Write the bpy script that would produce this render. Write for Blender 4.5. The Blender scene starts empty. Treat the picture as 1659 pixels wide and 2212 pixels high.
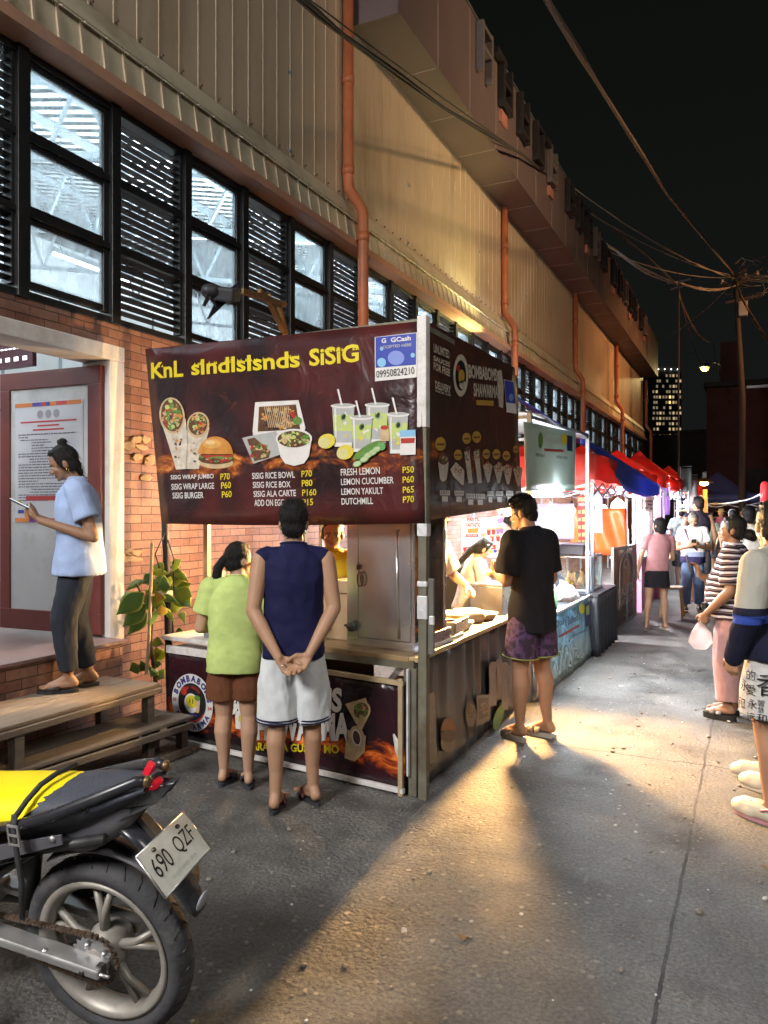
import bpy, math, random
from mathutils import Vector as V, Matrix, Euler, noise
R = math.radians
random.seed(7)
scn = bpy.context.scene
C = scn.collection
# ------------------------------------------------------------------ camera
cam = bpy.data.objects.new('camera', bpy.data.cameras.new('camera'))
C.objects.link(cam)
cam.location = (0, 0, 1.6)
cam.rotation_euler = (R(90), 0, R(26))
cam.data.sensor_fit = 'HORIZONTAL'
cam.data.sensor_width = 36
cam.data.lens = 1640 / 1659 * 36
cam.data.clip_start = .05
cam.data.clip_end = 900
scn.camera = cam
# ------------------------------------------------------------------ night sky and exposure
w = bpy.data.worlds.new('World'); scn.world = w; w.use_nodes = True
nt = w.node_tree; bg = nt.nodes['Background']
sky = nt.nodes.new('ShaderNodeTexSky'); sky.sky_type = 'NISHITA'; sky.sun_disc = False
sky.sun_elevation = R(-6); sky.sun_rotation = R(200)
mx = nt.nodes.new('ShaderNodeMixRGB'); mx.blend_type = 'MIX'; mx.inputs[0].default_value = .985
mx.inputs[2].default_value = (.0042, .0046, .0036, 1)
tcw = nt.nodes.new('ShaderNodeTexCoord'); sxw = nt.nodes.new('ShaderNodeSeparateXYZ'); nt.links.new(tcw.outputs['Generated'], sxw.inputs[0])
rw = nt.nodes.new('ShaderNodeValToRGB'); rw.color_ramp.elements[0].position = .0; rw.color_ramp.elements[0].color = (.0085, .0096, .0092, 1); rw.color_ramp.elements[1].position = .62; rw.color_ramp.elements[1].color = (.0040, .0046, .0034, 1)
nt.links.new(sxw.outputs[2], rw.inputs[0]); nt.links.new(rw.outputs[0], mx.inputs[2]); nt.links.new(sky.outputs[0], mx.inputs[1]); nt.links.new(mx.outputs[0], bg.inputs[0])
bg.inputs[1].default_value = 1.0
scn.view_settings.view_transform = 'Standard'
scn.view_settings.look = 'None'
scn.view_settings.exposure = 0
scn.view_settings.gamma = 1
scn.cycles.use_denoising = True
scn.cycles.max_bounces = 8
scn.cycles.diffuse_bounces = 3
scn.cycles.glossy_bounces = 3
scn.cycles.transparent_max_bounces = 16
scn.cycles.sample_clamp_indirect = 6
scn.cycles.caustics_reflective = False
scn.cycles.caustics_refractive = False


def lamp(name, kind, loc, energy, col=(1, 1, 1), size=.1, aim=None, spot=None, sy=None, spread=None):
    d = bpy.data.lights.new(name, kind); d.energy = energy; d.color = col
    if kind == 'AREA':
        d.shape = 'RECTANGLE' if sy else 'DISK'; d.size = size
        if sy: d.size_y = sy
        if spread: d.spread = R(spread)
    else:
        d.shadow_soft_size = size
    if kind == 'SPOT':
        d.spot_size = R(spot or 120); d.spot_blend = .6
    o = bpy.data.objects.new(name, d); C.objects.link(o); o.location = loc
    if aim: o.rotation_euler = (V(aim) - V(loc)).to_track_quat('-Z', 'Y').to_euler()
    return o


# street lamps of the lane that stand behind the photographer, and one added fill lamp
lamp('street_lamp_light', 'AREA', (-3.6, -4.0, 5.6), 980, (1, .97, .94), 2.2, aim=(-2.0, 4.5, .6))
lamp('street_lamp_light', 'AREA', (4.6, -.5, 6.5), 300, (1, .95, .89), 1.8, aim=(-1.6, 5, .8))  # unseen soft lamp added on the right to brighten the side banner
lamp('street_lamp_light', 'AREA', (5.0, 9.0, 8.5), 150, (1, .66, .36), .8, aim=(-4.3, 13, 6.5), spread=75)
lamp('street_lamp_light', 'AREA', (4.5, 26.0, 8.5), 190, (1, .42, .15), .8, aim=(-4.3, 27, 6), spread=85)

# ------------------------------------------------------------------ pixel <-> place (photo seen 1659 px wide)
FW, RT = V((-math.sin(R(26)), math.cos(R(26)), 0)), V((math.cos(R(26)), math.sin(R(26)), 0))
CAM = V((0, 0, 1.6))


def ray(px, py): return FW + RT * ((px - 829.5) / 1640) + V((0, 0, (1106 - py) / 1640))
def at(px, py, d): return CAM + ray(px, py) * d
def G(px, py, z=0): return CAM + ray(px, py) * ((z - 1.6) / ray(px, py).z)
def atx(px, py, x): r = ray(px, py); return CAM + r * (x / r.x)
def aty(px, py, y): r = ray(px, py); return CAM + r * (y / r.y)


def zoomer(x0, y0, sc):                      # enlarged view -> 1659 px view
    return lambda x, y: ((x0 + x / sc) * .864063, (y0 + y / sc) * .864063)


# ------------------------------------------------------------------ materials
MATS = {}
def S(r, g, b):
    f = lambda c: ((c / 255 + .055) / 1.055) ** 2.4 if c > 10 else c / 255 / 12.92
    return (f(r), f(g), f(b))


def newmat(name):
    m = bpy.data.materials.new(name); m.use_nodes = True
    return m, m.node_tree, m.node_tree.nodes['Principled BSDF']


def nd(nt, t, **kw):
    n = nt.nodes.new('ShaderNode' + t)
    for k, v in kw.items():
        if k.startswith('i_'):
            n.inputs[int(k[2:]) if k[2:].isdigit() else k[2:].replace('_', ' ')].default_value = v
        else: setattr(n, k, v)
    return n


def L(nt, a, b): nt.links.new(a, b)


def ramp(nt, src, stops, interp='LINEAR'):
    r = nd(nt, 'ValToRGB'); r.color_ramp.interpolation = interp
    e = r.color_ramp.elements
    while len(e) > 1: e.remove(e[-1])
    for i, (p, c) in enumerate(stops):
        x = e[0] if i == 0 else e.new(p)
        x.position = p; x.color = (*c, 1)
    L(nt, src, r.inputs[0]); return r.outputs[0]


def dim(c, k): return tuple(min(1, x * k) for x in c)


def bumpit(nt, b, h, k, dist=.01):
    n = nd(nt, 'Bump'); n.inputs['Strength'].default_value = k; n.inputs['Distance'].default_value = dist
    L(nt, h, n.inputs['Height']); L(nt, n.outputs[0], b.inputs['Normal'])


def M(name, col=None, rough=.6, metal=0, var=.18, vs=9, bump=0, bs=40, emit=0, ecol=None, spec=.4, coat=0, sheen=0, dirt=None, stretch=None, fold=0):
    if name in MATS: return MATS[name]
    m, nt, b = newmat(name)
    tc = nd(nt, 'TexCoord'); src = tc.outputs['Object']
    if stretch:
        mp = nd(nt, 'Mapping'); mp.inputs['Scale'].default_value = stretch; L(nt, src, mp.inputs[0]); src = mp.outputs[0]
    n = nd(nt, 'TexNoise'); n.inputs['Scale'].default_value = vs; n.inputs['Detail'].default_value = 6; n.inputs['Roughness'].default_value = .6
    L(nt, src, n.inputs['Vector'])
    c = ramp(nt, n.outputs['Fac'], [(.25, dim(col, 1 - var)), (.55, col), (.8, dim(col, 1 + var))])
    if dirt:
        n3 = nd(nt, 'TexNoise'); n3.inputs['Scale'].default_value = vs * .35; n3.inputs['Detail'].default_value = 8; n3.inputs['Roughness'].default_value = .7
        L(nt, src, n3.inputs['Vector'])
        k = ramp(nt, n3.outputs['Fac'], [(.5, (0, 0, 0)), (.72, (1, 1, 1))])
        mm = nd(nt, 'MixRGB'); L(nt, k, mm.inputs[0]); L(nt, c, mm.inputs[1]); mm.inputs[2].default_value = (*dirt, 1); c = mm.outputs[0]
    L(nt, c, b.inputs['Base Color'])
    b.inputs['Roughness'].default_value = rough; b.inputs['Metallic'].default_value = metal
    b.inputs['Specular IOR Level'].default_value = spec
    if coat: b.inputs['Coat Weight'].default_value = coat
    if sheen: b.inputs['Sheen Weight'].default_value = sheen
    rr = nd(nt, 'MapRange'); rr.inputs[3].default_value = max(0.02, rough - .12); rr.inputs[4].default_value = min(1, rough + .12)
    L(nt, n.outputs['Fac'], rr.inputs[0]); L(nt, rr.outputs[0], b.inputs['Roughness'])
    if bump:
        n2 = nd(nt, 'TexNoise'); n2.inputs['Scale'].default_value = bs; n2.inputs['Detail'].default_value = 5
        L(nt, src, n2.inputs['Vector']); hh = n2.outputs['Fac']; bumpit(nt, b, hh, bump)
        if fold:
            rn = nd(nt, 'TexNoise', noise_type='RIDGED_MULTIFRACTAL'); rn.inputs['Scale'].default_value = 3.4; rn.inputs['Detail'].default_value = 2.5; rn.inputs['Distortion'].default_value = 1.1; L(nt, src, rn.inputs['Vector'])
            b2 = nd(nt, 'Bump'); b2.inputs['Strength'].default_value = fold; b2.inputs['Distance'].default_value = .018; L(nt, rn.outputs['Fac'], b2.inputs['Height']); L(nt, b.inputs['Normal'].links[0].from_node.outputs[0], b2.inputs['Normal']); L(nt, b2.outputs[0], b.inputs['Normal'])
    if emit:
        b.inputs['Emission Color'].default_value = (*(ecol or col), 1); b.inputs['Emission Strength'].default_value = emit
    MATS[name] = m; return m


def Mbands(name, stops, axis=2, rng=(0, 2), rough=.85, bump=.25, bs=90, wob=.0):
    """cloth whose colour changes in bands along one axis"""
    if name in MATS: return MATS[name]
    m, nt, b = newmat(name); tc = nd(nt, 'TexCoord'); sp = nd(nt, 'SeparateXYZ'); L(nt, tc.outputs['Object'], sp.inputs[0])
    src = sp.outputs[axis]
    mr = nd(nt, 'MapRange'); mr.inputs[1].default_value = rng[0]; mr.inputs[2].default_value = rng[1]; L(nt, src, mr.inputs[0])
    c = ramp(nt, mr.outputs[0], [((p - rng[0]) / (rng[1] - rng[0]), col) for p, col in stops], 'CONSTANT')
    L(nt, c, b.inputs['Base Color']); b.inputs['Roughness'].default_value = rough; b.inputs['Specular IOR Level'].default_value = .2
    n2 = nd(nt, 'TexNoise'); n2.inputs['Scale'].default_value = bs; L(nt, tc.outputs['Object'], n2.inputs['Vector']); bumpit(nt, b, n2.outputs['Fac'], bump)
    MATS[name] = m; return m


def cloth(name, col, **kw):
    kw = {**dict(rough=.9, var=.12, vs=14, bump=.3, bs=160, spec=.15, fold=.55), **kw}
    return M(name, col, **kw)


def Mglow(name, col, s):
    if name in MATS: return MATS[name]
    m, nt, b = newmat(name)
    b.inputs['Base Color'].default_value = (*col, 1); b.inputs['Emission Color'].default_value = (*col, 1); b.inputs['Emission Strength'].default_value = s
    MATS[name] = m; return m


def Mglass(name, tint=(1, 1, 1), clear=.85, rough=.1, milk=(.8, .85, .9)):
    if name in MATS: return MATS[name]
    m = bpy.data.materials.new(name); m.use_nodes = True; nt = m.node_tree; nt.nodes.clear()
    out = nd(nt, 'OutputMaterial'); tr = nd(nt, 'BsdfTransparent'); tr.inputs[0].default_value = (*tint, 1)
    df = nd(nt, 'BsdfTranslucent'); df.inputs[0].default_value = (*milk, 1)
    gl = nd(nt, 'BsdfGlossy'); gl.inputs['Roughness'].default_value = rough
    tc = nd(nt, 'TexCoord'); n = nd(nt, 'TexNoise'); n.inputs['Scale'].default_value = 3.5; n.inputs['Detail'].default_value = 7
    mp = nd(nt, 'Mapping'); mp.inputs['Rotation'].default_value = (.6, .3, .2); mp.inputs['Scale'].default_value = (1, 3, 1)
    L(nt, tc.outputs['Object'], mp.inputs[0]); L(nt, mp.outputs[0], n.inputs['Vector'])
    mr = nd(nt, 'MapRange'); mr.inputs[1].default_value = .35; mr.inputs[2].default_value = .75
    mr.inputs[3].default_value = max(0, 1 - clear - .12); mr.inputs[4].default_value = min(1, 1 - clear + .2); L(nt, n.outputs['Fac'], mr.inputs[0])
    m1 = nd(nt, 'MixShader'); L(nt, mr.outputs[0], m1.inputs[0]); L(nt, tr.outputs[0], m1.inputs[1]); L(nt, df.outputs[0], m1.inputs[2])
    lw = nd(nt, 'LayerWeight'); pw = nd(nt, 'Math', operation='POWER'); L(nt, lw.outputs['Facing'], pw.inputs[0]); pw.inputs[1].default_value = 4; fr = nd(nt, 'MapRange'); fr.inputs[3].default_value = .02; fr.inputs[4].default_value = .45; L(nt, pw.outputs[0], fr.inputs[0])
    m2 = nd(nt, 'MixShader'); L(nt, fr.outputs[0], m2.inputs[0]); L(nt, m1.outputs[0], m2.inputs[1]); L(nt, gl.outputs[0], m2.inputs[2])
    L(nt, m2.outputs[0], out.inputs[0]); MATS[name] = m; return m


# ------------------------------------------------------------------ mesh builder
def frame_from(a, b):
    d = (V(b) - V(a)); q = d.to_track_quat('Z', 'Y'); return q.to_matrix()


class MB:
    def __init__(s): s.v = []; s.f = []; s.m = []; s.sm = []; s.mats = []
    def mi(s, mat):
        if mat not in s.mats: s.mats.append(mat)
        return s.mats.index(mat)
    def add(s, vs, fs, mat=None, smooth=False):
        k = len(s.v); i = s.mi(mat)
        s.v += [tuple(x) for x in vs]
        for f in fs:
            s.f.append([k + j for j in f]); s.m.append(i); s.sm.append(smooth)
        return s
    def box(s, c, size, mat=None, rot=None):
        c = V(c); h = V(size) / 2
        M3 = rot if isinstance(rot, Matrix) else (Euler(rot).to_matrix() if rot else Matrix.Identity(3))
        vs = [c + M3 @ V((h.x * i, h.y * j, h.z * k)) for i in (-1, 1) for j in (-1, 1) for k in (-1, 1)]
        return s.add(vs, [(0, 1, 3, 2), (4, 6, 7, 5), (0, 4, 5, 1), (2, 3, 7, 6), (0, 2, 6, 4), (1, 5, 7, 3)], mat)
    def bar(s, a, b, w, d, mat=None, up=(0, 0, 1)):
        a, b = V(a), V(b); z = (b - a); ln = z.length; z = z.normalized(); u = V(up)
        if abs(z.dot(u)) > .95: u = V((0, 1, 0))
        x = u.cross(z).normalized(); y = z.cross(x)
        return s.box((a + b) / 2, (w, d, ln), mat, Matrix((x, y, z)).transposed())
    def tube(s, pts, r, mat=None, n=8, cap=True, closed=False, sy=1.0):
        pts = [V(p) for p in pts]; k = len(pts)
        rs = r if isinstance(r, (list, tuple)) else [r] * k
        vs = []; x = None
        for i, p in enumerate(pts):
            t = (pts[(i + 1) % k] - pts[i - 1]) if closed else (pts[min(i + 1, k - 1)] - pts[max(i - 1, 0)])
            t = t.normalized() if t.length > 1e-9 else V((0, 0, 1))
            if x is None:
                x = (V((0, 0, 1)) if abs(t.z) < .9 else V((0, 1, 0))).cross(t).normalized()
            else:
                x = (x - t * x.dot(t)); x = x.normalized() if x.length > 1e-6 else t.orthogonal().normalized()
            y = t.cross(x)
            for j in range(n):
                a = 2 * math.pi * j / n
                vs.append(p + (x * math.cos(a) + y * math.sin(a) * sy) * rs[i])
        fs = []
        for i in range(k if closed else k - 1):
            for j in range(n):
                a, b = i * n + j, i * n + (j + 1) % n; c, d = ((i + 1) % k) * n + (j + 1) % n, ((i + 1) % k) * n + j
                fs.append((a, b, c, d))
        if cap and not closed:
            fs.append(tuple(range(n - 1, -1, -1))); fs.append(tuple((k - 1) * n + j for j in range(n)))
        return s.add(vs, fs, mat, True)
    def lathe(s, prof, c=(0, 0, 0), mat=None, n=20, rot=None, sx=1, sy=1, cap=True):
        c = V(c); M3 = rot if isinstance(rot, Matrix) else (Euler(rot).to_matrix() if rot else Matrix.Identity(3))
        vs = []; fs = []
        for (r, z) in prof:
            for j in range(n):
                a = 2 * math.pi * j / n
                vs.append(c + M3 @ V((r * math.cos(a) * sx, r * math.sin(a) * sy, z)))
        for i in range(len(prof) - 1):
            for j in range(n):
                fs.append((i * n + j, i * n + (j + 1) % n, (i + 1) * n + (j + 1) % n, (i + 1) * n + j))
        if cap and prof[0][0] > 1e-5: fs.append(tuple(range(n - 1, -1, -1)))
        if cap and prof[-1][0] > 1e-5: fs.append(tuple((len(prof) - 1) * n + j for j in range(n)))
        return s.add(vs, fs, mat, True)
    def ell(s, c, r, mat=None, rot=None, nu=16, nv=10):
        r = (r, r, r) if isinstance(r, (int, float)) else r
        prof = [(max(1e-6, math.sin(math.pi * i / nv)), -math.cos(math.pi * i / nv)) for i in range(nv + 1)]
        M3 = rot if isinstance(rot, Matrix) else (Euler(rot).to_matrix() if rot else Matrix.Identity(3))
        return s.lathe(prof, c, mat, nu, M3 @ Matrix.Diagonal(r))
    def cap(s, a, b, ra, rb, mat=None, n=14):
        s.tube([a, b], [ra, rb], mat, n); s.ell(a, ra, mat, nu=n, nv=8); s.ell(b, rb, mat, nu=n, nv=8); return s
    def chain(s, pts, rs, mat=None, n=14):
        for i in range(len(pts) - 1): s.cap(pts[i], pts[i + 1], rs[i], rs[i + 1], mat, n)
        return s
    def loft(s, rings, mat=None, n=28, p=2.3):
        """rings: (cx, cy, z, rx, ry) superellipse sections, closed with caps"""
        vs = []; fs = []
        for (cx, cy, z, rx, ry) in rings:
            for j in range(n):
                a = 2 * math.pi * j / n; ca, sa = math.cos(a), math.sin(a)
                vs.append((cx + rx * math.copysign(abs(ca) ** (2 / p), ca), cy + ry * math.copysign(abs(sa) ** (2 / p), sa), z))
        for i in range(len(rings) - 1):
            for j in range(n): fs.append((i * n + j, i * n + (j + 1) % n, (i + 1) * n + (j + 1) % n, (i + 1) * n + j))
        fs.append(tuple(range(n - 1, -1, -1))); fs.append(tuple((len(rings) - 1) * n + j for j in range(n)))
        return s.add(vs, fs, mat, True)
    def prism(s, poly, O, U, W, N, depth, mat=None, back=True):
        """flat outline (a,b) on plane O + aU + bW, thickness depth along N"""
        O, U, W, N = V(O), V(U), V(W), V(N); k = len(poly)
        vs = [O + U * a + W * b + N * depth for a, b in poly] + [O + U * a + W * b for a, b in poly]
        fs = [tuple(range(k))] + ([tuple(range(2 * k - 1, k - 1, -1))] if back else [])
        fs += [(i, k + i, k + (i + 1) % k, (i + 1) % k) for i in range(k)]
        return s.add(vs, fs, mat)
    def surf(s, fn, nu, nv, mat=None, smooth=True, thick=0):
        vs = [V(fn(i / nu, j / nv)) for j in range(nv + 1) for i in range(nu + 1)]
        fs = [(j * (nu + 1) + i, j * (nu + 1) + i + 1, (j + 1) * (nu + 1) + i + 1, (j + 1) * (nu + 1) + i) for j in range(nv) for i in range(nu)]
        return s.add(vs, fs, mat, smooth)
    def build(s, name, parent=None, loc=None, bevel=0, solid=0, subsurf=0, seg=2, **props):
        me = bpy.data.meshes.new(name); me.from_pydata(s.v, [], s.f); me.update()
        for mt in s.mats: me.materials.append(mt)
        me.polygons.foreach_set('material_index', s.m); me.polygons.foreach_set('use_smooth', s.sm)
        o = bpy.data.objects.new(name, me); C.objects.link(o)
        if parent: o.parent = parent
        if loc: o.location = loc
        if solid:
            md = o.modifiers.new('Solidify', 'SOLIDIFY'); md.thickness = solid; md.offset = 0
        if bevel:
            md = o.modifiers.new('Bevel', 'BEVEL'); md.width = bevel; md.segments = seg; md.limit_method = 'ANGLE'; md.angle_limit = R(40)
        if subsurf:
            md = o.modifiers.new('Subsurf', 'SUBSURF'); md.levels = subsurf; md.render_levels = subsurf
        for k, v in props.items(): o[k] = v
        return o


def thing(name, label, cat, loc=(0, 0, 0), rz=0, group=None):
    o = bpy.data.objects.new(name, None); C.objects.link(o); o.location = loc; o.rotation_euler = (0, 0, rz)
    o.empty_display_size = .2
    o['label'] = label; o['category'] = cat
    if group: o['group'] = group
    return o


def tag(o, label, cat, group=None):
    o['label'] = label; o['category'] = cat
    if group: o['group'] = group
    return o


def dup(root, loc=None, rz=None, label=None):
    r = root.copy(); C.objects.link(r)
    if loc is not None: r.location = loc
    if rz is not None: r.rotation_euler = (0, 0, rz)
    if label: r['label'] = label
    for ch in list(root.children):
        c = ch.copy(); C.objects.link(c); c.parent = r
        for g in ch.children:
            d = g.copy(); C.objects.link(d); d.parent = c
    return r


# ------------------------------------------------------------------ lettering
TXT = {}
def glyphs(body, bold=0.0):
    k = (body, bold)
    if k not in TXT:
        cu = bpy.data.curves.new('lettering', 'FONT'); cu.body = body; cu.size = 1; cu.offset = bold; cu.resolution_u = 3; cu.fill_mode = 'FRONT'
        ob = bpy.data.objects.new('lettering', cu); C.objects.link(ob)
        dg = bpy.context.evaluated_depsgraph_get(); me = bpy.data.meshes.new_from_object(ob.evaluated_get(dg))
        vs = [tuple(v.co) for v in me.vertices]; fs = [tuple(p.vertices) for p in me.polygons]
        bpy.data.objects.remove(ob); bpy.data.curves.remove(cu); bpy.data.meshes.remove(me)
        xs = [v[0] for v in vs] or [0, 1]; ys = [v[1] for v in vs] or [0, 1]
        x0, x1, y0, y1 = min(xs), max(xs), min(ys), max(ys)
        TXT[k] = ([((v[0] - x0) / (x1 - x0 or 1), (v[1] - y0) / (y1 - y0 or 1)) for v in vs], fs, (x1 - x0) / (y1 - y0 or 1))
    return TXT[k]


class Plane:
    """a flat printed surface; shapes laid on it 1-2 mm proud"""
    def __init__(s, O, U, N, W=(0, 0, 1), zf=None):
        s.O, s.U, s.N, s.W = V(O), V(U).normalized(), V(N).normalized(), V(W).normalized(); s.zf = zf
        s.lift = .0
    def hit(s, x, y):
        if s.zf: x, y = s.zf(x, y)
        r = ray(x, y); d = (s.O - CAM).dot(s.N) / r.dot(s.N); p = CAM + r * d - s.O
        return (p.dot(s.U), p.dot(s.W))
    def pt(s, a, b, e=0): return s.O + s.U * a + s.W * b + s.N * e
    def poly(s, mb, pts, mat, e, px=True):
        pts = [s.hit(*p) for p in pts] if px else pts
        mb.add([s.pt(a, b, e) for a, b in pts], [tuple(range(len(pts)))], mat)
    def rect(s, mb, x0, y0, x1, y1, mat, e, px=True):
        if px: s.poly(mb, [(x0, y1), (x1, y1), (x1, y0), (x0, y0)], mat, e)
        else: s.poly(mb, [(x0, y0), (x1, y0), (x1, y1), (x0, y1)], mat, e, False)
    def oval(s, mb, x, y, rx, ry, mat, e, px=True, n=24, rot=0, inner=0, a0=0, a1=2 * math.pi, jag=0):
        full = abs(a1 - a0 - 2 * math.pi) < 1e-3
        ks = n if full else n + 1; o = []; i_ = []
        for k in range(ks):
            a = a0 + (a1 - a0) * k / n; q = 1 + (random.uniform(-jag, jag) if jag else 0)
            cx, cy = rx * math.cos(a) * q, ry * math.sin(a) * q
            c, sn = math.cos(rot), math.sin(rot)
            for (lst, t) in ((o, 1), (i_, inner)):
                lst.append((x + (cx * c - cy * sn) * t, y + (cx * sn + cy * c) * t))
        if px: o = [s.hit(*p) for p in o]; i_ = [s.hit(*p) for p in i_]
        if inner:
            vs = [s.pt(a, b, e) for a, b in o + i_]; k = len(o)
            mb.add(vs, [(j, (j + 1) % k, k + (j + 1) % k, k + j) for j in range(k if full else k - 1)], mat)
        else: mb.add([s.pt(a, b, e) for a, b in o], [tuple(range(len(o)))], mat)
    def text(s, mb, body, p0, p1, top, mat, e, bold=.01, px=True):
        """p0,p1 baseline ends, top = a point at cap height above p0"""
        vs, fs, _ = glyphs(body, bold)
        a, b, c = (V(s.hit(*q)) if px else V(q) for q in (p0, p1, top))
        u = b - a; v = c - a
        mb.add([s.pt(*(a + u * x + v * y), e) for x, y in vs], fs, mat)
    def arc(s, mb, body, cx, cy, rad, a0, a1, h, mat, e, bold=.02, inward=False):
        n = len(body)
        for i, ch in enumerate(body):
            if ch == ' ': continue
            t = a0 + (a1 - a0) * (i / max(1, n - 1)); vs, fs, asp = glyphs(ch, bold)
            sg = -1 if inward else 1
            rd = V((math.cos(t), math.sin(t))) * sg; tg = V((rd.y, -rd.x)); p = V((cx, cy)) + V((math.cos(t), math.sin(t))) * rad
            ww = h * min(asp, 1.1)
            mb.add([s.pt(*(p + tg * (x - .5) * ww + rd * (y - .5) * h), e) for x, y in vs], fs, mat)


def remesh(mb, name, mat, parent, vox=.008, sm=3, wr=None, mats=None):
    """fuse overlapping closed forms into one continuous skin"""
    me = bpy.data.meshes.new('t'); me.from_pydata(mb.v, [], mb.f)
    ob = bpy.data.objects.new('t', me); C.objects.link(ob)
    a = ob.modifiers.new('r', 'REMESH'); a.mode = 'VOXEL'; a.voxel_size = vox; a.adaptivity = 0; a.use_smooth_shade = True
    b = ob.modifiers.new('s', 'SMOOTH'); b.factor = .5; b.iterations = sm
    dg = bpy.context.evaluated_depsgraph_get(); m2 = bpy.data.meshes.new_from_object(ob.evaluated_get(dg))
    bpy.data.objects.remove(ob); bpy.data.meshes.remove(me)
    m2.name = name
    if wr:
        amp, sc = wr[0], V(wr[1]); seed = V((random.random() * 50,) * 3)
        ns = [v.normal.copy() for v in m2.vertices]
        for v, nn in zip(m2.vertices, ns):
            q = V((v.co.x * sc.x, v.co.y * sc.y, v.co.z * sc.z)) + seed
            v.co += nn * amp * (noise.noise(q) + .55 * (.45 - abs(noise.noise(q * 1.6 + V((0, 0, q.x * .8))))) * 2 + .3 * noise.noise(q * 3.1))
    m2.materials.clear()
    for mt in (mats or [mat]): m2.materials.append(mt)
    for p in m2.polygons: p.use_smooth = True
    o = bpy.data.objects.new(name, m2); C.objects.link(o); o.parent = parent
    return o
# ================================================================== GROUND AND SETTING
def ground_mat():
    m, nt, b = newmat('lane_concrete'); tc = nd(nt, 'TexCoord'); O = tc.outputs['Object']
    sp = nd(nt, 'SeparateXYZ'); L(nt, O, sp.inputs[0])
    def noi(sc, det=6, ro=.6, src=O):
        n = nd(nt, 'TexNoise'); n.inputs['Scale'].default_value = sc; n.inputs['Detail'].default_value = det; n.inputs['Roughness'].default_value = ro
        L(nt, src, n.inputs['Vector']); return n.outputs['Fac']
    def mth(op, a, b_=None, c=None):
        n = nd(nt, 'Math', operation=op)
        for i, q in enumerate((a, b_, c)):
            if q is None: continue
            if isinstance(q, (int, float)): n.inputs[i].default_value = q
            else: L(nt, q, n.inputs[i])
        return n.outputs[0]
    big, mid, fine = noi(.7, 8, .65), noi(5, 8, .65), noi(60, 6, .7)
    c = ramp(nt, big, [(.28, (.058, .057, .055)), (.5, (.118, .115, .109)), (.72, (.205, .20, .19))])
    c2 = ramp(nt, mid, [(.3, (.42, .42, .42)), (.5, (.92, .92, .92)), (.70, (1.4, 1.37, 1.32))])
    mm = nd(nt, 'MixRGB', blend_type='MULTIPLY'); mm.inputs[0].default_value = .85; L(nt, c, mm.inputs[1]); L(nt, c2, mm.inputs[2]); c = mm.outputs[0]
    c3 = ramp(nt, fine, [(.3, (.38, .38, .38)), (.5, (.95, .95, .95)), (.68, (1.6, 1.58, 1.54))])
    mm = nd(nt, 'MixRGB', blend_type='MULTIPLY'); mm.inputs[0].default_value = .9; L(nt, c, mm.inputs[1]); L(nt, c3, mm.inputs[2]); c = mm.outputs[0]
    # exposed pebbles on the worn side of the joint
    vo = nd(nt, 'TexVoronoi'); vo.inputs['Scale'].default_value = 26; L(nt, O, vo.inputs['Vector'])
    vr = nd(nt, 'SeparateColor'); L(nt, vo.outputs['Color'], vr.inputs[0])
    worn = ramp(nt, noi(.9, 4, .6), [(.35, (0, 0, 0)), (.6, (1, 1, 1))])
    side = mth('LESS_THAN', sp.outputs[0], -.28)
    peb = mth('MULTIPLY', mth('LESS_THAN', vo.outputs['Distance'], .30), mth('GREATER_THAN', vr.outputs[0], .86))
    peb = mth('MULTIPLY', peb, mth('MULTIPLY', worn, side))
    pc = ramp(nt, vr.outputs[1], [(0, (.22, .20, .165)), (.5, (.30, .28, .25)), (1, (.14, .135, .13))])
    mm = nd(nt, 'MixRGB'); L(nt, peb, mm.inputs[0]); L(nt, c, mm.inputs[1]); L(nt, pc, mm.inputs[2]); c = mm.outputs[0]
    # oil stains
    st = ramp(nt, noi(1.7, 5, .55), [(.52, (1, 1, 1)), (.68, (.30, .29, .28))])
    mm = nd(nt, 'MixRGB', blend_type='MULTIPLY'); mm.inputs[0].default_value = .8; L(nt, c, mm.inputs[1]); L(nt, st, mm.inputs[2]); c = mm.outputs[0]
    # slab joints and cracks
    wob = mth('MULTIPLY', mth('SUBTRACT', noi(3, 6), .5), .09); wob2 = mth('MULTIPLY', mth('SUBTRACT', noi(22, 4), .5), .012)
    xx = mth('ADD', sp.outputs[0], mth('ADD', wob2, mth('MULTIPLY', wob, .3))); yy = mth('ADD', sp.outputs[1], mth('ADD', wob, wob2))
    j1 = mth('LESS_THAN', mth('ABSOLUTE', mth('ADD', xx, .285)), .007)
    ym = mth('ABSOLUTE', mth('SUBTRACT', mth('MODULO', mth('ADD', yy, 95.8), 6.0), 5.0))
    j2 = mth('LESS_THAN', ym, .008)
    cr = nd(nt, 'TexVoronoi', feature='DISTANCE_TO_EDGE'); cr.inputs['Scale'].default_value = .55; cr.inputs['Randomness'].default_value = 1
    dv = nd(nt, 'MixRGB', blend_type='ADD'); dv.inputs[0].default_value = .25; L(nt, O, dv.inputs[1])
    nz = nd(nt, 'TexNoise'); nz.inputs['Scale'].default_value = 4; L(nt, O, nz.inputs['Vector']); L(nt, nz.outputs['Color'], dv.inputs[2]); L(nt, dv.outputs[0], cr.inputs['Vector'])
    j3 = mth('MULTIPLY', mth('LESS_THAN', cr.outputs['Distance'], .0008), mth('GREATER_THAN', noi(.8, 2), .60))
    jj = mth('MAXIMUM', mth('MAXIMUM', j1, j2), j3)
    mm = nd(nt, 'MixRGB'); L(nt, jj, mm.inputs[0]); L(nt, c, mm.inputs[1]); mm.inputs[2].default_value = (.028, .026, .024, 1); c = mm.outputs[0]
    L(nt, c, b.inputs['Base Color'])
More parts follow.
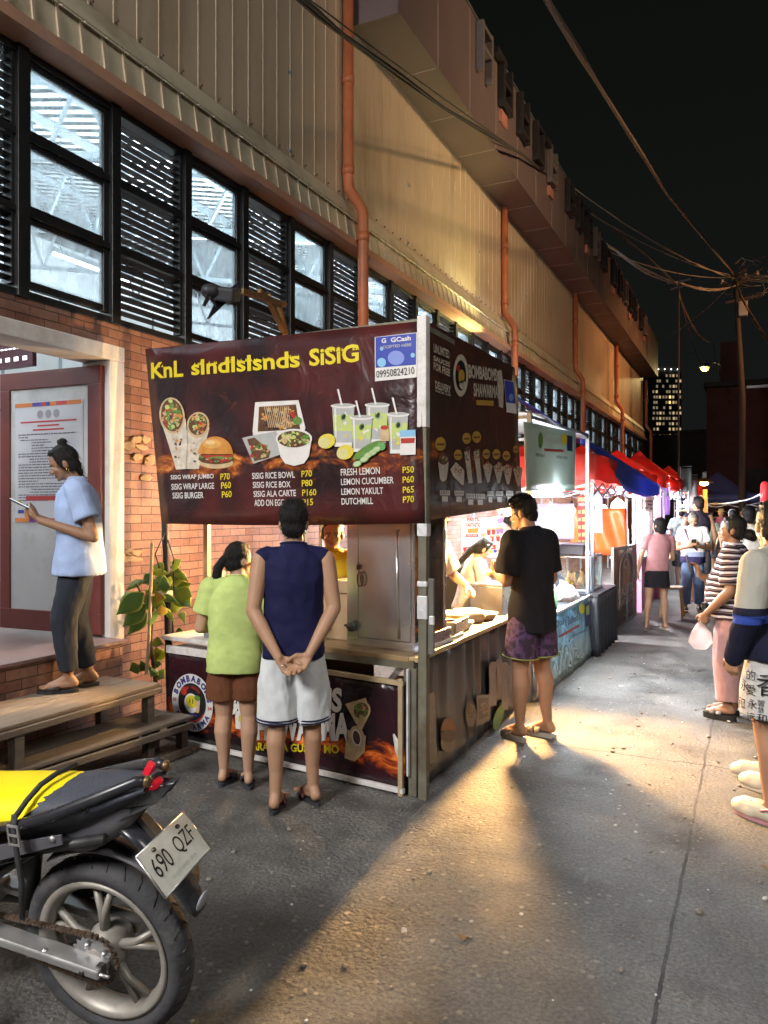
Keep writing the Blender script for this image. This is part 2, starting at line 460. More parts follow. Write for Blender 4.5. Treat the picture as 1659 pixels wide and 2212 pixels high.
    rr = nd(nt, 'MapRange'); rr.inputs[1].default_value = .3; rr.inputs[2].default_value = .7; rr.inputs[3].default_value = .42; rr.inputs[4].default_value = .85; L(nt, mid, rr.inputs[0]); L(nt, rr.outputs[0], b.inputs['Roughness'])
    b.inputs['Specular IOR Level'].default_value = .45
    # relief: pebbles, pits, broom lines right of the joint
    br = mth('MULTIPLY', mth('SINE', mth('MULTIPLY', mth('ADD', sp.outputs[1], mth('MULTIPLY', wob2, .6)), 420)), mth('MULTIPLY', mth('SUBTRACT', 1, side), .06))
    h = mth('ADD', mth('MULTIPLY', fine, .7), mth('ADD', mth('MULTIPLY', mid, 1.3), mth('ADD', br, mth('MULTIPLY', jj, -1.6))))
    pv = nd(nt, 'TexVoronoi'); pv.inputs['Scale'].default_value = 48; L(nt, O, pv.inputs['Vector'])
    h = mth('ADD', h, mth('MULTIPLY', mth('MULTIPLY', mth('SUBTRACT', .6, pv.outputs['Distance']), worn), .55))
    bumpit(nt, b, h, 1.0, .016)
    return m


g = MB(); g.add([(-90, -30, 0), (90, -30, 0), (90, 330, 0), (-90, 330, 0)], [(0, 1, 2, 3)], ground_mat())
g.build('ground', kind='structure')

# small litter trodden into the lane: pebbles, paper scraps - countless
lit = MB(); mp1 = M('scrap_paper', (.55, .53, .50), .8); mp2 = M('pebble', (.19, .17, .145), .5)
for k in range(900):
    x = random.uniform(-2.2, 1.2); y = random.uniform(1.6, 9)
    if x < -1.6 and y > 3.8: continue
    r = random.uniform(.003, .011) if random.random() < .85 else random.uniform(.010, .02)
    lit.ell((x, y, r * .3), (r, r * random.uniform(.5, 1), r * .45), mp1 if random.random() < .07 else mp2, (0, 0, random.random() * 6), 7, 4)
lit.build('pebbles', kind='stuff')

random.seed(77)
for k in range(16):
    x, y = random.uniform(-1.6, .5), random.uniform(2.2, 7.5); q = MB(); r = random.uniform(.012, .03); n_ = 7
    q.add([(r * math.cos(6.28 * i / n_) * random.uniform(.5, 1.2), r * math.sin(6.28 * i / n_) * random.uniform(.4, 1), .004 + random.uniform(0, .010)) for i in range(n_)] + [(0, 0, .008)], [(i, (i + 1) % n_, n_) for i in range(n_)], mp1 if k % 3 else M('dry_leaf_scrap', (.16, .10, .04), .8))
    o = q.build('paper_scrap', solid=.002); o.location = (x, y, .001); o.rotation_euler = (0, 0, k); o['label'] = 'small trodden scrap of litter lying on the lane'; o['category'] = 'litter'; o['group'] = 'litter scraps on the lane'
# ================================================================== MARKET BUILDING
XW = -4.3
def brick_mat():
    m, nt, b = newmat('brick_tiles'); tc = nd(nt, 'TexCoord'); sp = nd(nt, 'SeparateXYZ'); L(nt, tc.outputs['Object'], sp.inputs[0])
    cb = nd(nt, 'CombineXYZ')
    ad = nd(nt, 'Math', operation='ADD'); L(nt, sp.outputs[1], ad.inputs[0]); L(nt, sp.outputs[0], ad.inputs[1])
    L(nt, ad.outputs[0], cb.inputs[0]); L(nt, sp.outputs[2], cb.inputs[1])
    dn = nd(nt, 'TexNoise'); dn.inputs['Scale'].default_value = 5; L(nt, tc.outputs['Object'], dn.inputs['Vector'])
    mixv = nd(nt, 'MixRGB', blend_type='ADD'); mixv.inputs[0].default_value = .012; L(nt, cb.outputs[0], mixv.inputs[1]); L(nt, dn.outputs['Color'], mixv.inputs[2])
    bt = nd(nt, 'TexBrick'); bt.offset = .5; bt.inputs['Scale'].default_value = 1; bt.inputs['Brick Width'].default_value = .225; bt.inputs['Row Height'].default_value = .066
    bt.inputs['Mortar Size'].default_value = .0032; bt.inputs['Mortar Smooth'].default_value = .3; bt.inputs['Bias'].default_value = 0
    bt.inputs['Color1'].default_value = (.19, .088, .058, 1); bt.inputs['Color2'].default_value = (.30, .165, .12, 1); bt.inputs['Mortar'].default_value = (.045, .03, .024, 1)
    L(nt, mixv.outputs[0], bt.inputs['Vector'])
    n = nd(nt, 'TexNoise'); n.inputs['Scale'].default_value = 2.2; n.inputs['Detail'].default_value = 8; L(nt, tc.outputs['Object'], n.inputs['Vector'])
    k = ramp(nt, n.outputs['Fac'], [(.3, (.55, .5, .48)), (.5, (.95, .93, .9)), (.7, (1.2, 1.22, 1.25))])
    mm = nd(nt, 'MixRGB', blend_type='MULTIPLY'); mm.inputs[0].default_value = .85; L(nt, bt.outputs['Color'], mm.inputs[1]); L(nt, k, mm.inputs[2])
    n5 = nd(nt, 'TexNoise'); n5.inputs['Scale'].default_value = 38; n5.inputs['Detail'].default_value = 4; L(nt, tc.outputs['Object'], n5.inputs['Vector'])
    k5 = ramp(nt, n5.outputs['Fac'], [(.3, (.75, .72, .7)), (.6, (1.1, 1.1, 1.1))])
    m5 = nd(nt, 'MixRGB', blend_type='MULTIPLY'); m5.inputs[0].default_value = .6; L(nt, mm.outputs[0], m5.inputs[1]); L(nt, k5, m5.inputs[2])
    L(nt, m5.outputs[0], b.inputs['Base Color']); b.inputs['Roughness'].default_value = .55; b.inputs['Specular IOR Level'].default_value = .35
    iv = nd(nt, 'Math', operation='SUBTRACT'); iv.inputs[0].default_value = 1; L(nt, bt.outputs['Fac'], iv.inputs[1])
    a2 = nd(nt, 'Math', operation='MULTIPLY_ADD'); L(nt, n5.outputs['Fac'], a2.inputs[0]); a2.inputs[1].default_value = .25; L(nt, iv.outputs[0], a2.inputs[2])
    bumpit(nt, b, a2.outputs[0], .9, .006)
    return m


BRICK = brick_mat()
DARKMET = M('black_window_metal', (.018, .018, .019), .42, .3, spec=.5)
CREAM = M('cream_sheet_metal', (.43, .345, .245), .5, 0, var=.10, vs=2.2, bump=.08, bs=3, dirt=(.27, .21, .13), stretch=(1, 1, .25))
CREAM2 = M('cream_flashing', (.52, .46, .33), .5, 0, var=.12, vs=5, dirt=(.28, .22, .14))
SALMON = M('salmon_gutter_paint', (.42, .23, .15), .5, var=.15, vs=4, dirt=(.3, .2, .15))
PIPE = M('orange_pvc_pipe', (.38, .115, .045), .45, var=.2, vs=5, dirt=(.25, .08, .035))
MAUVE = M('mauve_fascia_panel', (.125, .092, .090), .5, var=.1, vs=1.2, dirt=(.15, .11, .11))
WHITEP = M('white_paint_worn', (.66, .63, .60), .6, var=.08, vs=6, dirt=(.42, .38, .34))
bld = thing('market_building', 'long market hall with brick base, black framed lit windows and cream ribbed upper wall', 'building', (XW, 0, 0))
Y0, Y1 = -3.0, 34.0
def P(o): return (o[0] - XW, o[1], o[2])
b = MB()
b.box((-.1, (Y0 + 2.45) / 2, 1.5), (.2, 2.45 - Y0, 3.0), BRICK)
b.box((-.1, (4.16 + Y1) / 2, 1.5), (.2, Y1 - 4.16, 3.0), BRICK)
b.box((-.1, 3.305, 2.88), (.2, 1.71, .24), BRICK)
b.box((.12, 2.4, .34), (.36, 3.2, .679), BRICK)                       # stoop below the door
b.build('brick_wall', bld)
t = MB(); t.box((.13, 2.4, .69), (.40, 3.24, .024), M('stoop_tiles', (.20, .13, .12), .5, var=.3, vs=6)); t.build('doorstep', bld, bevel=.004)
# broken tiles: pale mortar lumps where bricks have come off
mor = M('pale_mortar', (.34, .25, .17), .9, var=.25, vs=14, bump=.8, bs=25)
for (cx, cy, rx, rz_, nn) in ((295, 985, .17, .20, 9), (275, 1197, .12, .05, 5)):
    c = atx(cx, cy, XW); lm = MB()
    for k in range(nn):
        yy = c.y + random.uniform(-rx, rx) * .8; zz = c.z + random.uniform(-rz_, rz_)
        a_, b_ = random.uniform(.05, .10), random.uniform(.025, .045); po_ = [(a_ * math.cos(t) * random.uniform(.6, 1.15), b_ * math.sin(t) * random.uniform(.6, 1.15)) for t in [i * .7 for i in range(9)]]; tl_ = random.uniform(-.12, .12); lm.prism(po_, (.0, yy, zz), (tl_, 1, random.uniform(-.15, .15)), (random.uniform(-.2, .2), 0, 1), (1, 0, 0), random.uniform(.010, .028), mor)
    lm.build('exposed_mortar', bld, bevel=.008)
# door frame
f = MB()
f.box((.02, 4.09, 1.68), (.28, .14, 2.02), WHITEP); f.box((.02, 2.38, 1.68), (.28, .14, 2.02), WHITEP); f.box((.022, 3.235, 2.745), (.284, 1.85, .11), WHITEP)
f.build('door_frame', bld, bevel=.008)
# door leaf swung inward, hinged on the right jamb, poster on it
DRED = M('dark_red_door_paint', (.13, .028, .022), .45, var=.2, vs=5, dirt=(.08, .02, .018))
A_, B_ = V((.11, 4.0, .72)), V((-.87, 3.94, .72)); du = (B_ - A_).normalized(); dn_ = V((du.y, -du.x, 0)); dn_ = dn_ if dn_.y < 0 else -dn_
dW, dH = (B_ - A_).length, 1.93
dr = MB(); Z = V((0, 0, 1))
def dbox(mb, a0, a1, z0, z1, th, mat, off=0):
    mb.prism([(a0, z0), (a1, z0), (a1, z1), (a0, z1)], A_ - dn_ * (th / 2 - off), du, Z, dn_, th, mat)
dbox(dr, 0, dW, 0, .15, .045, DRED); dbox(dr, 0, dW, dH - .13, dH, .045, DRED); dbox(dr, 0, .12, .15, dH - .13, .045, DRED); dbox(dr, dW - .1, dW, .15, dH - .13, .045, DRED)
door = dr.build('door', bld, bevel=.004)
pn = MB(); dbox(pn, .12, dW - .1, .15, dH - .13, .02, M('door_white_panel', (.60, .60, .60), .5, var=.06, dirt=(.45, .43, .42))); pn.build('panel', door)
po = MB(); pl = Plane(V((XW, 0, 0)) + A_ + dn_ * .012, -du, dn_)
PAP = M('poster_paper', (.66, .66, .70), .45, var=.03)
def pr(a0, z0, a1, z1, mat, e): pl.rect(po, -a1 if 0 else a0, z0, a1, z1, mat, e, False)
# coordinates run from the left (latch) edge
pl.O = V((XW, 0, 0)) + B_ + dn_ * .012; x0, x1, z0, z1 = .15, dW - .17, .80, 1.70
pl.rect(po, x0, z0, x1, z1, PAP, .002, False)
ink, redk, org, pur, blu = (M('ink_' + n, c, .5, var=.05) for n, c in (('dark', (.06, .06, .08)), ('red', (.45, .05, .05)), ('orange', (.65, .2, .05)), ('purple', (.16, .05, .25)), ('blue', (.05, .06, .30))))
random.seed(3)
for zz in (z1 - .035, z0 + .005):
    x = x0
    while x < x1 - .03:
        ww = random.uniform(.03, .09); pl.rect(po, x, zz, min(x + ww, x1), zz + .03, random.choice((org, redk, pur, blu, org)), .0035, False); x += ww
for k in range(3): pl.oval(po, (x0 + x1) / 2 - .08 + .08 * k, z1 - .095, .03, .032, M('seal_grey', (.36, .33, .36), .6), .0035, False)
zz = z1 - .155
for k, (ln, mt) in enumerate([(.9, redk), (.35, redk), (.5, redk)]):
    w_ = (x1 - x0) * ln * .46; pl.rect(po, (x0 + x1) / 2 - w_, zz, (x0 + x1) / 2 + w_, zz + .012, mt, .0035, False); zz -= .03
pat = [(.05, .9), (.05, .2), (.08, .5), (.25, .55), (.25, .45), (.25, .6), (.25, .62), (.05, .92), (.05, .9), (.22, .85), (.22, .5), (.05, .92), (.05, .8), (.05, .9), (.05, .92), (.05, .8), (.05, .9), (.05, .35), (.05, .9), (.05, .7), (.25, .9), (.22, .7), (.05, .85), (.05, .9), (.05, .5)]
for a, c in pat:
    q = x0 + (x1 - x0) * a
    while q < x0 + (x1 - x0) * c:
        ww = random.uniform(.012, .05); pl.rect(po, q, zz, min(q + ww, x0 + (x1 - x0) * c), zz + .0065, ink, .0035, False); q += ww + .006
    zz -= .0205
pl.rect(po, x0 + .11, z0 + .165, x0 + .52, z0 + .20, redk, .0035, False)
pl.oval(po, x0 + .13, z0 + .07, .035, .042, org, .004, False); pl.oval(po, x0 + .04, z0 + .15, .03, .018, M('ink_yellow', (.6, .45, .08), .5), .004, False); pl.rect(po, x0 + .03, z0 + .07, x0 + .09, z0 + .095, blu, .004, False)
po.v = [(x - XW, y, z) for x, y, z in po.v]
po.build('poster', door)
# ---- window band
SLAT = M('louvre_slat', (.03, .03, .032), .4, .4)
GLASS = Mglass('dusty_window_glass', (.92, .97, 1), .66, .05, (.82, .88, .90))
rows = ((3.08, 3.56), (3.58, 4.06), (4.08, 4.60))
def make_window():
    m_ = MB()
    for (z0, z1) in rows:
        for (y0, y1) in ((.05, .095), (.72, .765)): m_.box((-.03, (y0 + y1) / 2, (z0 + z1) / 2), (.05, y1 - y0, z1 - z0), DARKMET)
        for z in (z0 + .025, z1 - .025): m_.box((-.032, .4075, z), (.046, .625, .05), DARKMET)
    wn = m_.build('window', bld, bevel=.004)
    p_ = MB()
    for (z0, z1) in rows: p_.box((-.03, .4075, (z0 + z1) / 2), (.006, .63, z1 - z0 - .09), GLASS)
    p_.build('pane', wn); return wn
def make_louvre():
    m_ = MB()
    for (z0, z1) in rows:
        n = int((z1 - z0) / .058)
        for k in range(n):
            m_.box((-.04, .4075, z0 + .035 + k * .058), (.068, .70, .004), SLAT, (0, R((-16, -11, -4)[rows.index((z0, z1))] + random.uniform(-4, 4)), 0))
        for y in (.06, .755): m_.box((-.04, y, (z0 + z1) / 2), (.075, .02, z1 - z0), DARKMET)
    return m_.build('louvre', bld)
wn0 = lv0 = None
for k in range(-3, 38):
    y = 3.4 + .8 * k
    if k % 2 == 0:
        if wn0 is None: wn0 = make_window(); wn0.location = (0, y, 0)
        else:
            c = wn0.copy(); C.objects.link(c); c.parent = bld; c.location = (0, y, 0)
            p2 = wn0.children[0].copy(); C.objects.link(p2); p2.parent = c
    else:
        if lv0 is None: lv0 = make_louvre(); lv0.location = (0, y, 0)
        else: c = lv0.copy(); C.objects.link(c); c.parent = bld; c.location = (0, y, 0)
mu = MB()
for k in range(-3, 39): mu.box((-.03, 3.41 + .8 * k, 3.82), (.13, .085, 1.64), DARKMET)
for z in (3.025, 3.57, 4.07, 4.605): mu.box((-.04, (Y0 + Y1) / 2, z), (.11, Y1 - Y0, .05), DARKMET)
mu.build('window_mullions', bld, bevel=.004)
# ---- gutter, flashing, cladding
gt = MB()
for (pts, mt) in (([(-.1, 4.635), (.2, 4.635), (.2, 4.715), (.17, 4.715), (.16, 4.66), (-.1, 4.66)], SALMON),):
    gt.prism([(-y, z) for y, z in pts] if 0 else pts, (0, Y0, 0), (1, 0, 0), (0, 0, 1), (0, 1, 0), Y1 - Y0, mt)
gt.build('gutter', bld)
fl = MB(); fl.prism([(.0, 4.66), (.14, 4.70), (.075, 5.02), (.11, 5.03), (.02, 5.23), (0, 5.23)], (0, Y0, 0), (1, 0, 0), (0, 0, 1), (0, 1, 0), Y1 - Y0, CREAM2)
fl.build('flashing', bld)
bk = MB(); y = Y0 + .2
while y < 25:
    bk.bar((.142, y, 4.72), (.085, y + .02, 5.0), .018, .02, CREAM, up=(0, 1, 0)); bk.box((.10, y + .12, 5.015), (.05, .17, .012), M('flap_highlight', (.62, .58, .45), .4), (0, .5, 0)); y += .2  # pale dashes along the panel top are highlights put into the colour
bk.build('flashing_ribs', bld)
cl = MB()
def ribs(y0, y1, z0, z1):
    y = y0
    while y < y1:
        for (a, c, x) in ((0, .028, .028), (.028, .236, .0)):
            pass
        vs = [(.0, y), (.005, y + .005), (.005, y + .018), (0, y + .023), (0, y + .24)]
        k = len(cl.v)
        cl.add([(x, yy, z) for z in (z0, z1) for x, yy in vs], [(i, i + 1, 5 + i + 1, 5 + i) for i in range(4)], CREAM)
        y += .24
ribs(Y0, Y1, 5.2, 7.36); ribs(Y0, 7.9, 7.36, 9.4)
cl.build('ribbed_cladding', bld)
sc = MB(); y = Y0
while y < 20: sc.ell((.03, y + .022, 5.27), .012, M('screw_rust', (.08, .05, .03), .7), nu=6, nv=4); y += .24
sc.build('cladding_screws', bld)
so = MB(); so.box((.30, (7.9 + Y1) / 2, 7.35), (.62, Y1 - 7.9, .04), MAUVE)
y = 9.1
while y < Y1: so.box((.31, y, 7.327), (.6, .012, .006), M('panel_gap', (.32, .26, .22), .6)); y += 1.22
so.build('soffit', bld)
fa = MB(); fa.box((.62, (7.9 + Y1) / 2, 8.08), (.03, Y1 - 7.9, 1.5), MAUVE); fa.box((.31, 7.9, 8.08), (.64, .04, 1.52), MAUVE)
y = 9.1
while y < Y1: fa.box((.637, y, 8.08), (.004, .012, 1.5), M('panel_gap', (.32, .26, .22), .6)); y += 1.22
fa.box((.60, (7.9 + Y1) / 2, 8.85), (.1, Y1 - 7.9, .03), M('fascia_cap', (.20, .22, .20), .4, .4))
fascia = fa.build('fascia', bld)
# big raised letters along the fascia, read only edge-on
random.seed(11); LT = M('sign_letter_side', (.022, .02, .022), .5); LF = M('sign_letter_pink', (.42, .17, .13), .5); LG = M('sign_letter_grey', (.13, .11, .11), .5)
y = 10.6; k = 0
while y < 30:
    lt = MB(); mt = LT if k % 4 else LG; tall = .72
    for yy in (0, .42): lt.box((.70, y + yy, 8.42), (.11, .07, tall), mt)
    for z in random.sample((8.12, 8.42, 8.72), 2): lt.box((.70, y + .21, z), (.11, .36, .07), mt)
    if k % 3 == 1: lt.box((.66, y + .2, 7.94), (.05, .3, .18), LF)
    if k % 3 == 0: lt.box((.70, y + .95, 8.75), (.1, .5, .10), LT)
    lt.build('sign_letter', fascia); y += 1.05 if k % 5 != 4 else 1.6; k += 1
# drain pipes
for py in (740, 1082, 1237, 1327, 1392):
    y = atx(py, 400, XW).y; dp = MB()
    dp.tube([(.075, y, 7.33 if y > 7.9 else 9.4), (.075, y, 5.42), (.085, y, 5.33), (.20, y, 5.16), (.26, y, 5.06), (.27, y, 4.95), (.27, y, 0)], .062, PIPE, 14)
    for z in (6.6, 5.55): dp.lathe([(.062, -.05), (.072, -.05), (.072, .05), (.062, .05)], (.075, y, z), PIPE, 14)
    for z in (4.75, 3.6, 2.2): dp.lathe([(.062, -.05), (.072, -.05), (.072, .05), (.062, .05)], (.27, y, z), PIPE, 14)
    dp.build('drain_pipe', bld)
# ---- lit hall inside
HW = M('hall_white', (.70, .72, .72), .8, var=.05); CEI = M('hall_roof_sheet', (.62, .65, .66), .5, var=.12, vs=4, stretch=(.3, 8, 1))
STL = M('truss_paint', (.20, .23, .25), .6)
h = MB(); h.box((-6, 15.5, .64), (11.8, 37, .08), M('hall_floor_tiles', (.17, .11, .10), .4)); h.build('hall_floor', bld)
h = MB(); h.box((-11.9, 15.5, 4.5), (.1, 37, 8), HW); h.box((-6, Y1 - .1, 4.6), (11.6, .1, 8), HW); h.box((-6, Y0 + .1, 4.6), (11.6, .1, 8), HW)
h.box((-.12, 15.5, 6.3), (.06, 36, 3.3), HW); h.box((-4.4, 9, 2.7), (.08, 14, 4.0), HW)
for k in range(10): h.box((-4.35, 3 + k * .9, 2.7), (.03, .03, 4.0), STL)
h.box((-4.35, 9, 2.9), (.03, 14, .03), STL)
h.build('hall_walls', bld)
h = MB()
for k in range(150):
    y = Y0 + k * .25
    h.add([(0, y, 6.4), (0, y + .12, 6.4), (0, y + .14, 6.45), (0, y + .25, 6.45), (-12, y, 9.2), (-12, y + .12, 9.2), (-12, y + .14, 9.25), (-12, y + .25, 9.25)], [(0, 1, 5, 4), (1, 2, 6, 5), (2, 3, 7, 6)], CEI)
h.build('hall_roof', bld)
tr_ = MB()
for x in (-1, -2.5, -4, -5.5, -7, -8.5, -10): tr_.box((x, 15.5, 6.3 - x * .233), (.07, 37, .12), STL)
tr_.build('purlins', bld)
for y in range(0, 33, 3):
    q = MB(); y += .6
    q.bar((0, y, 6.1), (-12, y, 8.9), .08, .08, STL); q.bar((0, y, 5.3), (-12, y, 7.6), .08, .08, STL)
    for k in range(10):
        a = -k * 1.2; q.bar((a, y, 5.3 - a * .19), (a - .6, y, 6.1 - (a - .6) * .233), .045, .045, STL); q.bar((a - .6, y, 6.1 - (a - .6) * .233), (a - 1.2, y, 5.3 - (a - 1.2) * .19), .045, .045, STL)
    q.build('roof_truss', bld)
TUBE = Mglow('lamp_tube_white', (.86, .95, 1), 9)
for (x, y) in ((-3.2, 2.2), (-3.2, 7), (-3.2, 13), (-3.2, 21), (-8, 4), (-8, 12), (-8, 22)):
    q = MB(); q.box((x, y, 4.72), (.09, 1.3, .05), STL); q.box((x, y, 4.68), (.04, 1.2, .035), TUBE)
    for s_ in (-.5, .5): q.tube([(x, y + s_, 4.74), (x, y + s_, 6.6)], .006, STL, 5)
    q.build('hall_lamp', bld)
for (x, y, e) in ((-7.4, 3.2, 2100), (-7.4, 10, 2100), (-7.4, 19, 2100), (-7.4, 29, 2100)):
    lamp('hall_lamp_light', 'AREA', (x, y, 4.9), e, (.84, .95, 1), 1.6, aim=(x - .6, y, 9), sy=6)
lamp('hall_lamp_light', 'AREA', (-6.0, 2.9, 3.6), 26, (.84, .93, 1), .9, aim=(-4.6, 3.6, 1.0))
# notice board with a scoreboard-like dark panel inside the doorway
nb = thing('hanging_sign', 'dark maroon panel with small white marks hanging inside the doorway', 'sign', (0, 0, 0))
q = MB(); pb = aty(0, 765, 4.4); q.box((pb.x - .05, 4.42, pb.z + .0), (.9, .04, .26), M('maroon_panel', (.05, .012, .018), .4))
for k in range(7): q.box((pb.x - .32 + k * .105, 4.397, pb.z - .06), (.05, .006, .035), Mglow('panel_lit_mark', (.9, .9, .95), 1.2))
for k in range(14): q.box((pb.x - .32 + k * .05, 4.397, pb.z + .03), (.03, .006, .012), MATS['panel_lit_mark'])
q.build('board', nb); q = MB()
for s_ in (-.4, .4): q.tube([(pb.x - .05 + s_ * .9, 4.42, pb.z + .12), (pb.x - .05 + s_ * .9, 4.42, pb.z + 2.2)], .006, STL, 5)
q.build('hanger', nb)
fo = thing('floodlight', 'small yellowish floodlight on a wall arm shining up the cream flashing behind the stall banner', 'floodlight', (-4.2, 11.9, 4.0))
q = MB(); q.bar((-.1, 0, -.1), (.42, 0, -.1), .03, .03, DARKMET); q.build('arm', fo); q = MB(); q.box((.45, 0, -.03), (.14, .2, .1), DARKMET, (0, R(-25), 0)); q.build('housing', fo, bevel=.01); q = MB(); q.box((.43, 0, .028), (.11, .16, .012), Mglow('flood_lens', (1, .93, .5), 12), (0, R(-25), 0)); q.build('lens', fo)
lamp('floodlight_light', 'SPOT', (-3.76, 11.9, 4.07), 260, (1, .90, .36), .06, aim=(-4.25, 11.2, 5.1), spot=125)
# bent floodlight bracket with tattered plastic in front of the windows
fx = thing('wall_light_bracket', 'rusty bracket arm with a dead lamp head and torn dark plastic by a lit window', 'lamp bracket')
RU = M('rusty_yellow_steel', (.26, .14, .05), .75, .2, var=.35, vs=20)
p_ = lambda x, y, xx: atx(x, y, xx)
q = MB(); q.bar(p_(617, 722, -4.1), p_(600, 655, -4.05), .05, .05, RU); q.bar(p_(612, 715, -4.1), p_(578, 640, -3.95), .05, .05, RU); q.bar(p_(615, 658, -4.08), p_(520, 628, -3.7), .05, .04, RU); q.bar(p_(560, 628, -3.85), p_(600, 660, -4.0), .03, .03, RU); q.build('bracket_arm', fx)
q = MB(); h0 = p_(490, 636, -3.65); q.box(h0, (.16, .34, .10), M('dead_lamp_housing', (.03, .03, .035), .5), (.3, .1, .5)); q.ell(h0 + V((-.02, -.14, -.02)), (.08, .12, .06), MATS['dead_lamp_housing'], nu=10, nv=6); q.build('lamp_head', fx, bevel=.015)
q = MB(); TAT = M('torn_black_plastic', (.035, .03, .035), .45)
for pts in ([(452, 625), (437, 660), (443, 662), (462, 632)], [(470, 640), (447, 690), (452, 688), (498, 645)], [(455, 648), (466, 664), (462, 632), (458, 630)], [(500, 640), (503, 655), (506, 668), (508, 640)], [(495, 625), (516, 607), (518, 612), (500, 632)], [(514, 607), (522, 630), (518, 634), (511, 612)]):
    q.add([p_(x, y, -3.66 + .02 * (i % 2)) for i, (x, y) in enumerate(pts)], [tuple(range(len(pts)))], TAT)
q.tube([p_(507, 668, -3.65), p_(508, 690, -3.65), p_(507, 712, -3.65)], .003, TAT, 5)
q.build('torn_plastic', fx, solid=.006)

# ================================================================== WOODEN STEPS
WOOD = M('weathered_step_wood', (.165, .135, .108), .75, var=.3, vs=5, bump=.6, bs=26, dirt=(.15, .115, .09), stretch=(6, .7, 6))
st_ = thing('wooden_steps', 'two tier weathered wooden steps up to the market door', 'steps')
q = MB()
for k, xx in enumerate((-3.60, -3.85)): q.box((xx, 2.55, .478), (.245, 2.5, .024), WOOD, (0, 0, -.012))
q.build('upper_tread', st_, bevel=.006)
q = MB()
for k, off in enumerate((0, -.19)):
    q.bar((-3.66 + off, 1.5, .235), (-3.43 + off, 3.98, .240), .185, .024, WOOD)
q.build('lower_tread', st_, bevel=.006)
q = MB(); q.box((-3.47, 2.55, .447), (.026, 2.48, .036), WOOD, (0, 0, -.012)); q.bar((-3.57, 1.5, .195), (-3.335, 3.95, .195), .028, .04, WOOD, up=(0, 0, 1)); q.build('riser_board', st_, bevel=.004)
for (x, y, z) in ((-3.50, 1.75, .455), (-3.50, 2.75, .455), (-3.50, 3.72, .455), (-3.93, 3.74, .455), (-3.93, 1.8, .455), (-3.38, 3.9, .215), (-3.46, 3.0, .215), (-3.56, 2.0, .215), (-3.62, 3.9, .215)):
    q = MB(); q.box((x, y, z / 2), (.055, .06, z), WOOD); q.build('leg', st_, bevel=.004)
q = MB(); q.bar((-3.36, 3.95, .03), (-3.62, 1.5, .03), .05, .05, WOOD); q.box((-3.72, 2.7, .12), (.03, 2.3, .16), M('grey_board', (.2, .19, .18), .8)); q.build('ground_rail', st_, bevel=.004)

# ================================================================== FAR BACKGROUND
DK = M('dark_render', (.05, .045, .042), .9, var=.3, vs=1); RDK = M('dark_red_siding', (.10, .035, .028), .85, var=.3, vs=1.5)
fb = thing('dark_house', 'unlit dark red house with a metal gutter closing the lane on the right', 'house', (0, 0, 0))
z_ = at(1545, 875, 41).z
def wallq(x0, x1, y0, y1, z1, mat, name, par, z0=0): 
    q = MB(); q.box(((x0 + x1) / 2, (y0 + y1) / 2, (z0 + z1) / 2), (x1 - x0, y1 - y0, z1 - z0), mat); return q.build(name, par)
hx = at(1540, 900, 41).x
wallq(hx, hx + 9, 38.5, 46, z_, RDK, 'wall', fb)
q = MB(); q.box((hx + 4.6, 42.2, z_ + .13), (9.4, 8, .22), DK); q.box((hx + 5.2, 38.3, z_ - .1), (7, .12, .12), M('gutter_metal', (.4, .4, .4), .35, .8)); q.build('roof', fb)
q = MB(); q.box((hx + 1.0, 40.0, z_ + 1.2), (.9, .9, 2.2), RDK); q.build('water_tank', fb)
q = MB(); q.box((hx + 2.2, 38.42, 3.0), (1.0, .1, 1.1), DK); q.build('window', fb)
db = thing('black_low_building', 'unlit low building between the market hall and the dark red house', 'building', (0, 0, 0))
bx0 = at(1405, 950, 47).x; zt = at(1500, 950, 47).z
wallq(bx0 - 6, hx + .5, 46.5, 54, zt, DK, 'wall', db)
q = MB(); q.box(((bx0 + hx - 5) / 2, 46.4, zt + .1), (hx - bx0 + 7, .5, .16), DK); q.build('roof_edge', db)
for k in range(3): 
    q = MB(); q.box((bx0 + .6 + k * 1.5, 46.46, 3.2), (.9, .08, 1.3), M('dark_pane', (.02, .022, .025), .2)); q.build('window', db)
# high-rise with lit windows
tw = thing('high_rise', 'far concrete apartment tower with rows of small lit windows', 'building', (0, 0, 0))
tc_ = at(1440, 1106, 230); tl, trr = at(1409, 800, 230), at(1472, 800, 230); tz = at(1440, 800, 230).z
ux = (trr - tl); ux.z = 0; tww = ux.length; ux.normalize(); vy = V((-ux.y, ux.x, 0))
q = MB(); q.box((tl + trr) / 2 * 1 + vy * 6 + V((0, 0, tz / 2 - tl.z)), (tww, 12, tz), M('tower_concrete', (.16, .145, .12), .9), Matrix((ux, vy, (0, 0, 1))).transposed()); q.build('wall', tw)
q = MB(); q.box(tl + ux * tww * .45 + vy * 5 + V((0, 0, .6)), (tww * .8, 8, 1.6), M('tower_concrete', (.16, .145, .12), .9), Matrix((ux, vy, (0, 0, 1))).transposed()); q.build('roof', tw)
random.seed(5); WL = Mglow('tower_window_lit', (1, .74, .42), .6); WL2 = Mglow('tower_window_dim', (1, .8, .5), .22); WL3 = Mglow('tower_window_bright', (1, .62, .2), 2.0)
WM = {0: WL, 1: WL2}
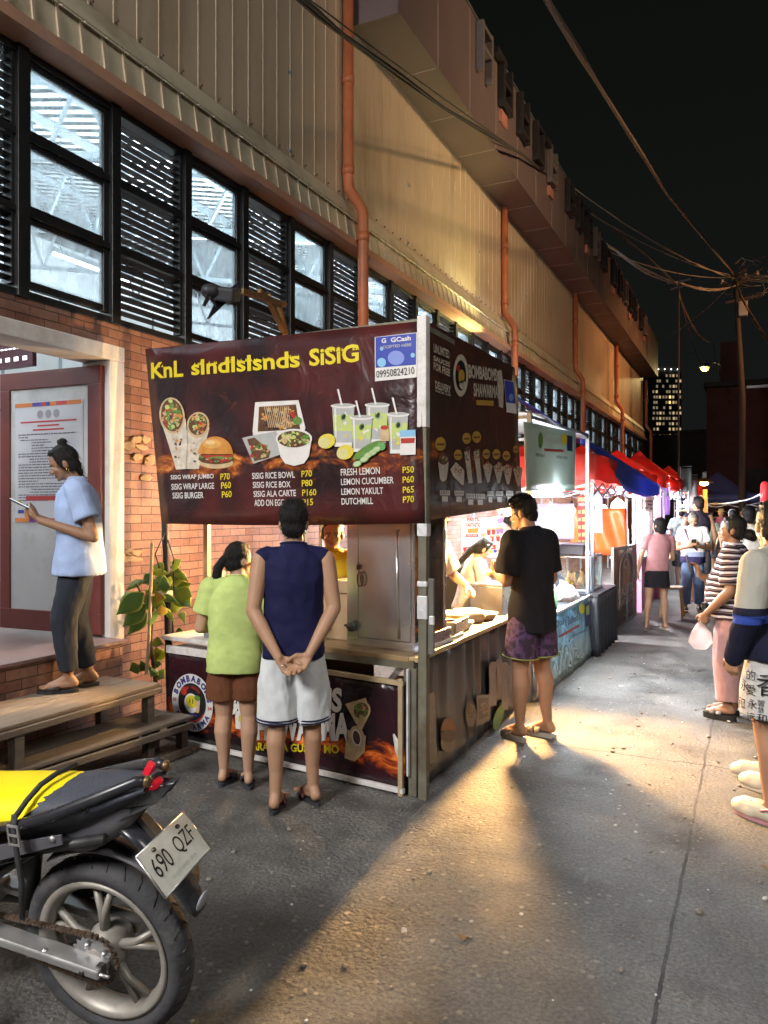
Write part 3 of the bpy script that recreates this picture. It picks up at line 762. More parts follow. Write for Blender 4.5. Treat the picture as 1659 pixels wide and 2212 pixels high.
for i in range(9):
    for j in range(22):
        u_ = (i + .5 + random.uniform(-.18, .18)) / 9; z = tz - 1.6 - j * 1.62
        if z < 18: continue
        r_ = random.random(); mt = WL if (i in (2, 6, 8) and r_ < .62) or r_ < .10 else (WL2 if r_ < .75 else None)
        if i == 5 and (4 <= j <= 5 or 11 <= j <= 12): mt = WL3
        if mt is None: continue
        q = MB(); q.box(V((tl.x, tl.y, 0)) + ux * tww * u_ - vy * .03 + V((0, 0, z)), (tww / 9 * .55, .08, .8), mt, Matrix((ux, vy, (0, 0, 1))).transposed())
        if len(tw.children) < 98: q.build('window', tw)
for k in range(4):
    q = MB(); q.ell(tl + ux * tww * (.2 + .22 * k) + V((0, 0, .3)) - vy * .2, .16, Mglow('roof_lamp', (.9, .95, 1), 8), nu=8, nv=6); q.build('roof_lamp', tw)
# lit street lamp
sl = at(1523, 797, 44); lp = thing('street_lamp', 'tall street lamp with a glowing yellow-green head above the dark buildings', 'street lamp', (sl.x + 1.0, sl.y + 1, 0))
lo = V((sl.x + 1.0, sl.y + 1, 0)); LPM = M('lamp_post_metal', (.12, .12, .12), .5, .5)
q = MB(); q.tube([(0, 0, 0), (0, 0, 5), (0, 0, sl.z + .3)], [.12, .10, .07], LPM, 10); q.build('pole', lp)
q = MB(); q.tube([(0, 0, sl.z + .2), (-.5, -.5, sl.z + .45), (-1, -1, sl.z + .28)], .04, LPM, 8); q.build('arm', lp)
q = MB(); q.lathe([(.02, .34), (.16, .3), (.3, .14), (.3, .1)], sl - lo + V((0, 0, -.02)), LPM, 14); hd = q.build('lamp_hood', lp)
q = MB(); q.ell(sl - lo + V((0, 0, .04)), (.22, .22, .17), Mglow('lamp_yellow_green', (1, .88, .16), 2.4)); q.build('bulb', lp)
lamp('street_lamp_light', 'POINT', sl + V((-.2, -.2, -.35)), 900, (1, .75, .3), .3)
# utility pole with its tangle of wires
up = at(1597, 1106, 26); upz = at(1590, 600, 26).z; uo = V((up.x, up.y, 0))
ut = thing('utility_pole', 'leaning grey utility pole with cross arms and tangled wire bundles over the lane', 'utility pole', uo)
PW = M('pole_wood', (.05, .042, .038), .85, var=.3, vs=6, stretch=(6, 6, .6), bump=.4)
tp = at(1588, 596, 26) - uo
q = MB(); q.tube([(.08, 0, 0), (.1, 0, at(1603, 860, 26).z), tuple(tp)], [.12, .10, .075], PW, 12); q.build('pole', ut)
q = MB(); q.bar(tp + V((-.5, 0, -.3)), tp + V((1.2, .2, -.1)), .10, .10, PW); q.bar(tp + V((-.3, 0, -.9)), tp + V((.9, 0, -.75)), .09, .09, PW); q.build('cross_arm', ut)
for k in range(5):
    q = MB(); q.lathe([(.0, 0), (.05, .0), (.06, .05), (.035, .08), (.05, .12), (0, .15)], tp + V((-.4 + .36 * k, .03, -.18 + k * .045)), M('insulator', (.45, .44, .42), .25), 10); q.build('insulator', ut)
q = MB(); q.box(tp + V((.25, -.2, -1.2)), (.28, .2, .5), M('meter_box', (.25, .25, .24), .5)); q.build('junction_box', ut, bevel=.02)
tpw = tp + uo
p2 = at(1466, 640, 24); p2o = V((p2.x, p2.y, 0)); p2z = at(1466, 610, 24).z
u2 = thing('service_post', 'thin steel service post with a short cross piece carrying wires left of the utility pole', 'post', p2o)
q = MB(); q.tube([(0, 0, 0), (0, 0, p2z + .3)], [.03, .022], PW, 8); q.build('pole', u2)
q = MB(); q.bar((-.35, 0, p2z + .0), (.35, 0, p2z + .05), .05, .05, LPM); q.bar((-.25, 0, p2z - .2), (.2, 0, p2z - .12), .04, .04, LPM); q.build('cross_arm', u2)
CBL = M('cable_black', (.05, .045, .045), .55); CBW = M('cable_grey', (.24, .22, .20), .5); CBB = M('cable_brown', (.13, .085, .065), .6)
def wire(label, pts, r, mat, n=1, spread=.0, sag=0, group=None, seg=16):
    q = MB(); pts = [V(p) for p in pts]
    for k in range(n):
        off = V((random.uniform(-1, 1), random.uniform(-1, 1), random.uniform(-1, 1))) * spread; o = []
        for i in range(len(pts) - 1):
            for j in range(seg + (i == len(pts) - 2)):
                t = j / seg; o.append(pts[i].lerp(pts[i + 1], t) - V((0, 0, sag * 4 * t * (1 - t) * (1 + random.uniform(-.1, .1) * (n > 1)))) + off * (1 - .6 * abs(2 * t - 1)) )
        q.tube(o, r, mat, 6)
    o = q.build('overhead_cable'); tag(o, label, 'cable', group); return o
random.seed(21)
wire('thick brown bundle of cables from the top of the photo to the utility pole', [(-.4, -4, 6.4), at(1168, -20, 5), at(1290, 180, 8.5), at(1440, 420, 15), tpw], .012, CBB, 8, .035)
wire('dark drooping cable bundle crossing the top of the ribbed wall', [(-4.2, -2.6, 6.6), at(620, -25, 5.2), at(740, 75, 6.2), at(960, 235, 9), at(1130, 335, 13), at(1255, 440, 19), at(1400, 555, 23), p2 + V((0, 0, .3))], .012, CBL, 5, .02, seg=10)
wire('single black cable just below the drooping bundle on the ribbed wall', [at(630, -25, 5.3), at(690, 15, 6), at(835, 125, 7), at(1010, 250, 10), at(1145, 345, 14)], .007, CBL, 1, seg=10)
for k, (a, dd, nm) in enumerate((((1260, 400), 25, 'upper thin grey wire fanning left from the pole to the roof corner'), ((1310, 430), 27, 'second thin grey wire fanning left from the pole to the fascia'), ((1230, 380), 25, 'pale wire running from the fascia end letters to the pole'), ((1420, 640), 30, 'lowest thin wire from the market roof end to the pole'))):
    ep = atx(a[0], a[1], -3.66); ep.z = min(ep.z, 8.8); wire(nm, [ep, tpw + V((0, 0, -.05 * k))], .012, CBW, 2 if k == 2 else 1, .02, .25)
wire('bright sagging wire between service post and utility pole', [p2 + V((0, 0, .45)), tpw + V((.1, 0, -.3))], .014, CBW, 4, .04, .2)
wire('wire bundle fanning from the service post back to the fascia', [p2 + V((0, 0, .4)), at(1330, 540, 24), atx(1240, 440, -3.66)], .011, CBW, 5, .09, .15)
wire('pair of wires dropping from the pole beyond the right edge', [tpw + V((0, 0, -.2)), at(1700, 780, 18), (6, 12, 5)], .02, CBB, 3, .03, .3)
wire('wires leaving the pole head to the right edge of the photo', [tpw + V((0, 0, .05)), at(1720, 590, 20), (8, 14, 8)], .012, CBW, 5, .09, .15)
wire('thin wire sloping down past the street lamp', [p2 + V((0, 0, .2)), at(1510, 780, 34), sl + V((.6, .6, .1))], .012, CBB, 1, 0, .2)
wire('faint wires dropping between the two poles', [p2 + V((0, 0, .1)), at(1540, 740, 30), (hx + 1, 38.4, z_ - .3)], .011, CBB, 2, .05, .4)
q = MB(); random.seed(8)
for k in range(16):
    a = tpw + V((random.uniform(-.6, 1.0), random.uniform(-.2, .2), random.uniform(-.7, .35))); o = [a]
    for j in range(5): o.append(o[-1] + V((random.uniform(-.35, .5), random.uniform(-.1, .1), random.uniform(-.25, .2))))
    q.tube(o, .011, random.choice((CBW, CBL, CBB)), 5)
tag(q.build('wire_tangle'), 'knot of loose wires around the utility pole head', 'cable')
Mglass('white_film', (1, .95, .93), .35, .2, (.75, .68, .66))
# ================================================================== FIRST STALL (sisig and shawarma)
def off(o):
    t = V((0, 0, 0))
    while o: t += o.location; o = o.parent
    return t
def wb(mb, name, par, **k):
    d = off(par); mb.v = [(x - d.x, y - d.y, z - d.z) for x, y, z in mb.v]
    return mb.build(name, par, **k)

def fire_mat(name, flame_z, width, glow=(.55, .13, .02), base=(.016, .007, .008), mar=(.065, .012, .012), rough=.34, amt=1.0, bmp=.5):
    m, nt, b = newmat(name); tc = nd(nt, 'TexCoord'); O = tc.outputs['Object']; sp = nd(nt, 'SeparateXYZ'); L(nt, O, sp.inputs[0])
    n1 = nd(nt, 'TexNoise'); n1.inputs['Scale'].default_value = 2.6; n1.inputs['Detail'].default_value = 5; L(nt, O, n1.inputs['Vector'])
    c = ramp(nt, n1.outputs['Fac'], [(.38, base), (.62, mar)])
    n2 = nd(nt, 'TexNoise'); n2.inputs['Scale'].default_value = 5; n2.inputs['Detail'].default_value = 7; n2.inputs['Roughness'].default_value = .68; n2.inputs['Distortion'].default_value = .6
    mp = nd(nt, 'Mapping'); mp.inputs['Scale'].default_value = (1, 1, 1.8); L(nt, O, mp.inputs[0]); L(nt, mp.outputs[0], n2.inputs['Vector'])
    d = nd(nt, 'Math', operation='SUBTRACT'); L(nt, sp.outputs[2], d.inputs[0]); d.inputs[1].default_value = flame_z
    ab = nd(nt, 'Math', operation='ABSOLUTE'); L(nt, d.outputs[0], ab.inputs[0])
    mr = nd(nt, 'MapRange'); mr.inputs[1].default_value = 0; mr.inputs[2].default_value = width; mr.inputs[3].default_value = .30 * amt; mr.inputs[4].default_value = 0; L(nt, ab.outputs[0], mr.inputs[0])
    ad = nd(nt, 'Math', operation='ADD'); L(nt, n2.outputs['Fac'], ad.inputs[0]); L(nt, mr.outputs[0], ad.inputs[1])
    f = ramp(nt, ad.outputs[0], [(.62, (0, 0, 0)), (.80, (1, 1, 1))])
    fc = ramp(nt, ad.outputs[0], [(.62, dim(glow, .2)), (.74, dim(glow, .7)), (.88, (min(1, glow[0] * 1.3), glow[1] * 2.6, glow[2] * 3))])
    mm = nd(nt, 'MixRGB'); L(nt, f, mm.inputs[0]); L(nt, c, mm.inputs[1]); L(nt, fc, mm.inputs[2]); L(nt, mm.outputs[0], b.inputs['Base Color'])
    b.inputs['Roughness'].default_value = rough; b.inputs['Specular IOR Level'].default_value = .35
    n3 = nd(nt, 'TexNoise'); n3.inputs['Scale'].default_value = 3.2; n3.inputs['Detail'].default_value = 3; n3.inputs['Distortion'].default_value = 1.2; L(nt, O, n3.inputs['Vector'])
    bumpit(nt, b, n3.outputs['Fac'], bmp, .05); return m


INK = lambda n, c, r=.4, v=.06: M('print_' + n, c, r, var=v, vs=20)
pTor = INK('tortilla', (.55, .48, .39), v=.35)
pW, pY, pG, pLG = INK('white', (.62, .60, .58)), INK('yellow', (.62, .50, .02)), INK('green', (.10, .22, .04), v=.4), INK('lime', (.42, .50, .16))
pBrn, pTan, pRed, pOr, pDk = INK('brown', (.10, .045, .02), v=.5), INK('tan', (.50, .36, .20), v=.3), INK('red', (.36, .03, .02), v=.3), INK('bun', (.52, .22, .04), v=.25), INK('black', (.012, .012, .014))
pBlue, pNavy, pGrey, pLem, pSky = INK('blue', (.03, .05, .32)), INK('navy', (.02, .02, .10)), INK('grey', (.36, .37, .36), v=.1), INK('lemon', (.60, .50, .06), v=.15), INK('sky', (.20, .42, .62))
SB = V((-2.7, 4.9, 0))
sis = thing('food_stall', 'sisig and shawarma stall of dark flame printed banners lit by warm bulbs', 'food stall', SB)
POST = M('old_post_metal', (.16, .15, .11), .6, .3, var=.3, vs=12, dirt=(.1, .07, .04)); POSTB = M('black_post', (.035, .035, .04), .5, .3, dirt=(.09, .08, .07)); TAPE = M('silver_tape', (.62, .62, .64), .35, .2, bump=.6, bs=30)
WHT = M('white_tape_paint', (.60, .58, .56), .6, dirt=(.35, .3, .26), vs=18); EDGE = M('pale_wood_edge', (.48, .34, .17), .5, var=.25, vs=9)
# posts
fp = V((-1.655, 3.90, 0))
q = MB(); q.box(fp + V((0, 0, 1.33)), (.05, .05, 2.66), POST); q.box(fp + V((-.002, -.002, 2.38)), (.056, .056, .62), WHT)
for z, h_ in ((1.50, .07), (1.07, .13), (1.20, .03)): q.box(fp + V((0, 0, z)), (.06, .06, h_), TAPE)
q.box(fp + V((.045, .0, 1.02)), (.035, .02, .42), M('hanging_plastic', (.12, .115, .10), .5)); q.box(fp + V((.05, -.004, 1.0)), (.03, .02, .05), TAPE)
wb(q, 'post', sis, bevel=.004)
lp_ = G(362, 1600) + V((-.06, .1, 0))
q = MB(); q.tube([lp_, lp_ + V((-.06, .02, 1.3)), lp_ + V((-.16, .05, 2.75))], .026, POSTB, 10); q.box(lp_ + V((-.03, -.02, 1.02)), (.07, .07, .035), TAPE)
q.tube([lp_ + V((-.03, -.03, 1.45)), lp_ + V((-.09, -.06, 1.3)), lp_ + V((-.04, -.03, 1.1))], .005, pDk, 5); q.tube([lp_ + V((.0, -.03, 1.4)), lp_ + V((.05, -.03, 1.28)), lp_ + V((.03, 0, 1.0))], .005, pDk, 5)
wb(q, 'post', sis)
q = MB(); q.box((-3.70, 4.55, 1.4), (.04, .04, 2.7), EDGE); wb(q, 'post', sis)
for (x, y) in ((-1.76, 6.05), (-3.75, 6.0)):
    q = MB(); q.box((x, y, 1.35), (.045, .045, 2.7), POST); wb(q, 'post', sis)
# ------------- front banner
z4 = zoomer(350, 780, 2.212)
F = Plane((-1.73, 3.88, 0), (.9941, -.1082, 0), (-.1082, -.9941, 0), zf=z4)
q = MB(); cor = [F.hit(*p) for p in ((30, 205), (1545, 52), (1575, 1168), (120, 1170))]
nu, nv = 24, 14; FIRE = fire_mat('flame_banner_print', 1.92, .16, amt=.72, bmp=.4)
def fb_pt(i, j):
    a = V(cor[0]).lerp(V(cor[1]), i); c = V(cor[3]).lerp(V(cor[2]), i); k = c.lerp(a, j)
    return F.pt(k.x, k.y + (-.012 * math.sin(math.pi * i) if j < .01 else 0), 0)
q.surf(fb_pt, nu, nv, FIRE)
ban = wb(q, 'front_banner', sis, solid=.004)
e1 = .006
def part(fn, name, par):
    q = MB(); fn(q); return wb(q, name, par)
def title(q):
    F.text(q, *TI[0])
    random.seed(2)
    for (xa, ya, xb, yb) in (TI[1],):
        for k in range(int((xb - xa) / 17)):
            t = random.random(); x = xa + (xb - xa) * t; y = ya + (yb - ya) * t + 14
            F.poly(q, [(x - 6, y + 8), (x + 6, y + 8), (x + random.uniform(-4, 4), y - random.uniform(6, 16))], pY, e1 - .001)
for TI in ((('KnL', (66, 370), (243, 358), (64, 282), pY, e1, .025), (70, 287, 128, 283)), (('sIndIsIsnds', (288, 352), (888, 306), (286, 268), pY, e1, .025), (290, 275, 880, 232)), (('SiSiG', (940, 302), (1214, 276), (938, 206), pY, e1, .025), (942, 208, 1210, 188))): part(title, 'title_lettering', ban)
def stick(q):
    F.poly(q, [(1301, 140), (1536, 114), (1533, 362), (1303, 384)], pW, e1); F.poly(q, [(1306, 142), (1531, 118), (1529, 292), (1307, 310)], pBlue, e1 + .001)
    F.oval(q, 1340, 280, 24, 26, pSky, e1 + .002); F.oval(q, 1512, 240, 12, 13, pSky, e1 + .002); F.oval(q, 1420, 255, 46, 40, INK('pale_blue', (.18, .24, .55)), e1 + .002); F.oval(q, 1340, 205, 9, 10, pSky, e1 + .002)
    F.text(q, 'G', (1340, 174), (1366, 172), (1340, 148), pW, e1 + .003, .03); F.text(q, 'GCash', (1392, 170), (1502, 158), (1391, 144), pW, e1 + .003, .03); F.text(q, 'ACCEPTED HERE', (1330, 206), (1505, 190), (1330, 190), pGrey, e1 + .003, .02)
    F.text(q, '09950824210', (1312, 366), (1522, 344), (1311, 326), pDk, e1 + .003, .0)
part(stick, 'payment_sticker', ban)
def prices(q):
    rows_ = [('SISIG WRAP JUMBO', 174, 934, 412, 928, 32), ('SISIG WRAP LARGE', 178, 984, 414, 978, 33), ('SISIG BURGER', 184, 1032, 355, 1030, 34),
             ('SISIG RICE BOWL', 624, 924, 860, 917, 34), ('SISIG RICE BOX', 628, 974, 836, 970, 34), ('SISIG ALA CARTE', 632, 1024, 866, 1018, 34), ('ADD ON EGG', 636, 1074, 800, 1072, 36),
             ('FRESH LEMON', 1114, 906, 1330, 896, 38), ('LEMON CUCUMBER', 1115, 958, 1406, 948, 36), ('LEMON YAKULT', 1117, 1012, 1348, 1006, 36), ('DUTCHMILL', 1118, 1066, 1292, 1062, 36)]
    for t, xa, ya, xb, yb, h_ in rows_:
        if xa // 450 == COL: F.text(q, t, (xa, ya), (xb, yb), (xa - 1, ya - h_), pW, e1, .012)
    if 0: pass
for COL in range(3): part(prices, 'price_list', ban)
def prices2(q):
    for t, xa, ya, xb in (('P70', 448, 930, 500), ('P60', 452, 978, 506), ('P60', 456, 1028, 510), ('P70', 896, 914, 954), ('P80', 898, 966, 956), ('P160', 900, 1018, 978), ('P15', 902, 1072, 960), ('P50', 1455, 892, 1518), ('P60', 1455, 946, 1518), ('P65', 1456, 1002, 1518), ('P70', 1457, 1056, 1518)):
        if (xa - 440) // 450 == COL: F.text(q, t, (xa, ya), (xb, ya - 4), (xa, ya - 36), pY, e1, .012)
for COL in range(3): part(prices2, 'price_column', ban)
def speck(q, x, y, rx, ry, n, mats, s, e, pl=F):
    for k in range(n):
        a = random.random() * 6.28; r_ = math.sqrt(random.random()); ss = s * random.uniform(.6, 1.5)
        pl.oval(q, x + rx * r_ * math.cos(a), y + ry * r_ * math.sin(a), ss, ss * random.uniform(.4, 1), random.choice(mats), e + random.random() * .0015, n=7, rot=random.random() * 3, jag=.25)
random.seed(4)
def wraps(q):
    F.poly(q, [(262, 650), (388, 640), (372, 700), (345, 740), (330, 868), (245, 868)], pTor, e1); F.oval(q, 325, 625, 62, 72, pTan, e1 + .001, rot=.2); F.oval(q, 325, 622, 52, 60, pBrn, e1 + .002, rot=.2); speck(q, 325, 622, 46, 54, 55, [pRed, pG, pTan, pLG, pOr], 8, e1 + .003)
    F.poly(q, [(122, 600), (258, 590), (268, 700), (262, 868), (206, 872), (160, 720)], pTor, e1 + .0045); F.oval(q, 184, 575, 70, 102, pTan, e1 + .005, rot=-.12); F.oval(q, 184, 572, 60, 90, pBrn, e1 + .006, rot=-.12); speck(q, 184, 572, 50, 80, 80, [pRed, pG, pTan, pLG, pRed, pOr, pG], 10, e1 + .0065)
    speck(q, 215, 740, 30, 90, 12, [pBrn, pOr], 7, e1 + .007); speck(q, 295, 780, 28, 60, 8, [pBrn, pOr], 5, e1 + .007)
part(wraps, 'wrap_picture', ban)
def burger(q):
    F.oval(q, 425, 835, 94, 32, pTan, e1 + .001); F.oval(q, 425, 812, 98, 30, pBrn, e1 + .002); speck(q, 425, 812, 86, 18, 40, [pTan, pBrn, pG, pRed], 7, e1 + .003)
    F.poly(q, [(335, 792), (515, 792), (505, 806), (440, 798), (370, 808)], pRed, e1 + .005); F.oval(q, 424, 786, 96, 97, pOr, e1 + .006, a0=math.pi, a1=2 * math.pi); F.oval(q, 405, 730, 52, 26, INK('bun_light', (.62, .32, .08), v=.2), e1 + .0065); F.oval(q, 396, 722, 26, 12, INK('bun_glint', (.68, .48, .22)), e1 + .007); speck(q, 424, 735, 60, 30, 26, [pTan], 2.6, e1 + .0075); F.poly(q, [(332, 800), (350, 812), (372, 800), (395, 815), (420, 803), (450, 817), (478, 803), (500, 815), (518, 800), (516, 792), (335, 792)], pG, e1 + .0045)
part(burger, 'burger_picture', ban)
def boxes(q):
    F.poly(q, [(640, 500), (880, 488), (918, 640), (905, 690), (630, 690), (626, 660)], pW, e1); F.poly(q, [(662, 525), (866, 512), (890, 650), (655, 662)], pBrn, e1 + .001); speck(q, 775, 590, 98, 62, 150, [pBrn, pTan, pDk, pTan, pOr], 9, e1 + .002)
    for k in range(13): F.poly(q, [(690 + k * 11, 520), (694 + k * 11, 520), (722 + k * 10, 640), (717 + k * 10, 640)], pTan, e1 + .004)
    F.oval(q, 876, 602, 24, 22, pG, e1 + .005); speck(q, 850, 570, 20, 26, 10, [pRed], 8, e1 + .005)
    F.poly(q, [(572, 698), (600, 690), (760, 660), (786, 730), (780, 790), (634, 840)], pGrey, e1 + .006); F.poly(q, [(600, 705), (640, 695), (730, 770), (720, 808), (640, 825)], pBrn, e1 + .007); speck(q, 660, 765, 58, 42, 50, [pRed, pBrn, pG, pTan], 8, e1 + .0075)
    F.poly(q, [(760, 690), (960, 690), (942, 800), (915, 838), (860, 852), (810, 838), (785, 800)], pW, e1 + .009); F.oval(q, 860, 702, 101, 55, pW, e1 + .010); F.oval(q, 860, 704, 90, 46, pBrn, e1 + .011); speck(q, 862, 705, 80, 38, 70, [pBrn, pLG, pTan, pG], 11, e1 + .012)
part(boxes, 'rice_bowl_picture', ban)
def drinks(q):
    def cup(x, y, w_, h_, e):
        k = w_ * .5
        F.poly(q, [(x - k, y), (x + k, y), (x + k * .78, y + h_), (x - k * .78, y + h_)], pGrey, e); F.poly(q, [(x - k * .94, y + h_ * .22), (x + k * .94, y + h_ * .22), (x + k * .84, y + h_ * .62), (x - k * .84, y + h_ * .62)], pLG, e + .0005)
        F.oval(q, x, y, k * 1.12, 13, pW, e + .001); F.oval(q, x, y - 5, k * .95, 9, pGrey, e + .0015); F.poly(q, [(x - 34, y - 92), (x - 24, y - 94), (x - 2, y - 2), (x - 12, y - 2)], pW, e + .002)
        F.oval(q, x + 2, y + h_ * .27, 14, 19, pG, e + .002, rot=.4); F.oval(q, x + 4, y + h_ * .27, 9, 13, pDk, e + .0024, rot=.4)
        F.poly(q, [(x - k * .80, y + h_ * .06), (x - k * .62, y + h_ * .06), (x - k * .58, y + h_ * .9), (x - k * .68, y + h_ * .9)], pW, e + .0016); F.poly(q, [(x - k * .78, y + h_ * .9), (x + k * .78, y + h_ * .9), (x + k * .76, y + h_), (x - k * .76, y + h_)], pW, e + .001)
        speck(q, x, y + h_ * .45, k * .7, h_ * .3, 14, [pLem, pLG, pGrey, pW], 9, e + .0008)
    cup(1315, 515, 124, 210, e1); cup(1128, 520, 124, 225, e1 + .001); cup(1432, 568, 112, 215, e1 + .004); cup(1232, 585, 118, 190, e1 + .007)
    F.poly(q, [(1338, 632), (1382, 630), (1386, 715), (1336, 718)], pTan, e1 + .009); F.oval(q, 1360, 640, 22, 12, pRed, e1 + .010); F.poly(q, [(1446, 655), (1532, 652), (1532, 790), (1446, 792)], pW, e1 + .010); F.poly(q, [(1446, 655), (1532, 652), (1532, 688), (1446, 692)], pSky, e1 + .011); F.poly(q, [(1450, 700), (1528, 697), (1526, 725), (1452, 728)], pRed, e1 + .011)
    for (x, y) in ((1042, 716), (1144, 776)):
        F.oval(q, x, y, 48, 40, pLem, e1 + .012, rot=-.4); F.oval(q, x - 14, y + 8, 32, 28, INK('lemon_flesh', (.55, .52, .25)), e1 + .013, rot=-.4)
        for k in range(6): F.poly(q, [(x - 14, y + 8), (x - 14 + 26 * math.cos(k * 1.05), y + 8 + 22 * math.sin(k * 1.05)), (x - 14 + 26 * math.cos(k * 1.05 + .12), y + 8 + 22 * math.sin(k * 1.05 + .12))], pLem, e1 + .014)
    F.oval(q, 1268, 765, 92, 26, pG, e1 + .012, rot=-.55); F.oval(q, 1345, 745, 22, 22, INK('cucumber', (.12, .30, .10)), e1 + .013)
    for (x, y) in ((1212, 840), (1250, 815), (1272, 792), (1296, 778), (1318, 760)): F.oval(q, x, y, 26, 17, INK('cucumber', (.12, .30, .10)), e1 + .014, rot=-.4); F.oval(q, x, y, 21, 13, INK('cucumber_flesh', (.42, .50, .28)), e1 + .015, rot=-.4)
part(drinks, 'drinks_picture', ban)
# ------------- side banner
z6 = zoomer(1060, 800, 4.2538)
SDP = Plane((-1.70, 3.95, 0), (0, 1, 0), (1, 0, 0), zf=z6)
c2 = [SDP.hit(*p) for p in ((30, 10), (968, 508), (1085, 1080), (1062, 1950), (95, 2135))]
c2 = [V((.0, SDP.hit(30, 10)[1])), V(SDP.hit(968, 508)), V(SDP.hit(1045, 1980)), V((.0, SDP.hit(95, 2135)[1]))]
q = MB(); FIRE2 = fire_mat('flame_side_print', 1.95, .25, base=(.03, .016, .012), mar=(.06, .018, .012), amt=.35, bmp=.16, rough=.45)
q.surf(lambda i, j: SDP.pt(*(c2[3].lerp(c2[2], i).lerp(c2[0].lerp(c2[1], i), j)), -.003 + .02 * math.sin(i * 3.1) * 0), 18, 12, FIRE2)
sban = wb(q, 'side_banner', sis, solid=.004)
pDW = INK('dim_white', (.42, .37, .30), v=.3); pDY = INK('amber', (.36, .22, .035), v=.2)
def stext(q):
    e = .006
    T = lambda s, a, b_, c_, m_=pDW, bo=.03: SDP.text(q, s, a, b_, c_, m_, e, bo)
    T('UNLIMITED', (95, 345), (262, 415), (92, 250)); T('SAUCES', (92, 430), (265, 505), (92, 375)); T('FOR FREE', (92, 530), (268, 605), (92, 445)); T('DELIVERY', (112, 730), (276, 785), (108, 645)); T('PICK UP', (112, 765), (276, 815), (112, 742))
    SDP.oval(q, 382, 590, 80, 225, pDW, e, inner=.72); SDP.oval(q, 382, 590, 56, 158, pDk, e); SDP.oval(q, 388, 600, 34, 75, pDY, e + .001); SDP.oval(q, 352, 512, 18, 36, pRed, e + .001); SDP.oval(q, 400, 690, 34, 45, pDW, e + .001)
    T('BOMBABOMS', (468, 620), (768, 655), (462, 470), pDW, .04); T('SHAWARMA', (520, 815), (780, 835), (516, 668), pDW, .04); SDP.poly(q, [(545, 850), (732, 860), (730, 915), (548, 905)], pDY, e)
    SDP.poly(q, [(770, 545), (815, 530), (840, 700), (835, 940), (790, 920), (775, 720)], pDW, e - .001)
    SDP.poly(q, [(842, 632), (945, 655), (978, 1000), (872, 980)], pW, e); SDP.poly(q, [(846, 638), (942, 660), (966, 890), (866, 878)], pBlue, e + .001); SDP.oval(q, 915, 825, 24, 42, INK('pale_blue', (.18, .24, .55)), e + .002)
part(stext, 'lettering', sban)
def sfood(q):
    e = .006; random.seed(9)
    for x, y, r_ in ((165, 1320, 58), (445, 1260, 46), (550, 1245, 48), (352, 1435, 44), (655, 1425, 40), (762, 1428, 42), (868, 1445, 40), (968, 1375, 30)):
        SDP.oval(q, x, y, r_, r_ * 1.3, pDY, e, n=16); SDP.poly(q, [(x - r_ * .7, y - 8), (x + r_ * .7, y - 8), (x + r_ * .7, y + 12), (x - r_ * .7, y + 12)], pBrn, e + .001)
    SDP.poly(q, [(140, 1510), (252, 1510), (232, 1690), (210, 1715), (180, 1715), (160, 1690)], pDW, e); SDP.oval(q, 196, 1480, 56, 60, pBrn, e + .001); speck(q, 196, 1470, 40, 45, 18, [pG, pTan, pBrn], 8, e + .002, SDP)
    SDP.poly(q, [(270, 1590), (330, 1510), (420, 1600), (415, 1755), (390, 1750), (300, 1660)], pDW, e); speck(q, 350, 1600, 50, 60, 24, [pBrn, pG, pTan, pRed], 8, e + .001, SDP)
    for x in (460, 560): SDP.poly(q, [(x - 42, 1400), (x + 15, 1390), (x + 48, 1730), (x + 5, 1740)], pDW, e); speck(q, x - 12, 1420, 30, 75, 22, [pBrn, pG, pTan, pRed], 8, e + .001, SDP)
    for x, y in ((668, 1580), (782, 1590), (880, 1600), (992, 1620)):
        SDP.poly(q, [(x - 52, y - 30), (x, y - 70), (x + 52, y - 30), (x + 20, y + 140), (x - 4, y + 150)], pDW, e); speck(q, x, y - 15, 42, 60, 24, [pBrn, pTan, pOr, pRed], 8, e + .001, SDP)
    for x, y, w_ in ((212, 1812, 52), (364, 1815, 48), (488, 1845, 46), (590, 1848, 46), (698, 1820, 32), (795, 1818, 38), (902, 1815, 38), (1000, 1820, 30)):
        SDP.poly(q, [(x - w_, y), (x + w_, y + 3), (x + w_, y + 52), (x - w_, y + 52)], pDW, e); SDP.poly(q, [(x - w_ * .6, y + 62), (x + w_ * .6, y + 64), (x + w_ * .6, y + 120), (x - w_ * .6, y + 118)], pDW, e)
        for k in range(5): SDP.poly(q, [(x - w_ * .8 + k * w_ * .34, y + 10), (x - w_ * .62 + k * w_ * .34, y + 10), (x - w_ * .62 + k * w_ * .34, y + 40), (x - w_ * .8 + k * w_ * .34, y + 40)], pBrn, e + .001)
part(sfood, 'menu_pictures', sban)
# top rails, and an unseen roof sheet added to hold the bulb light in
q = MB(); q.bar(F.pt(-2.1, 2.72, -.02), F.pt(.08, 2.66, -.02), .03, .03, POST); q.bar((-1.70, 3.95, 2.66), (-1.76, 6.05, 2.7), .03, .03, POST); q.bar((-3.75, 4.2, 2.7), (-3.75, 6.0, 2.7), .03, .03, POST); q.bar((-3.75, 6, 2.7), (-1.76, 6.05, 2.7), .03, .03, POST); wb(q, 'top_rails', sis)
q = MB(); q.surf(lambda i, j: (-3.8 + 2.06 * i, 4.16 + 1.9 * j - .22 * i * (1 - j), 2.66 - .05 * math.sin(i * 9) * .4 - .03 * j), 12, 8, M('dark_tarp', (.06, .045, .04), .6)); wb(q, 'roof_sheet', sis, solid=.006)
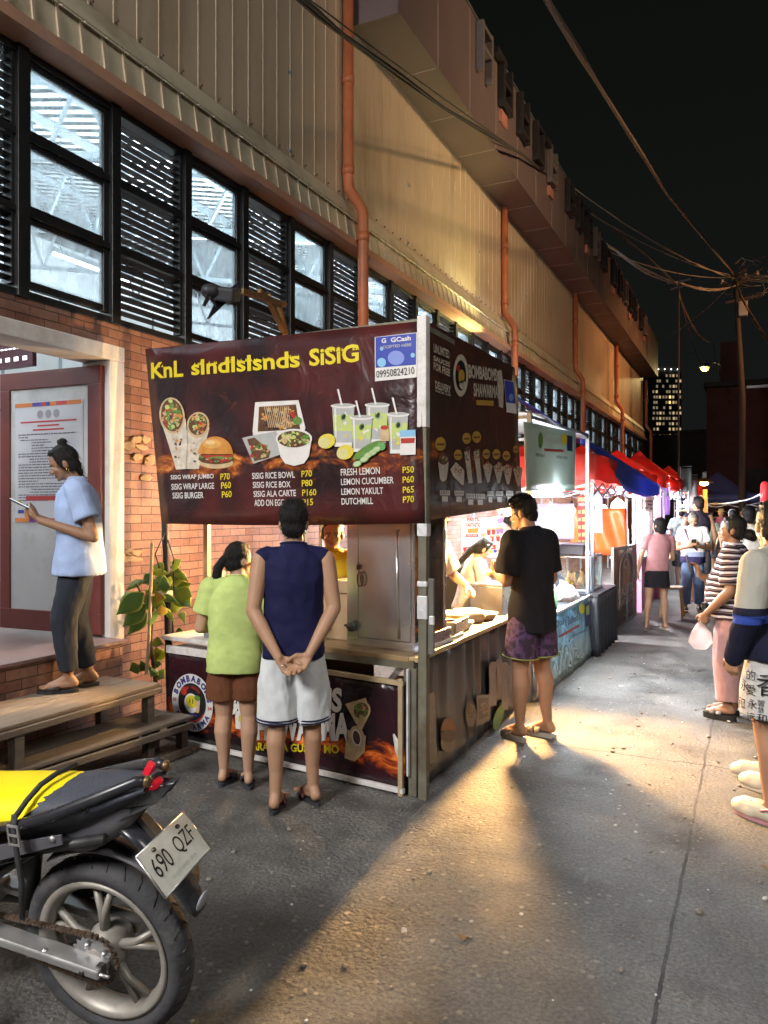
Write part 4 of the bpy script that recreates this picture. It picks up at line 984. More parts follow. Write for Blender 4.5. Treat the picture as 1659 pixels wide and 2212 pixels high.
# ------------- front counter
z7 = zoomer(400, 1600, 2.5136)
FC = Plane((-1.80, 3.90, 0), (.9941, -.1082, 0), (-.1082, -.9941, 0), zf=z7)
LB, RB = FC.hit(60, 470)[0] - .02, FC.hit(1540, 900)[0]
FIRE3 = fire_mat('flame_counter_print', .20, .13, glow=(.6, .09, .015), base=(.012, .008, .01), mar=(.03, .008, .012), rough=.22)
q = MB(); q.surf(lambda i, j: FC.pt(LB + (RB - LB) * i, .03 + (.60) * j, -.005 + .008 * math.sin(i * 40) * (i > .72) * math.sin(j * 5)), 90, 10, FIRE3)
cp = wb(q, 'counter_panel', sis, solid=.01)
mtx = M('wood_batten', (.36, .27, .16), .6, var=.25, vs=12)
q = MB()
for (a0, z0_, a1, z1_) in ((LB, .03, RB, .03), (RB - .02, .0, RB - .02, .66), (-.82, .645, RB, .635)):
    q.bar(FC.pt(a0, z0_, .012), FC.pt(a1, z1_, .012), .028, .028, WHT if z0_ == .03 and z1_ == .03 else mtx)
q.bar(FC.pt(LB, .645, .0), FC.pt(-.82, .645, .0), .03, .05, WHT); wb(q, 'counter_frame', sis, bevel=.003)
def badge(q):
    ccx, ccz = FC.hit(207, 392); rx = FC.hit(338, 392)[0] - ccx; rz = rx
    bt = lambda r_: rx * r_
    FC.oval(q, ccx, ccz, rx, rx, pW, .008, px=False, n=40); FC.oval(q, ccx, ccz, rx * .68, rx * .68, pDk, .009, px=False, n=36); FC.oval(q, ccx, ccz, rx * .68, rx * .68, pRed, .0095, px=False, n=36, inner=.9, a0=-2.6, a1=-.5)
    NV_ = INK('logo_navy', (.03, .03, .16))
    FC.arc(q, 'BOMBABOMS', ccx, ccz, rx * .84, R(158), R(12), rx * .23, NV_, .010, .06); FC.arc(q, 'SHAWARMA', ccx, ccz, rx * .84, R(212), R(328), rx * .21, NV_, .010, .06, True)
    FC.text(q, '20', (ccx - rx * .95, ccz - rx * .05), (ccx - rx * .77, ccz - rx * .05), (ccx - rx * .95, ccz + rx * .07), pRed, .010, .04, False); FC.text(q, '24', (ccx + rx * .75, ccz - rx * .15), (ccx + rx * .95, ccz - rx * .15), (ccx + rx * .75, ccz - rx * .03), pRed, .010, .04, False)
    FC.oval(q, ccx - rx * .02, ccz - rx * .02, rx * .34, rx * .34, pW, .011, px=False); FC.oval(q, ccx - .01 * rx, ccz + rx * .04, rx * .26, rx * .22, pY, .012, px=False)
    for d in (-.08, .06): FC.oval(q, ccx + rx * d, ccz + rx * .06, rx * .025, rx * .10, pDk, .013, px=False, n=10)
    FC.oval(q, ccx - rx * .38, ccz + rx * .36, rx * .15, rx * .15, pRed, .012, px=False); FC.poly(q, [(ccx + rx * .15, ccz + rx * .12), (ccx + rx * .42, ccz + rx * .2), (ccx + rx * .36, ccz - rx * .3), (ccx + rx * .22, ccz - rx * .32)], pTan, .013, False); FC.oval(q, ccx + rx * .28, ccz + rx * .2, rx * .15, rx * .09, pG, .014, px=False)
    FC.arc(q, 'FOOD HOUSE', ccx, ccz, rx * .54, R(140), R(48), rx * .11, pRed, .011, .03); FC.oval(q, ccx + rx * .05, ccz - rx * .38, rx * .25, rx * .10, NV_, .012, px=False, a0=math.pi, a1=2 * math.pi)
part(badge, 'round_badge', cp)
def ctext(q):
    NVo = pDk
    for (s, a, b_, c_) in CT:
        FC.text(q, s, a, b_, c_, pW, .009, .05)
for CT in ((('BOMBABOMS', (430, 470), (1148, 452), (432, 330)),), (('SHAWARMA', (560, 628), (1198, 636), (560, 462)),)): part(ctext, 'lettering', cp)
def ctext2(q):
    for (s, a, b_, c_) in () and (('BOMBABOMS', (430, 470), (1148, 452), (432, 330)), ('SHAWARMA', (560, 628), (1198, 636), (560, 462))):
        FC.text(q, s, a, b_, c_, pW, .009, .05)
    FC.text(q, 'SARAP NA GUSTO MO', (560, 690), (1130, 712), (560, 640), pY, .009, .03)
part(ctext2, 'lettering', cp)
def cwrap(q):
    random.seed(6)
    FC.poly(q, [(1170, 400), (1300, 360), (1325, 460), (1270, 570), (1235, 520)], pTan, .009); FC.oval(q, 1270, 440, 58, 62, pTan, .010, rot=.4); FC.oval(q, 1270, 440, 46, 50, pBrn, .0105, rot=.4); speck(q, 1270, 440, 40, 44, 30, [pG, pRed, pTan, pG], 9, .011, FC)
part(cwrap, 'wrap_picture', cp)
def cwrap2(q):
    FC.poly(q, [(1180, 560), (1300, 600), (1290, 700), (1230, 760), (1165, 740)], pTan, .009); FC.oval(q, 1245, 615, 48, 80, pTan, .010, rot=-.2); FC.oval(q, 1242, 610, 30, 55, pW, .011, rot=-.2); FC.oval(q, 1242, 610, 22, 44, pBrn, .012, rot=-.2)
part(cwrap2, 'wrap_picture', cp)
def cwrap3(q):
    FC.poly(q, [(480, 470), (520, 460), (530, 560), (480, 555)], pW, .009); FC.oval(q, 505, 480, 26, 40, pW, .010); FC.oval(q, 508, 490, 8, 22, pY, .011)
part(cwrap3, 'cup_picture', cp)
q = MB(); q.add([FC.pt(*FC.hit(1470, 590), .012), FC.pt(*FC.hit(1490, 580), .03), FC.pt(*FC.hit(1530, 660), .02), FC.pt(*FC.hit(1520, 775), .012), FC.pt(*FC.hit(1495, 690), .03)], [(0, 1, 2, 3, 4)], WHT); wb(q, 'torn_corner', cp, solid=.002)
# shelf on the left, table top on the right, legs
q = MB(); q.box((-3.20, 4.22, .715), (1.1, .30, .03), WHT, (0, 0, -.1088)); q.box((-3.2, 4.24, .64), (1.0, .26, .02), WHT, (0, 0, -.1088)); wb(q, 'shelf', sis, bevel=.004)
WT = M('table_board', (.30, .20, .10), .32, var=.3, vs=7, stretch=(1, 6, 1), dirt=(.2, .13, .07)); STEEL = M('scuffed_steel', (.70, .69, .68), .24, .88, var=.06, vs=3)
q = MB(); q.box((-2.20, 4.28, .765), (.96, .62, .03), WT, (0, 0, -.1088)); wb(q, 'table_top', sis, bevel=.004)
q = MB(); q.box((-2.20, 3.985, .735), (.96, .03, .05), POST, (0, 0, -.1088)); q.bar((-1.84, 3.99, .70), (-2.05, 4.0, .45), .02, .03, STEEL); q.bar((-2.55, 4.03, .70), (-2.35, 4.02, .45), .02, .03, POST)
for (x, y) in ((-1.78, 3.96), (-1.78, 4.5), (-2.6, 4.06), (-2.6, 4.6)): q.box((x, y, .37), (.035, .035, .74), POST)
wb(q, 'table_frame', sis)
q = MB(); q.box(G(890, 1722) + V((.0, .02, .36)), (.05, .03, .72), POST); q.box(G(880, 1722) + V((0.005, 0.0, .42)), (.012, .03, .60), TAPE); wb(q, 'corner_strip', sis, bevel=.003)
# ------------- side counter
zs = zoomer(1040, 820, 1.941)
SC = Plane((-1.72, 3.95, 0), (0, 1, 0), (1, 0, 0), zf=zs)
TARP = M('grey_vinyl_print', (.050, .047, .044), .32, var=.12, vs=2, spec=.5)
def cur(i, j):
    y = 3.93 + 1.98 * i; f_ = .013 * math.sin(i * 58 + 1.5 * math.sin(i * 11)) * (.35 + .65 * j) + .012 * math.sin(i * 7)
    return (-1.725 + f_ + .02 * (1 - j), y, .035 + .715 * j)
q = MB(); q.surf(cur, 140, 10, TARP); side = wb(q, 'side_counter_panel', sis, solid=.004)
q = MB(); q.box((-1.735, 4.92, .765), (.07, 1.99, .03), EDGE); q.box((-1.735, 4.92, .03), (.03, 1.98, .03), POST); q.bar((-1.71, 5.905, 0), (-1.71, 5.905, .77), .025, .025, EDGE); wb(q, 'counter_edge', sis, bevel=.003)
q = MB(); q.box((-2.03, 5.0, .752), (.56, 1.8, .028), M('counter_board', (.20, .13, .08), .5, var=.3, vs=6)); wb(q, 'counter_board', sis)
pSD, pSO = INK('faded_tan', (.20, .16, .11), v=.4), INK('faded_orange', (.24, .10, .03), v=.4)
def sprint(q):
    random.seed(12); e = .038
    for x, y, w_, h_ in ((350, 1640, 20, 190), (378, 1620, 16, 180), (408, 1640, 18, 210), (435, 1650, 14, 180)):
        SC.oval(q, x, y, w_, w_ * 1.2, pSD, e); SC.poly(q, [(x - w_, y), (x + w_, y), (x + w_ * .8, y + h_), (x - w_ * .8, y + h_)], pSD, e - .0005)
    SC.poly(q, [(268, 1780), (335, 1775), (332, 1900), (270, 1930)], pSD, e); SC.poly(q, [(276, 1795), (328, 1790), (325, 1880), (278, 1900)], pBrn, e + .001); speck(q, 300, 1845, 22, 40, 30, [pSD, pBrn, pSO], 5, e + .002, SC)
    SC.oval(q, 240, 1870, 26, 62, pSD, e); SC.oval(q, 240, 1850, 20, 40, pBrn, e + .001); speck(q, 240, 1850, 15, 30, 20, [pG, pSD, pLG], 4, e + .002, SC)
    SC.oval(q, 375, 1890, 22, 60, pG, e + .001, rot=.3); SC.oval(q, 128, 1950, 36, 62, pSO, e, a0=math.pi, a1=2 * math.pi); SC.oval(q, 128, 2010, 36, 45, pSD, e); SC.oval(q, 128, 1975, 38, 30, pBrn, e + .001)
    SC.poly(q, [(20, 1780), (60, 1760), (75, 2100), (40, 2110)], pSD, e)
part(sprint, 'food_pictures', side)
# grey inner partition and back shelf inside the stall
q = MB(); q.box((-2.9, 4.35, .33), (1.4, .03, .6), M('inner_ply', (.25, .17, .10), .8)); wb(q, 'inner_board', sis)
# warm bulbs
BULB = Mglow('warm_bulb', (1, .62, .25), 26)
for bl, e in (((-1.84, 6.10, 1.62), 120), ((-2.55, 4.95, 1.66), 210), ((-3.35, 4.75, 1.66), 60)):
    q = MB(); q.lathe([(.0, -.055), (.022, -.048), (.032, -.02), (.026, .01), (.014, .035), (.014, .05)], bl, BULB, 12); q.lathe([(.017, .045), (.017, .09), (.006, .1)], bl, pDk, 10); q.tube([V(bl) + V((0, 0, .1)), V(bl) + V((0, 0, 1.15))], .004, pDk, 5); wb(q, 'light_bulb', sis)
    lamp('warm_bulb_light', 'POINT', V(bl) - V((0, 0, .11)), e, (1, .60, .24), .035)

q = MB(); q.lathe([(.02, .10), (.05, .085), (.10, .03), (.115, -.01), (.108, -.01), (.09, .03), (.03, .075)], (-1.84, 6.10, 1.63), M('lamp_shade_tin', (.4, .38, .34), .4, .7), 20, (R(-24), R(10), 0), cap=False); wb(q, 'lamp_shade', sis)
lamp('shaded_bulb_light', 'SPOT', (-1.84, 6.09, 1.50), 2700, (1, .56, .20), .10, aim=(-.9, 3.2, 0), spot=140)
# ---- things on the stall
GLS = Mglass('clear_plastic', (1, 1, 1), .7, .1, (.8, .8, .8)); FOAM = M('white_foam', (.74, .72, .68), .7, var=.05)
cab = thing('shawarma_cabinet', 'tall scuffed stainless steel cabinet with a ring latch on the table corner', 'steel cabinet', (0, 0, 0))
ca0, ca1 = FC.hit(1040, 0)[0], 0
zc = zoomer(780, 1280, 5.028); FCAB = Plane((-1.80, 4.06, 0), (.9941, -.1082, 0), (-.1082, -.9941, 0), zf=zc)
a0, a1 = FCAB.hit(440, 1000)[0], FCAB.hit(1265, 1000)[0]; zb, zt_ = .782, 1.66
U_, N_ = FCAB.U, FCAB.N
def cbx(q, a0, a1, z0, z1, d0, d1, mt): q.prism([(a0, z0), (a1, z0), (a1, z1), (a0, z1)], FCAB.O - N_ * d1, U_, (0, 0, 1), N_, d1 - d0, mt)
ad = FCAB.hit(590, 1000)[0]
q = MB(); cbx(q, a0, a1, zb, zb + .05, 0, .42, STEEL); cbx(q, a0, a1, zt_ - .03, zt_, 0, .42, STEEL); cbx(q, a0, ad - .006, zb + .05, zt_ - .03, 0, .03, STEEL); cbx(q, a0, a0 + .02, zb + .05, zt_ - .03, .03, .42, STEEL); cbx(q, a0, a1, zb + .05, zt_ - .03, .40, .42, STEEL); cbx(q, a1 - .012, a1, zb + .05, zt_ - .03, .004, .03, STEEL); cbx(q, a1 - .012, a1, zb + .05, zt_ - .03, .39, .42, STEEL)
wb(q, 'body', cab, bevel=.002)
q = MB(); cbx(q, ad, a1 - .014, zb + .055, zt_ - .035, -.004, .016, STEEL); dr_ = wb(q, 'door', cab, bevel=.003)
c_ = FCAB.pt(*FCAB.hit(632, 840), .012); q = MB(); q.tube([c_ + (U_ * math.cos(t) * .022 + V((0, 0, 1)) * math.sin(t) * .042) + N_ * .01 for t in [k * .42 for k in range(15)]], .0055, M('bronze_ring', (.15, .08, .05), .4, .8), 8, closed=True); q.box(FCAB.pt(*FCAB.hit(600, 690), .01), (.02, .02, .03), M('bronze_ring', (.15, .08, .05), .4, .8)); wb(q, 'latch_ring', dr_)
q = MB(); h1, h2 = FCAB.pt(*FCAB.hit(1070, 230), .010), FCAB.pt(*FCAB.hit(1100, 1600), .010); q.tube([h1, h2], .007, STEEL, 8); q.box(h1, (.03, .012, .012), STEEL); wb(q, 'hinge_rod', dr_)
q = MB(); c_ = FCAB.pt(*FCAB.hit(525, 1430), .012); q.lathe([(0, 0), (.03, .0), (.034, .012), (.03, .03), (.0, .034)], c_, M('dark_gas_knob', (.05, .06, .05), .4), 12, (R(90), 0, 0)); q.tube([c_ + U_ * -.06, c_], .008, MATS['dark_gas_knob'], 8); wb(q, 'gas_knob', cab)
q = MB(); mc = FCAB.pt(a1 - .16, 0, -.22); MEAT = M('roast_meat', (.28, .12, .04), .5, var=.6, vs=22, bump=1, bs=30)
q.lathe([(.02, 1.0), (.06, 1.05), (.09, 1.2), (.10, 1.35), (.06, 1.45), (0.01, 1.48)], (mc.x, mc.y, 0), MEAT, 18); q.tube([(mc.x, mc.y, .85), (mc.x, mc.y, 1.62)], .008, STEEL, 8); wb(q, 'meat_spit', cab)
# grey bin, bags, bottles on the left shelf
bn = thing('plastic_bin', 'grey plastic bin on the white shelf behind the plant', 'bin', (-3.32, 4.26, .73)); q = MB(); GB = M('grey_bin_plastic', (.42, .44, .50), .4, var=.05)
q.loft([(0, 0, 0, .12, .09), (0, 0, .18, .14, .105), (0, 0, .185, .15, .115), (0, 0, .20, .15, .115)], GB, 24, 6); bb = q.build('tub', bn); q = MB(); q.loft([(0, 0, .201, .145, .11), (0, 0, .215, .14, .105)], INK('bin_lid', (.03, .03, .10)), 24, 6); q.build('lid', bn)
bg_ = thing('plastic_bag', 'stack of translucent plastic bags on the grey bin lid', 'plastic bags', (-3.30, 4.27, .946)); q = MB(); q.loft([(0, 0, 0, .09, .05), (0, .0, .1, .085, .05), (-.01, 0, .2, .08, .035), (0, .01, .25, .07, .02)], GLS, 16, 3); q.loft([(.06, .05, 0, .07, .05), (.05, .06, .2, .06, .04), (.06, .06, .33, .05, .02)], M('tan_paper_bag', (.50, .33, .16), .8), 16, 4); q.build('bags', bg_)
def bottle(name, label, loc, prof, mt, cap_prof=None, cmt=None, cat='bottle', group=None):
    t = thing(name, label, cat, loc, 0, group); q = MB(); q.lathe(prof, (0, 0, 0), mt, 16); q.build('body', t)
    if cap_prof: q = MB(); q.lathe(cap_prof, (0, 0, 0), cmt, 14); q.build('cap', t)
    return t
bottle('sauce_bottle', 'yellow squeeze sauce bottle beside the bespectacled woman', (-2.75, 4.30, .78), [(.035, 0), (.037, .02), (.037, .30), (.03, .35), (.02, .38)], M('squeeze_yellow', (.5, .30, .06), .4), [(.02, .38), (.02, .40), (.006, .46), (0, .46)], MATS['squeeze_yellow'])
wtr = bottle('water_jug', 'clear blue water jug beside the steel cabinet', (-2.35, 4.85, .78), [(.11, 0), (.13, .03), (.13, .30), (.06, .40), (.03, .44)], Mglass('blue_jug', (.6, .85, 1), .6, .08, (.4, .65, .8)), [(.032, .44), (.032, .48), (0, .48)], pSky)
cbx_ = thing('carton', 'tan wooden carton on the table between the navy vest and the steel cabinet', 'box', (-2.40, 4.35, .781)); q = MB(); q.box((0, 0, .19), (.3, .22, .38), M('carton_tan', (.36, .25, .14), .7, var=.15)); q.build('body', cbx_, bevel=.006); q = MB(); q.box((0.135, -.113, .19), (.035, .006, .38), EDGE); q.box((0, -.113, .30), (.3, .004, .006), pBrn); q.build('edge_strip', cbx_)
# goods under the table
for (x, y, w_, h_, mt, lb) in ((-2.30, 4.35, .16, .42, pNavy, 'dark blue crate under the table'), (-2.02, 4.40, .10, .52, M('carton_yellow', (.5, .35, .08), .6), 'yellow box with red foot under the table beside the steel brace'), (-1.88, 4.42, .08, .46, M('carton_red', (.42, .06, .04), .6), 'red carton under the right end of the table')):
    t = thing('storage_box', lb, 'box', (x, y, 0)); q = MB(); q.box((0, 0, h_ / 2), (w_, .16, h_), mt); q.build('body', t, bevel=.005); q = MB(); q.box((0, -.083, h_ * .8), (w_ * .8, .005, .05), pLG if 'red' in lb else pW); q.build('label_strip', t); q = MB(); q.box((0, 0, h_ + .008), (w_ + .01, .17, .016), pDk if 'blue' in lb else mt); q.build('lid', t)
# serving trays, foam boxes and bowls on the lit side counter
TRAY = M('steel_tray', (.62, .60, .55), .28, 1, var=.05); FOODS = [M('food_orange', (.50, .17, .03), .6, var=.5, vs=40, bump=1, bs=50), M('food_yellow', (.58, .42, .06), .6, var=.4, vs=50, bump=1, bs=50), M('food_greens', (.30, .34, .05), .6, var=.6, vs=50, bump=1, bs=50)]
for k, (x, y, w_, d_, h_, lb) in enumerate(((-1.86, 4.36, .24, .30, .07, 'steel tray of orange filling nearest the front post'), (-1.90, 4.78, .28, .34, .08, 'steel tray of yellow filling in the middle of the side counter'), (-2.16, 4.45, .24, .30, .06, 'steel tray of greens behind the orange filling'))):
    t = thing('food_tray', lb, 'food tray', (x, y, .767 + .035), .1 * k, 'trays of filling on the side counter'); q = MB()
    for (a, c, sx, sy) in ((0, d_ / 2, w_, .012), (0, -d_ / 2, w_, .012), (w_ / 2, 0, .012, d_), (-w_ / 2, 0, .012, d_)): q.box((a, c, h_ / 2), (sx, sy, h_), TRAY)
    q.box((0, 0, .004), (w_, d_, .008), TRAY); q.build('tray', t, bevel=.003)
    q = MB(); q.surf(lambda i, j: (w_ * .96 * (i - .5), d_ * .96 * (j - .5), h_ * .72 + .03 * noise.noise((i * 5 + k * 9, j * 5, 0)) + .012 * noise.noise((i * 19, j * 19, k))), 18, 18, FOODS[k]); q.build('filling', t)
q = MB(); q.box((-1.88, 4.45, .79), (.30, .62, .03), FOAM); tag(q.build('serving_board', bevel=.006), 'pale board under the front trays on the side counter', 'board')
for k, (x, y, z, w_, lb) in enumerate(((-2.10, 4.90, .767, .22, 'foam box stack bottom piece behind the trays'), (-2.10, 4.91, .867, .23, 'foam box lying on the bottom foam box'), (-2.08, 5.25, .767, .2, 'open foam clamshell in the middle of the counter'), (-1.95, 5.45, .767, .22, 'foam clamshell at the far end of the side counter'))):
    t = thing('foam_box', lb, 'foam box', (x, y, z), .3 * k, 'foam boxes on the side counter'); q = MB(); q.loft([(0, 0, 0, w_ * .42, w_ * .42), (0, 0, .045, w_ * .5, w_ * .5), (0, 0, .05, w_ * .5, w_ * .5)], FOAM, 24, 5); q.build('base', t)
    q = MB(); q.loft([(0, 0, .052, w_ * .5, w_ * .5), (0, 0, .057, w_ * .5, w_ * .5), (0, 0, .095, w_ * .4, w_ * .4)], FOAM, 24, 5); q.build('lid', t)
for k, (x, y, lb) in enumerate(((-1.90, 5.12, 'foam bowl pile beside the tongs'), (-1.88, 5.62, 'foam bowl pile at the far counter end'))):
    t = thing('bowl_stack', lb, 'bowls', (x, y, .767)); q = MB(); q.lathe([(.07, 0), (.09, .02), (.085, .022), (.10, .035), (.095, .038), (.11, .055), (.105, .055), (.06, .01)], (0, 0, 0), FOAM, 20); q.build('bowls', t)
t = thing('tongs', 'dark metal tongs lying across the front trays', 'tongs', (-1.86, 4.55, .885)); q = MB(); q.tube([(-.12, -.1, .0), (.1, .1, .012)], .008, pBrn, 6); q.tube([(-.10, -.12, .0), (.1, .1, .012)], .008, pBrn, 6); q.build('arms', t)
q = MB(); q.ell((-1.80, 4.12, .79), (.06, .045, .028), M('crumpled_wrap', (.45, .5, .6), .3, bump=1, bs=40), nu=12, nv=8); tag(q.build('crumpled_wrapper'), 'crumpled pale wrapper on the counter edge beside the front post', 'wrapper')
# rubber plant by the left post
pt = thing('rubber_plant', 'broad leaved rubber plant with yellow edged leaves tied to the left stall post', 'plant', (-3.95, 4.15, 0))
LEAF = M('rubber_leaf', (.085, .17, .03), .38, var=.35, vs=7, spec=.5, stretch=(1, 1, 1)); LEAFY = M('yellow_leaf', (.22, .29, .025), .4, var=.3, vs=9); LEAFG = M('leaf_edge', (.26, .32, .05), .4)
zp = zoomer(280, 1340, 5.8227); q = MB(); STM = M('brown_stem', (.12, .075, .04), .8)
def ppt(x, y, d): return at(*zp(x, y), d) - V((-3.95, 4.15, 0))
q.tube([ppt(640, 2150, 5.6), ppt(560, 1500, 5.6), ppt(600, 1100, 5.6), ppt(700, 600, 5.6), ppt(900, 420, 5.5)], [.016, .014, .013, .011, .008], STM, 8); q.tube([ppt(880, 1480, 5.6), ppt(860, 900, 5.55), ppt(905, 320, 5.5)], [.014, .012, .007], STM, 8); q.tube([ppt(600, 1150, 5.6), ppt(480, 960, 5.4), ppt(360, 700, 5.3)], .008, STM, 6)
q.build('stem', pt)
def leaf(a, tip, w_, mt, droop=.02, side=V((0, 0, 1))):
    a, tip = V(a), V(tip); d = tip - a; view = (a - V((0, 0, 0)) + V((-3.95, 4.15, 0)) - CAM).normalized(); s_ = d.cross(view).normalized(); n_ = s_.cross(d).normalized()
    m_ = MB(); nL = 9; prof = [0, .34, .68, .92, 1, .92, .74, .48, .20, 0]
    vs = []
    for i in range(nL + 1):
        t_ = i / nL; c = a + d * t_ - V((0, 0, droop * math.sin(math.pi * t_) * -1)); ww = w_ * prof[i] * .5
        vs += [c - s_ * ww + n_ * ww * .22, c - s_ * ww * .78 + n_ * ww * .17, c, c + s_ * ww * .78 + n_ * ww * .17, c + s_ * ww + n_ * ww * .22]
    for k, (j, mm) in enumerate(((0, LEAFG), (1, mt), (2, mt), (3, LEAFG))):
        m_.add([], [], mm); k_ = len(m_.v)
    m_.v = [tuple(v) for v in vs]
    for i in range(nL):
        for j in range(4): m_.f.append([i * 5 + j, i * 5 + j + 1, i * 5 + 5 + j + 1, i * 5 + 5 + j]); m_.m.append(m_.mi(LEAFG if j in (0, 3) else mt)); m_.sm.append(True)
    return m_
LV = [((470, 820), (60, 1150), .155, LEAF, 5.3), ((500, 980), (150, 1330), .13, LEAF, 5.32), ((510, 1110), (220, 1450), .11, LEAF, 5.34), ((480, 640), (190, 800), .06, LEAF, 5.36), ((600, 590), (440, 700), .09, LEAF, 5.4), ((760, 520), (590, 440), .09, LEAFY, 5.4), ((850, 740), (650, 760), .13, LEAF, 5.35), ((640, 880), (490, 1090), .11, LEAFY, 5.35), ((740, 870), (640, 1000), .09, M('golden_leaf', (.42, .25, .03), .4), 5.33), ((720, 1000), (740, 1170), .08, MATS['golden_leaf'], 5.33), ((930, 730), (960, 450), .13, LEAFY, 5.5), ((930, 760), (1150, 690), .09, LEAFY, 5.5), ((930, 780), (1170, 880), .12, LEAFY, 5.5), ((910, 800), (1150, 1040), .14, LEAF, 5.5), ((890, 880), (940, 1130), .15, LEAFY, 5.5), ((990, 1120), (1060, 1290), .06, LEAF, 5.5), ((760, 560), (680, 700), .09, LEAF, 5.45),
      ((560, 1600), (760, 1580), .07, LEAFY, 5.6), ((650, 1620), (690, 1850), .14, LEAFY, 5.6), ((600, 1840), (720, 1870), .06, LEAF, 5.6), ((840, 1640), (890, 1600), .08, LEAFY, 5.6), ((900, 1430), (1060, 1420), .07, LEAF, 5.6), ((660, 1950), (560, 2060), .10, LEAF, 5.6), ((640, 2000), (760, 2080), .10, LEAF, 5.6), ((400, 1880), (250, 1960), .10, LEAF, 5.7), ((520, 1900), (380, 1990), .09, LEAF, 5.7)]
random.seed(23)
for k in range(30):
    cx, cy = random.choice(((740, 700), (900, 760), (620, 900), (860, 560), (700, 1000))); an = random.uniform(0, 6.28); ln = random.uniform(220, 400); LV.append(((cx + 30 * math.cos(an), cy + 30 * math.sin(an)), (cx + ln * math.cos(an), cy + ln * .8 * math.sin(an) + 60), random.uniform(.045, .07), random.choice((LEAF, LEAFY, LEAFY)), random.uniform(5.35, 5.65)))
for (a, b_, w_, mt, d) in LV: leaf(ppt(*a, d), ppt(*b_, d - random.uniform(-.06, .1)), w_, mt, random.uniform(-.01, .03)).build('leaf', pt, solid=.0015)
t = thing('bamboo_stake', 'pale bamboo stake standing on the upper wooden step beside the plant', 'stake', (0, 0, 0)); q = MB(); q.tube([G(*zp(500, 2010), .49), at(*zp(540, 1500), 5.3), at(*zp(585, 100), 5.4)], .012, M('bamboo_tan', (.36, .27, .16), .7), 8); q.build('stake', t)
def thin(m, k=.5):
    nt = m.node_tree; b_ = nt.nodes['Principled BSDF']; out = nt.nodes['Material Output']; t_ = nd(nt, 'BsdfTranslucent'); src = b_.inputs['Base Color'].links[0].from_socket; L(nt, src, t_.inputs[0]); mxs = nd(nt, 'MixShader'); mxs.inputs[0].default_value = k; L(nt, b_.outputs[0], mxs.inputs[1]); L(nt, t_.outputs[0], mxs.inputs[2]); L(nt, mxs.outputs[0], out.inputs[0]); return m
# ================================================================== SECOND STALL (pale printed banners, fluorescent light)
COOL = Mglow('fluorescent_tube', (.93, .97, 1), 22)
def seg(q, a, b_, w_, mt): q.bar(a, b_, w_, w_, mt)
MSTEEL = M('tent_steel', (.30, .33, .40), .4, .6)
st2 = thing('food_stall', 'fluorescent lit stall with pale blue and grey printed banners', 'food stall', (-2.8, 7.4, 0))
for (x, y, h_) in ((-1.70, 6.28, 2.45), (-1.66, 8.55, 2.5), (-3.8, 6.4, 2.4), (-3.8, 8.5, 2.4)):
    q = MB(); q.box((x, y, h_ / 2), (.04, .04, h_), MSTEEL)
    for z in (1.15, 1.75): q.box((x, y, z), (.046, .046, .05), TAPE)
    wb(q, 'post', st2, bevel=.003)
za = zoomer(1040, 820, 1.941)
HB = Plane((-1.68, 6.3, 0), (0, 1, 0), (1, 0, 0), zf=za)
c = [V(HB.hit(*p)) for p in ((522, 455), (770, 505), (765, 790), (535, 790))]
q = MB(); PALE = thin(M('pale_banner_print', (.40, .50, .46), .5, var=.15, vs=1.5, bump=.4, bs=3), .35); q.surf(lambda i, j: HB.pt(*(c[3].lerp(c[2], i).lerp(c[0].lerp(c[1], i), j)), .01 * math.sin(i * 8)), 20, 8, PALE); hb = wb(q, 'hanging_banner', st2, solid=.004)
def hbp(q):
    e = .016; HB.oval(q, 712, 540, 16, 28, pY, e); HB.poly(q, [(725, 520), (752, 525), (752, 600), (726, 595)], pNavy, e); HB.poly(q, [(614, 585), (708, 590), (708, 602), (614, 598)], pRed, e); HB.text(q, 'Daily Baked', (612, 560), (700, 575), (611, 515), pGrey, e, .02)
    HB.text(q, 'FRESH DAILY', (572, 622), (616, 630), (572, 606), pDk, e, .02); HB.text(q, 'ORDER HERE', (672, 632), (728, 638), (672, 618), pDk, e, .02); HB.oval(q, 595, 545, 12, 40, pG, e)
part(hbp, 'lettering', hb)
CP = Plane((-1.62, 6.35, 0), (0, 1, 0), (1, 0, 0), zf=za)
c = [V(CP.hit(*p)) for p in ((655, 1385), (832, 1302), (850, 1600), (600, 1790))]; c[0].x = c[3].x = CP.hit(600, 1790)[0] - .1
def skybanner():
    m, nt, bs = newmat('sky_banner_print'); tc = nd(nt, 'TexCoord'); sp = nd(nt, 'SeparateXYZ'); L(nt, tc.outputs['Object'], sp.inputs[0]); n = nd(nt, 'TexNoise'); n.inputs['Scale'].default_value = 4; L(nt, tc.outputs['Object'], n.inputs['Vector'])
    a = nd(nt, 'Math', operation='MULTIPLY_ADD'); L(nt, n.outputs['Fac'], a.inputs[0]); a.inputs[1].default_value = .35; L(nt, sp.outputs[2], a.inputs[2])
    L(nt, ramp(nt, a.outputs[0], [(.12, (.46, .54, .48)), (.35, (.48, .62, .62)), (.55, (.30, .56, .70)), (.8, (.20, .46, .70))]), bs.inputs['Base Color']); bs.inputs['Roughness'].default_value = .35
    n2 = nd(nt, 'TexNoise'); n2.inputs['Scale'].default_value = 5; n2.inputs['Distortion'].default_value = 2; L(nt, tc.outputs['Object'], n2.inputs['Vector']); bumpit(nt, bs, n2.outputs['Fac'], .7, .06); return m
q = MB(); q.surf(lambda i, j: CP.pt(*(c[3].lerp(c[2], i).lerp(c[0].lerp(c[1], i), j)), .008 * math.sin(i * 26 + j * 6)), 60, 8, skybanner()); cpn = wb(q, 'counter_panel', st2, solid=.004)
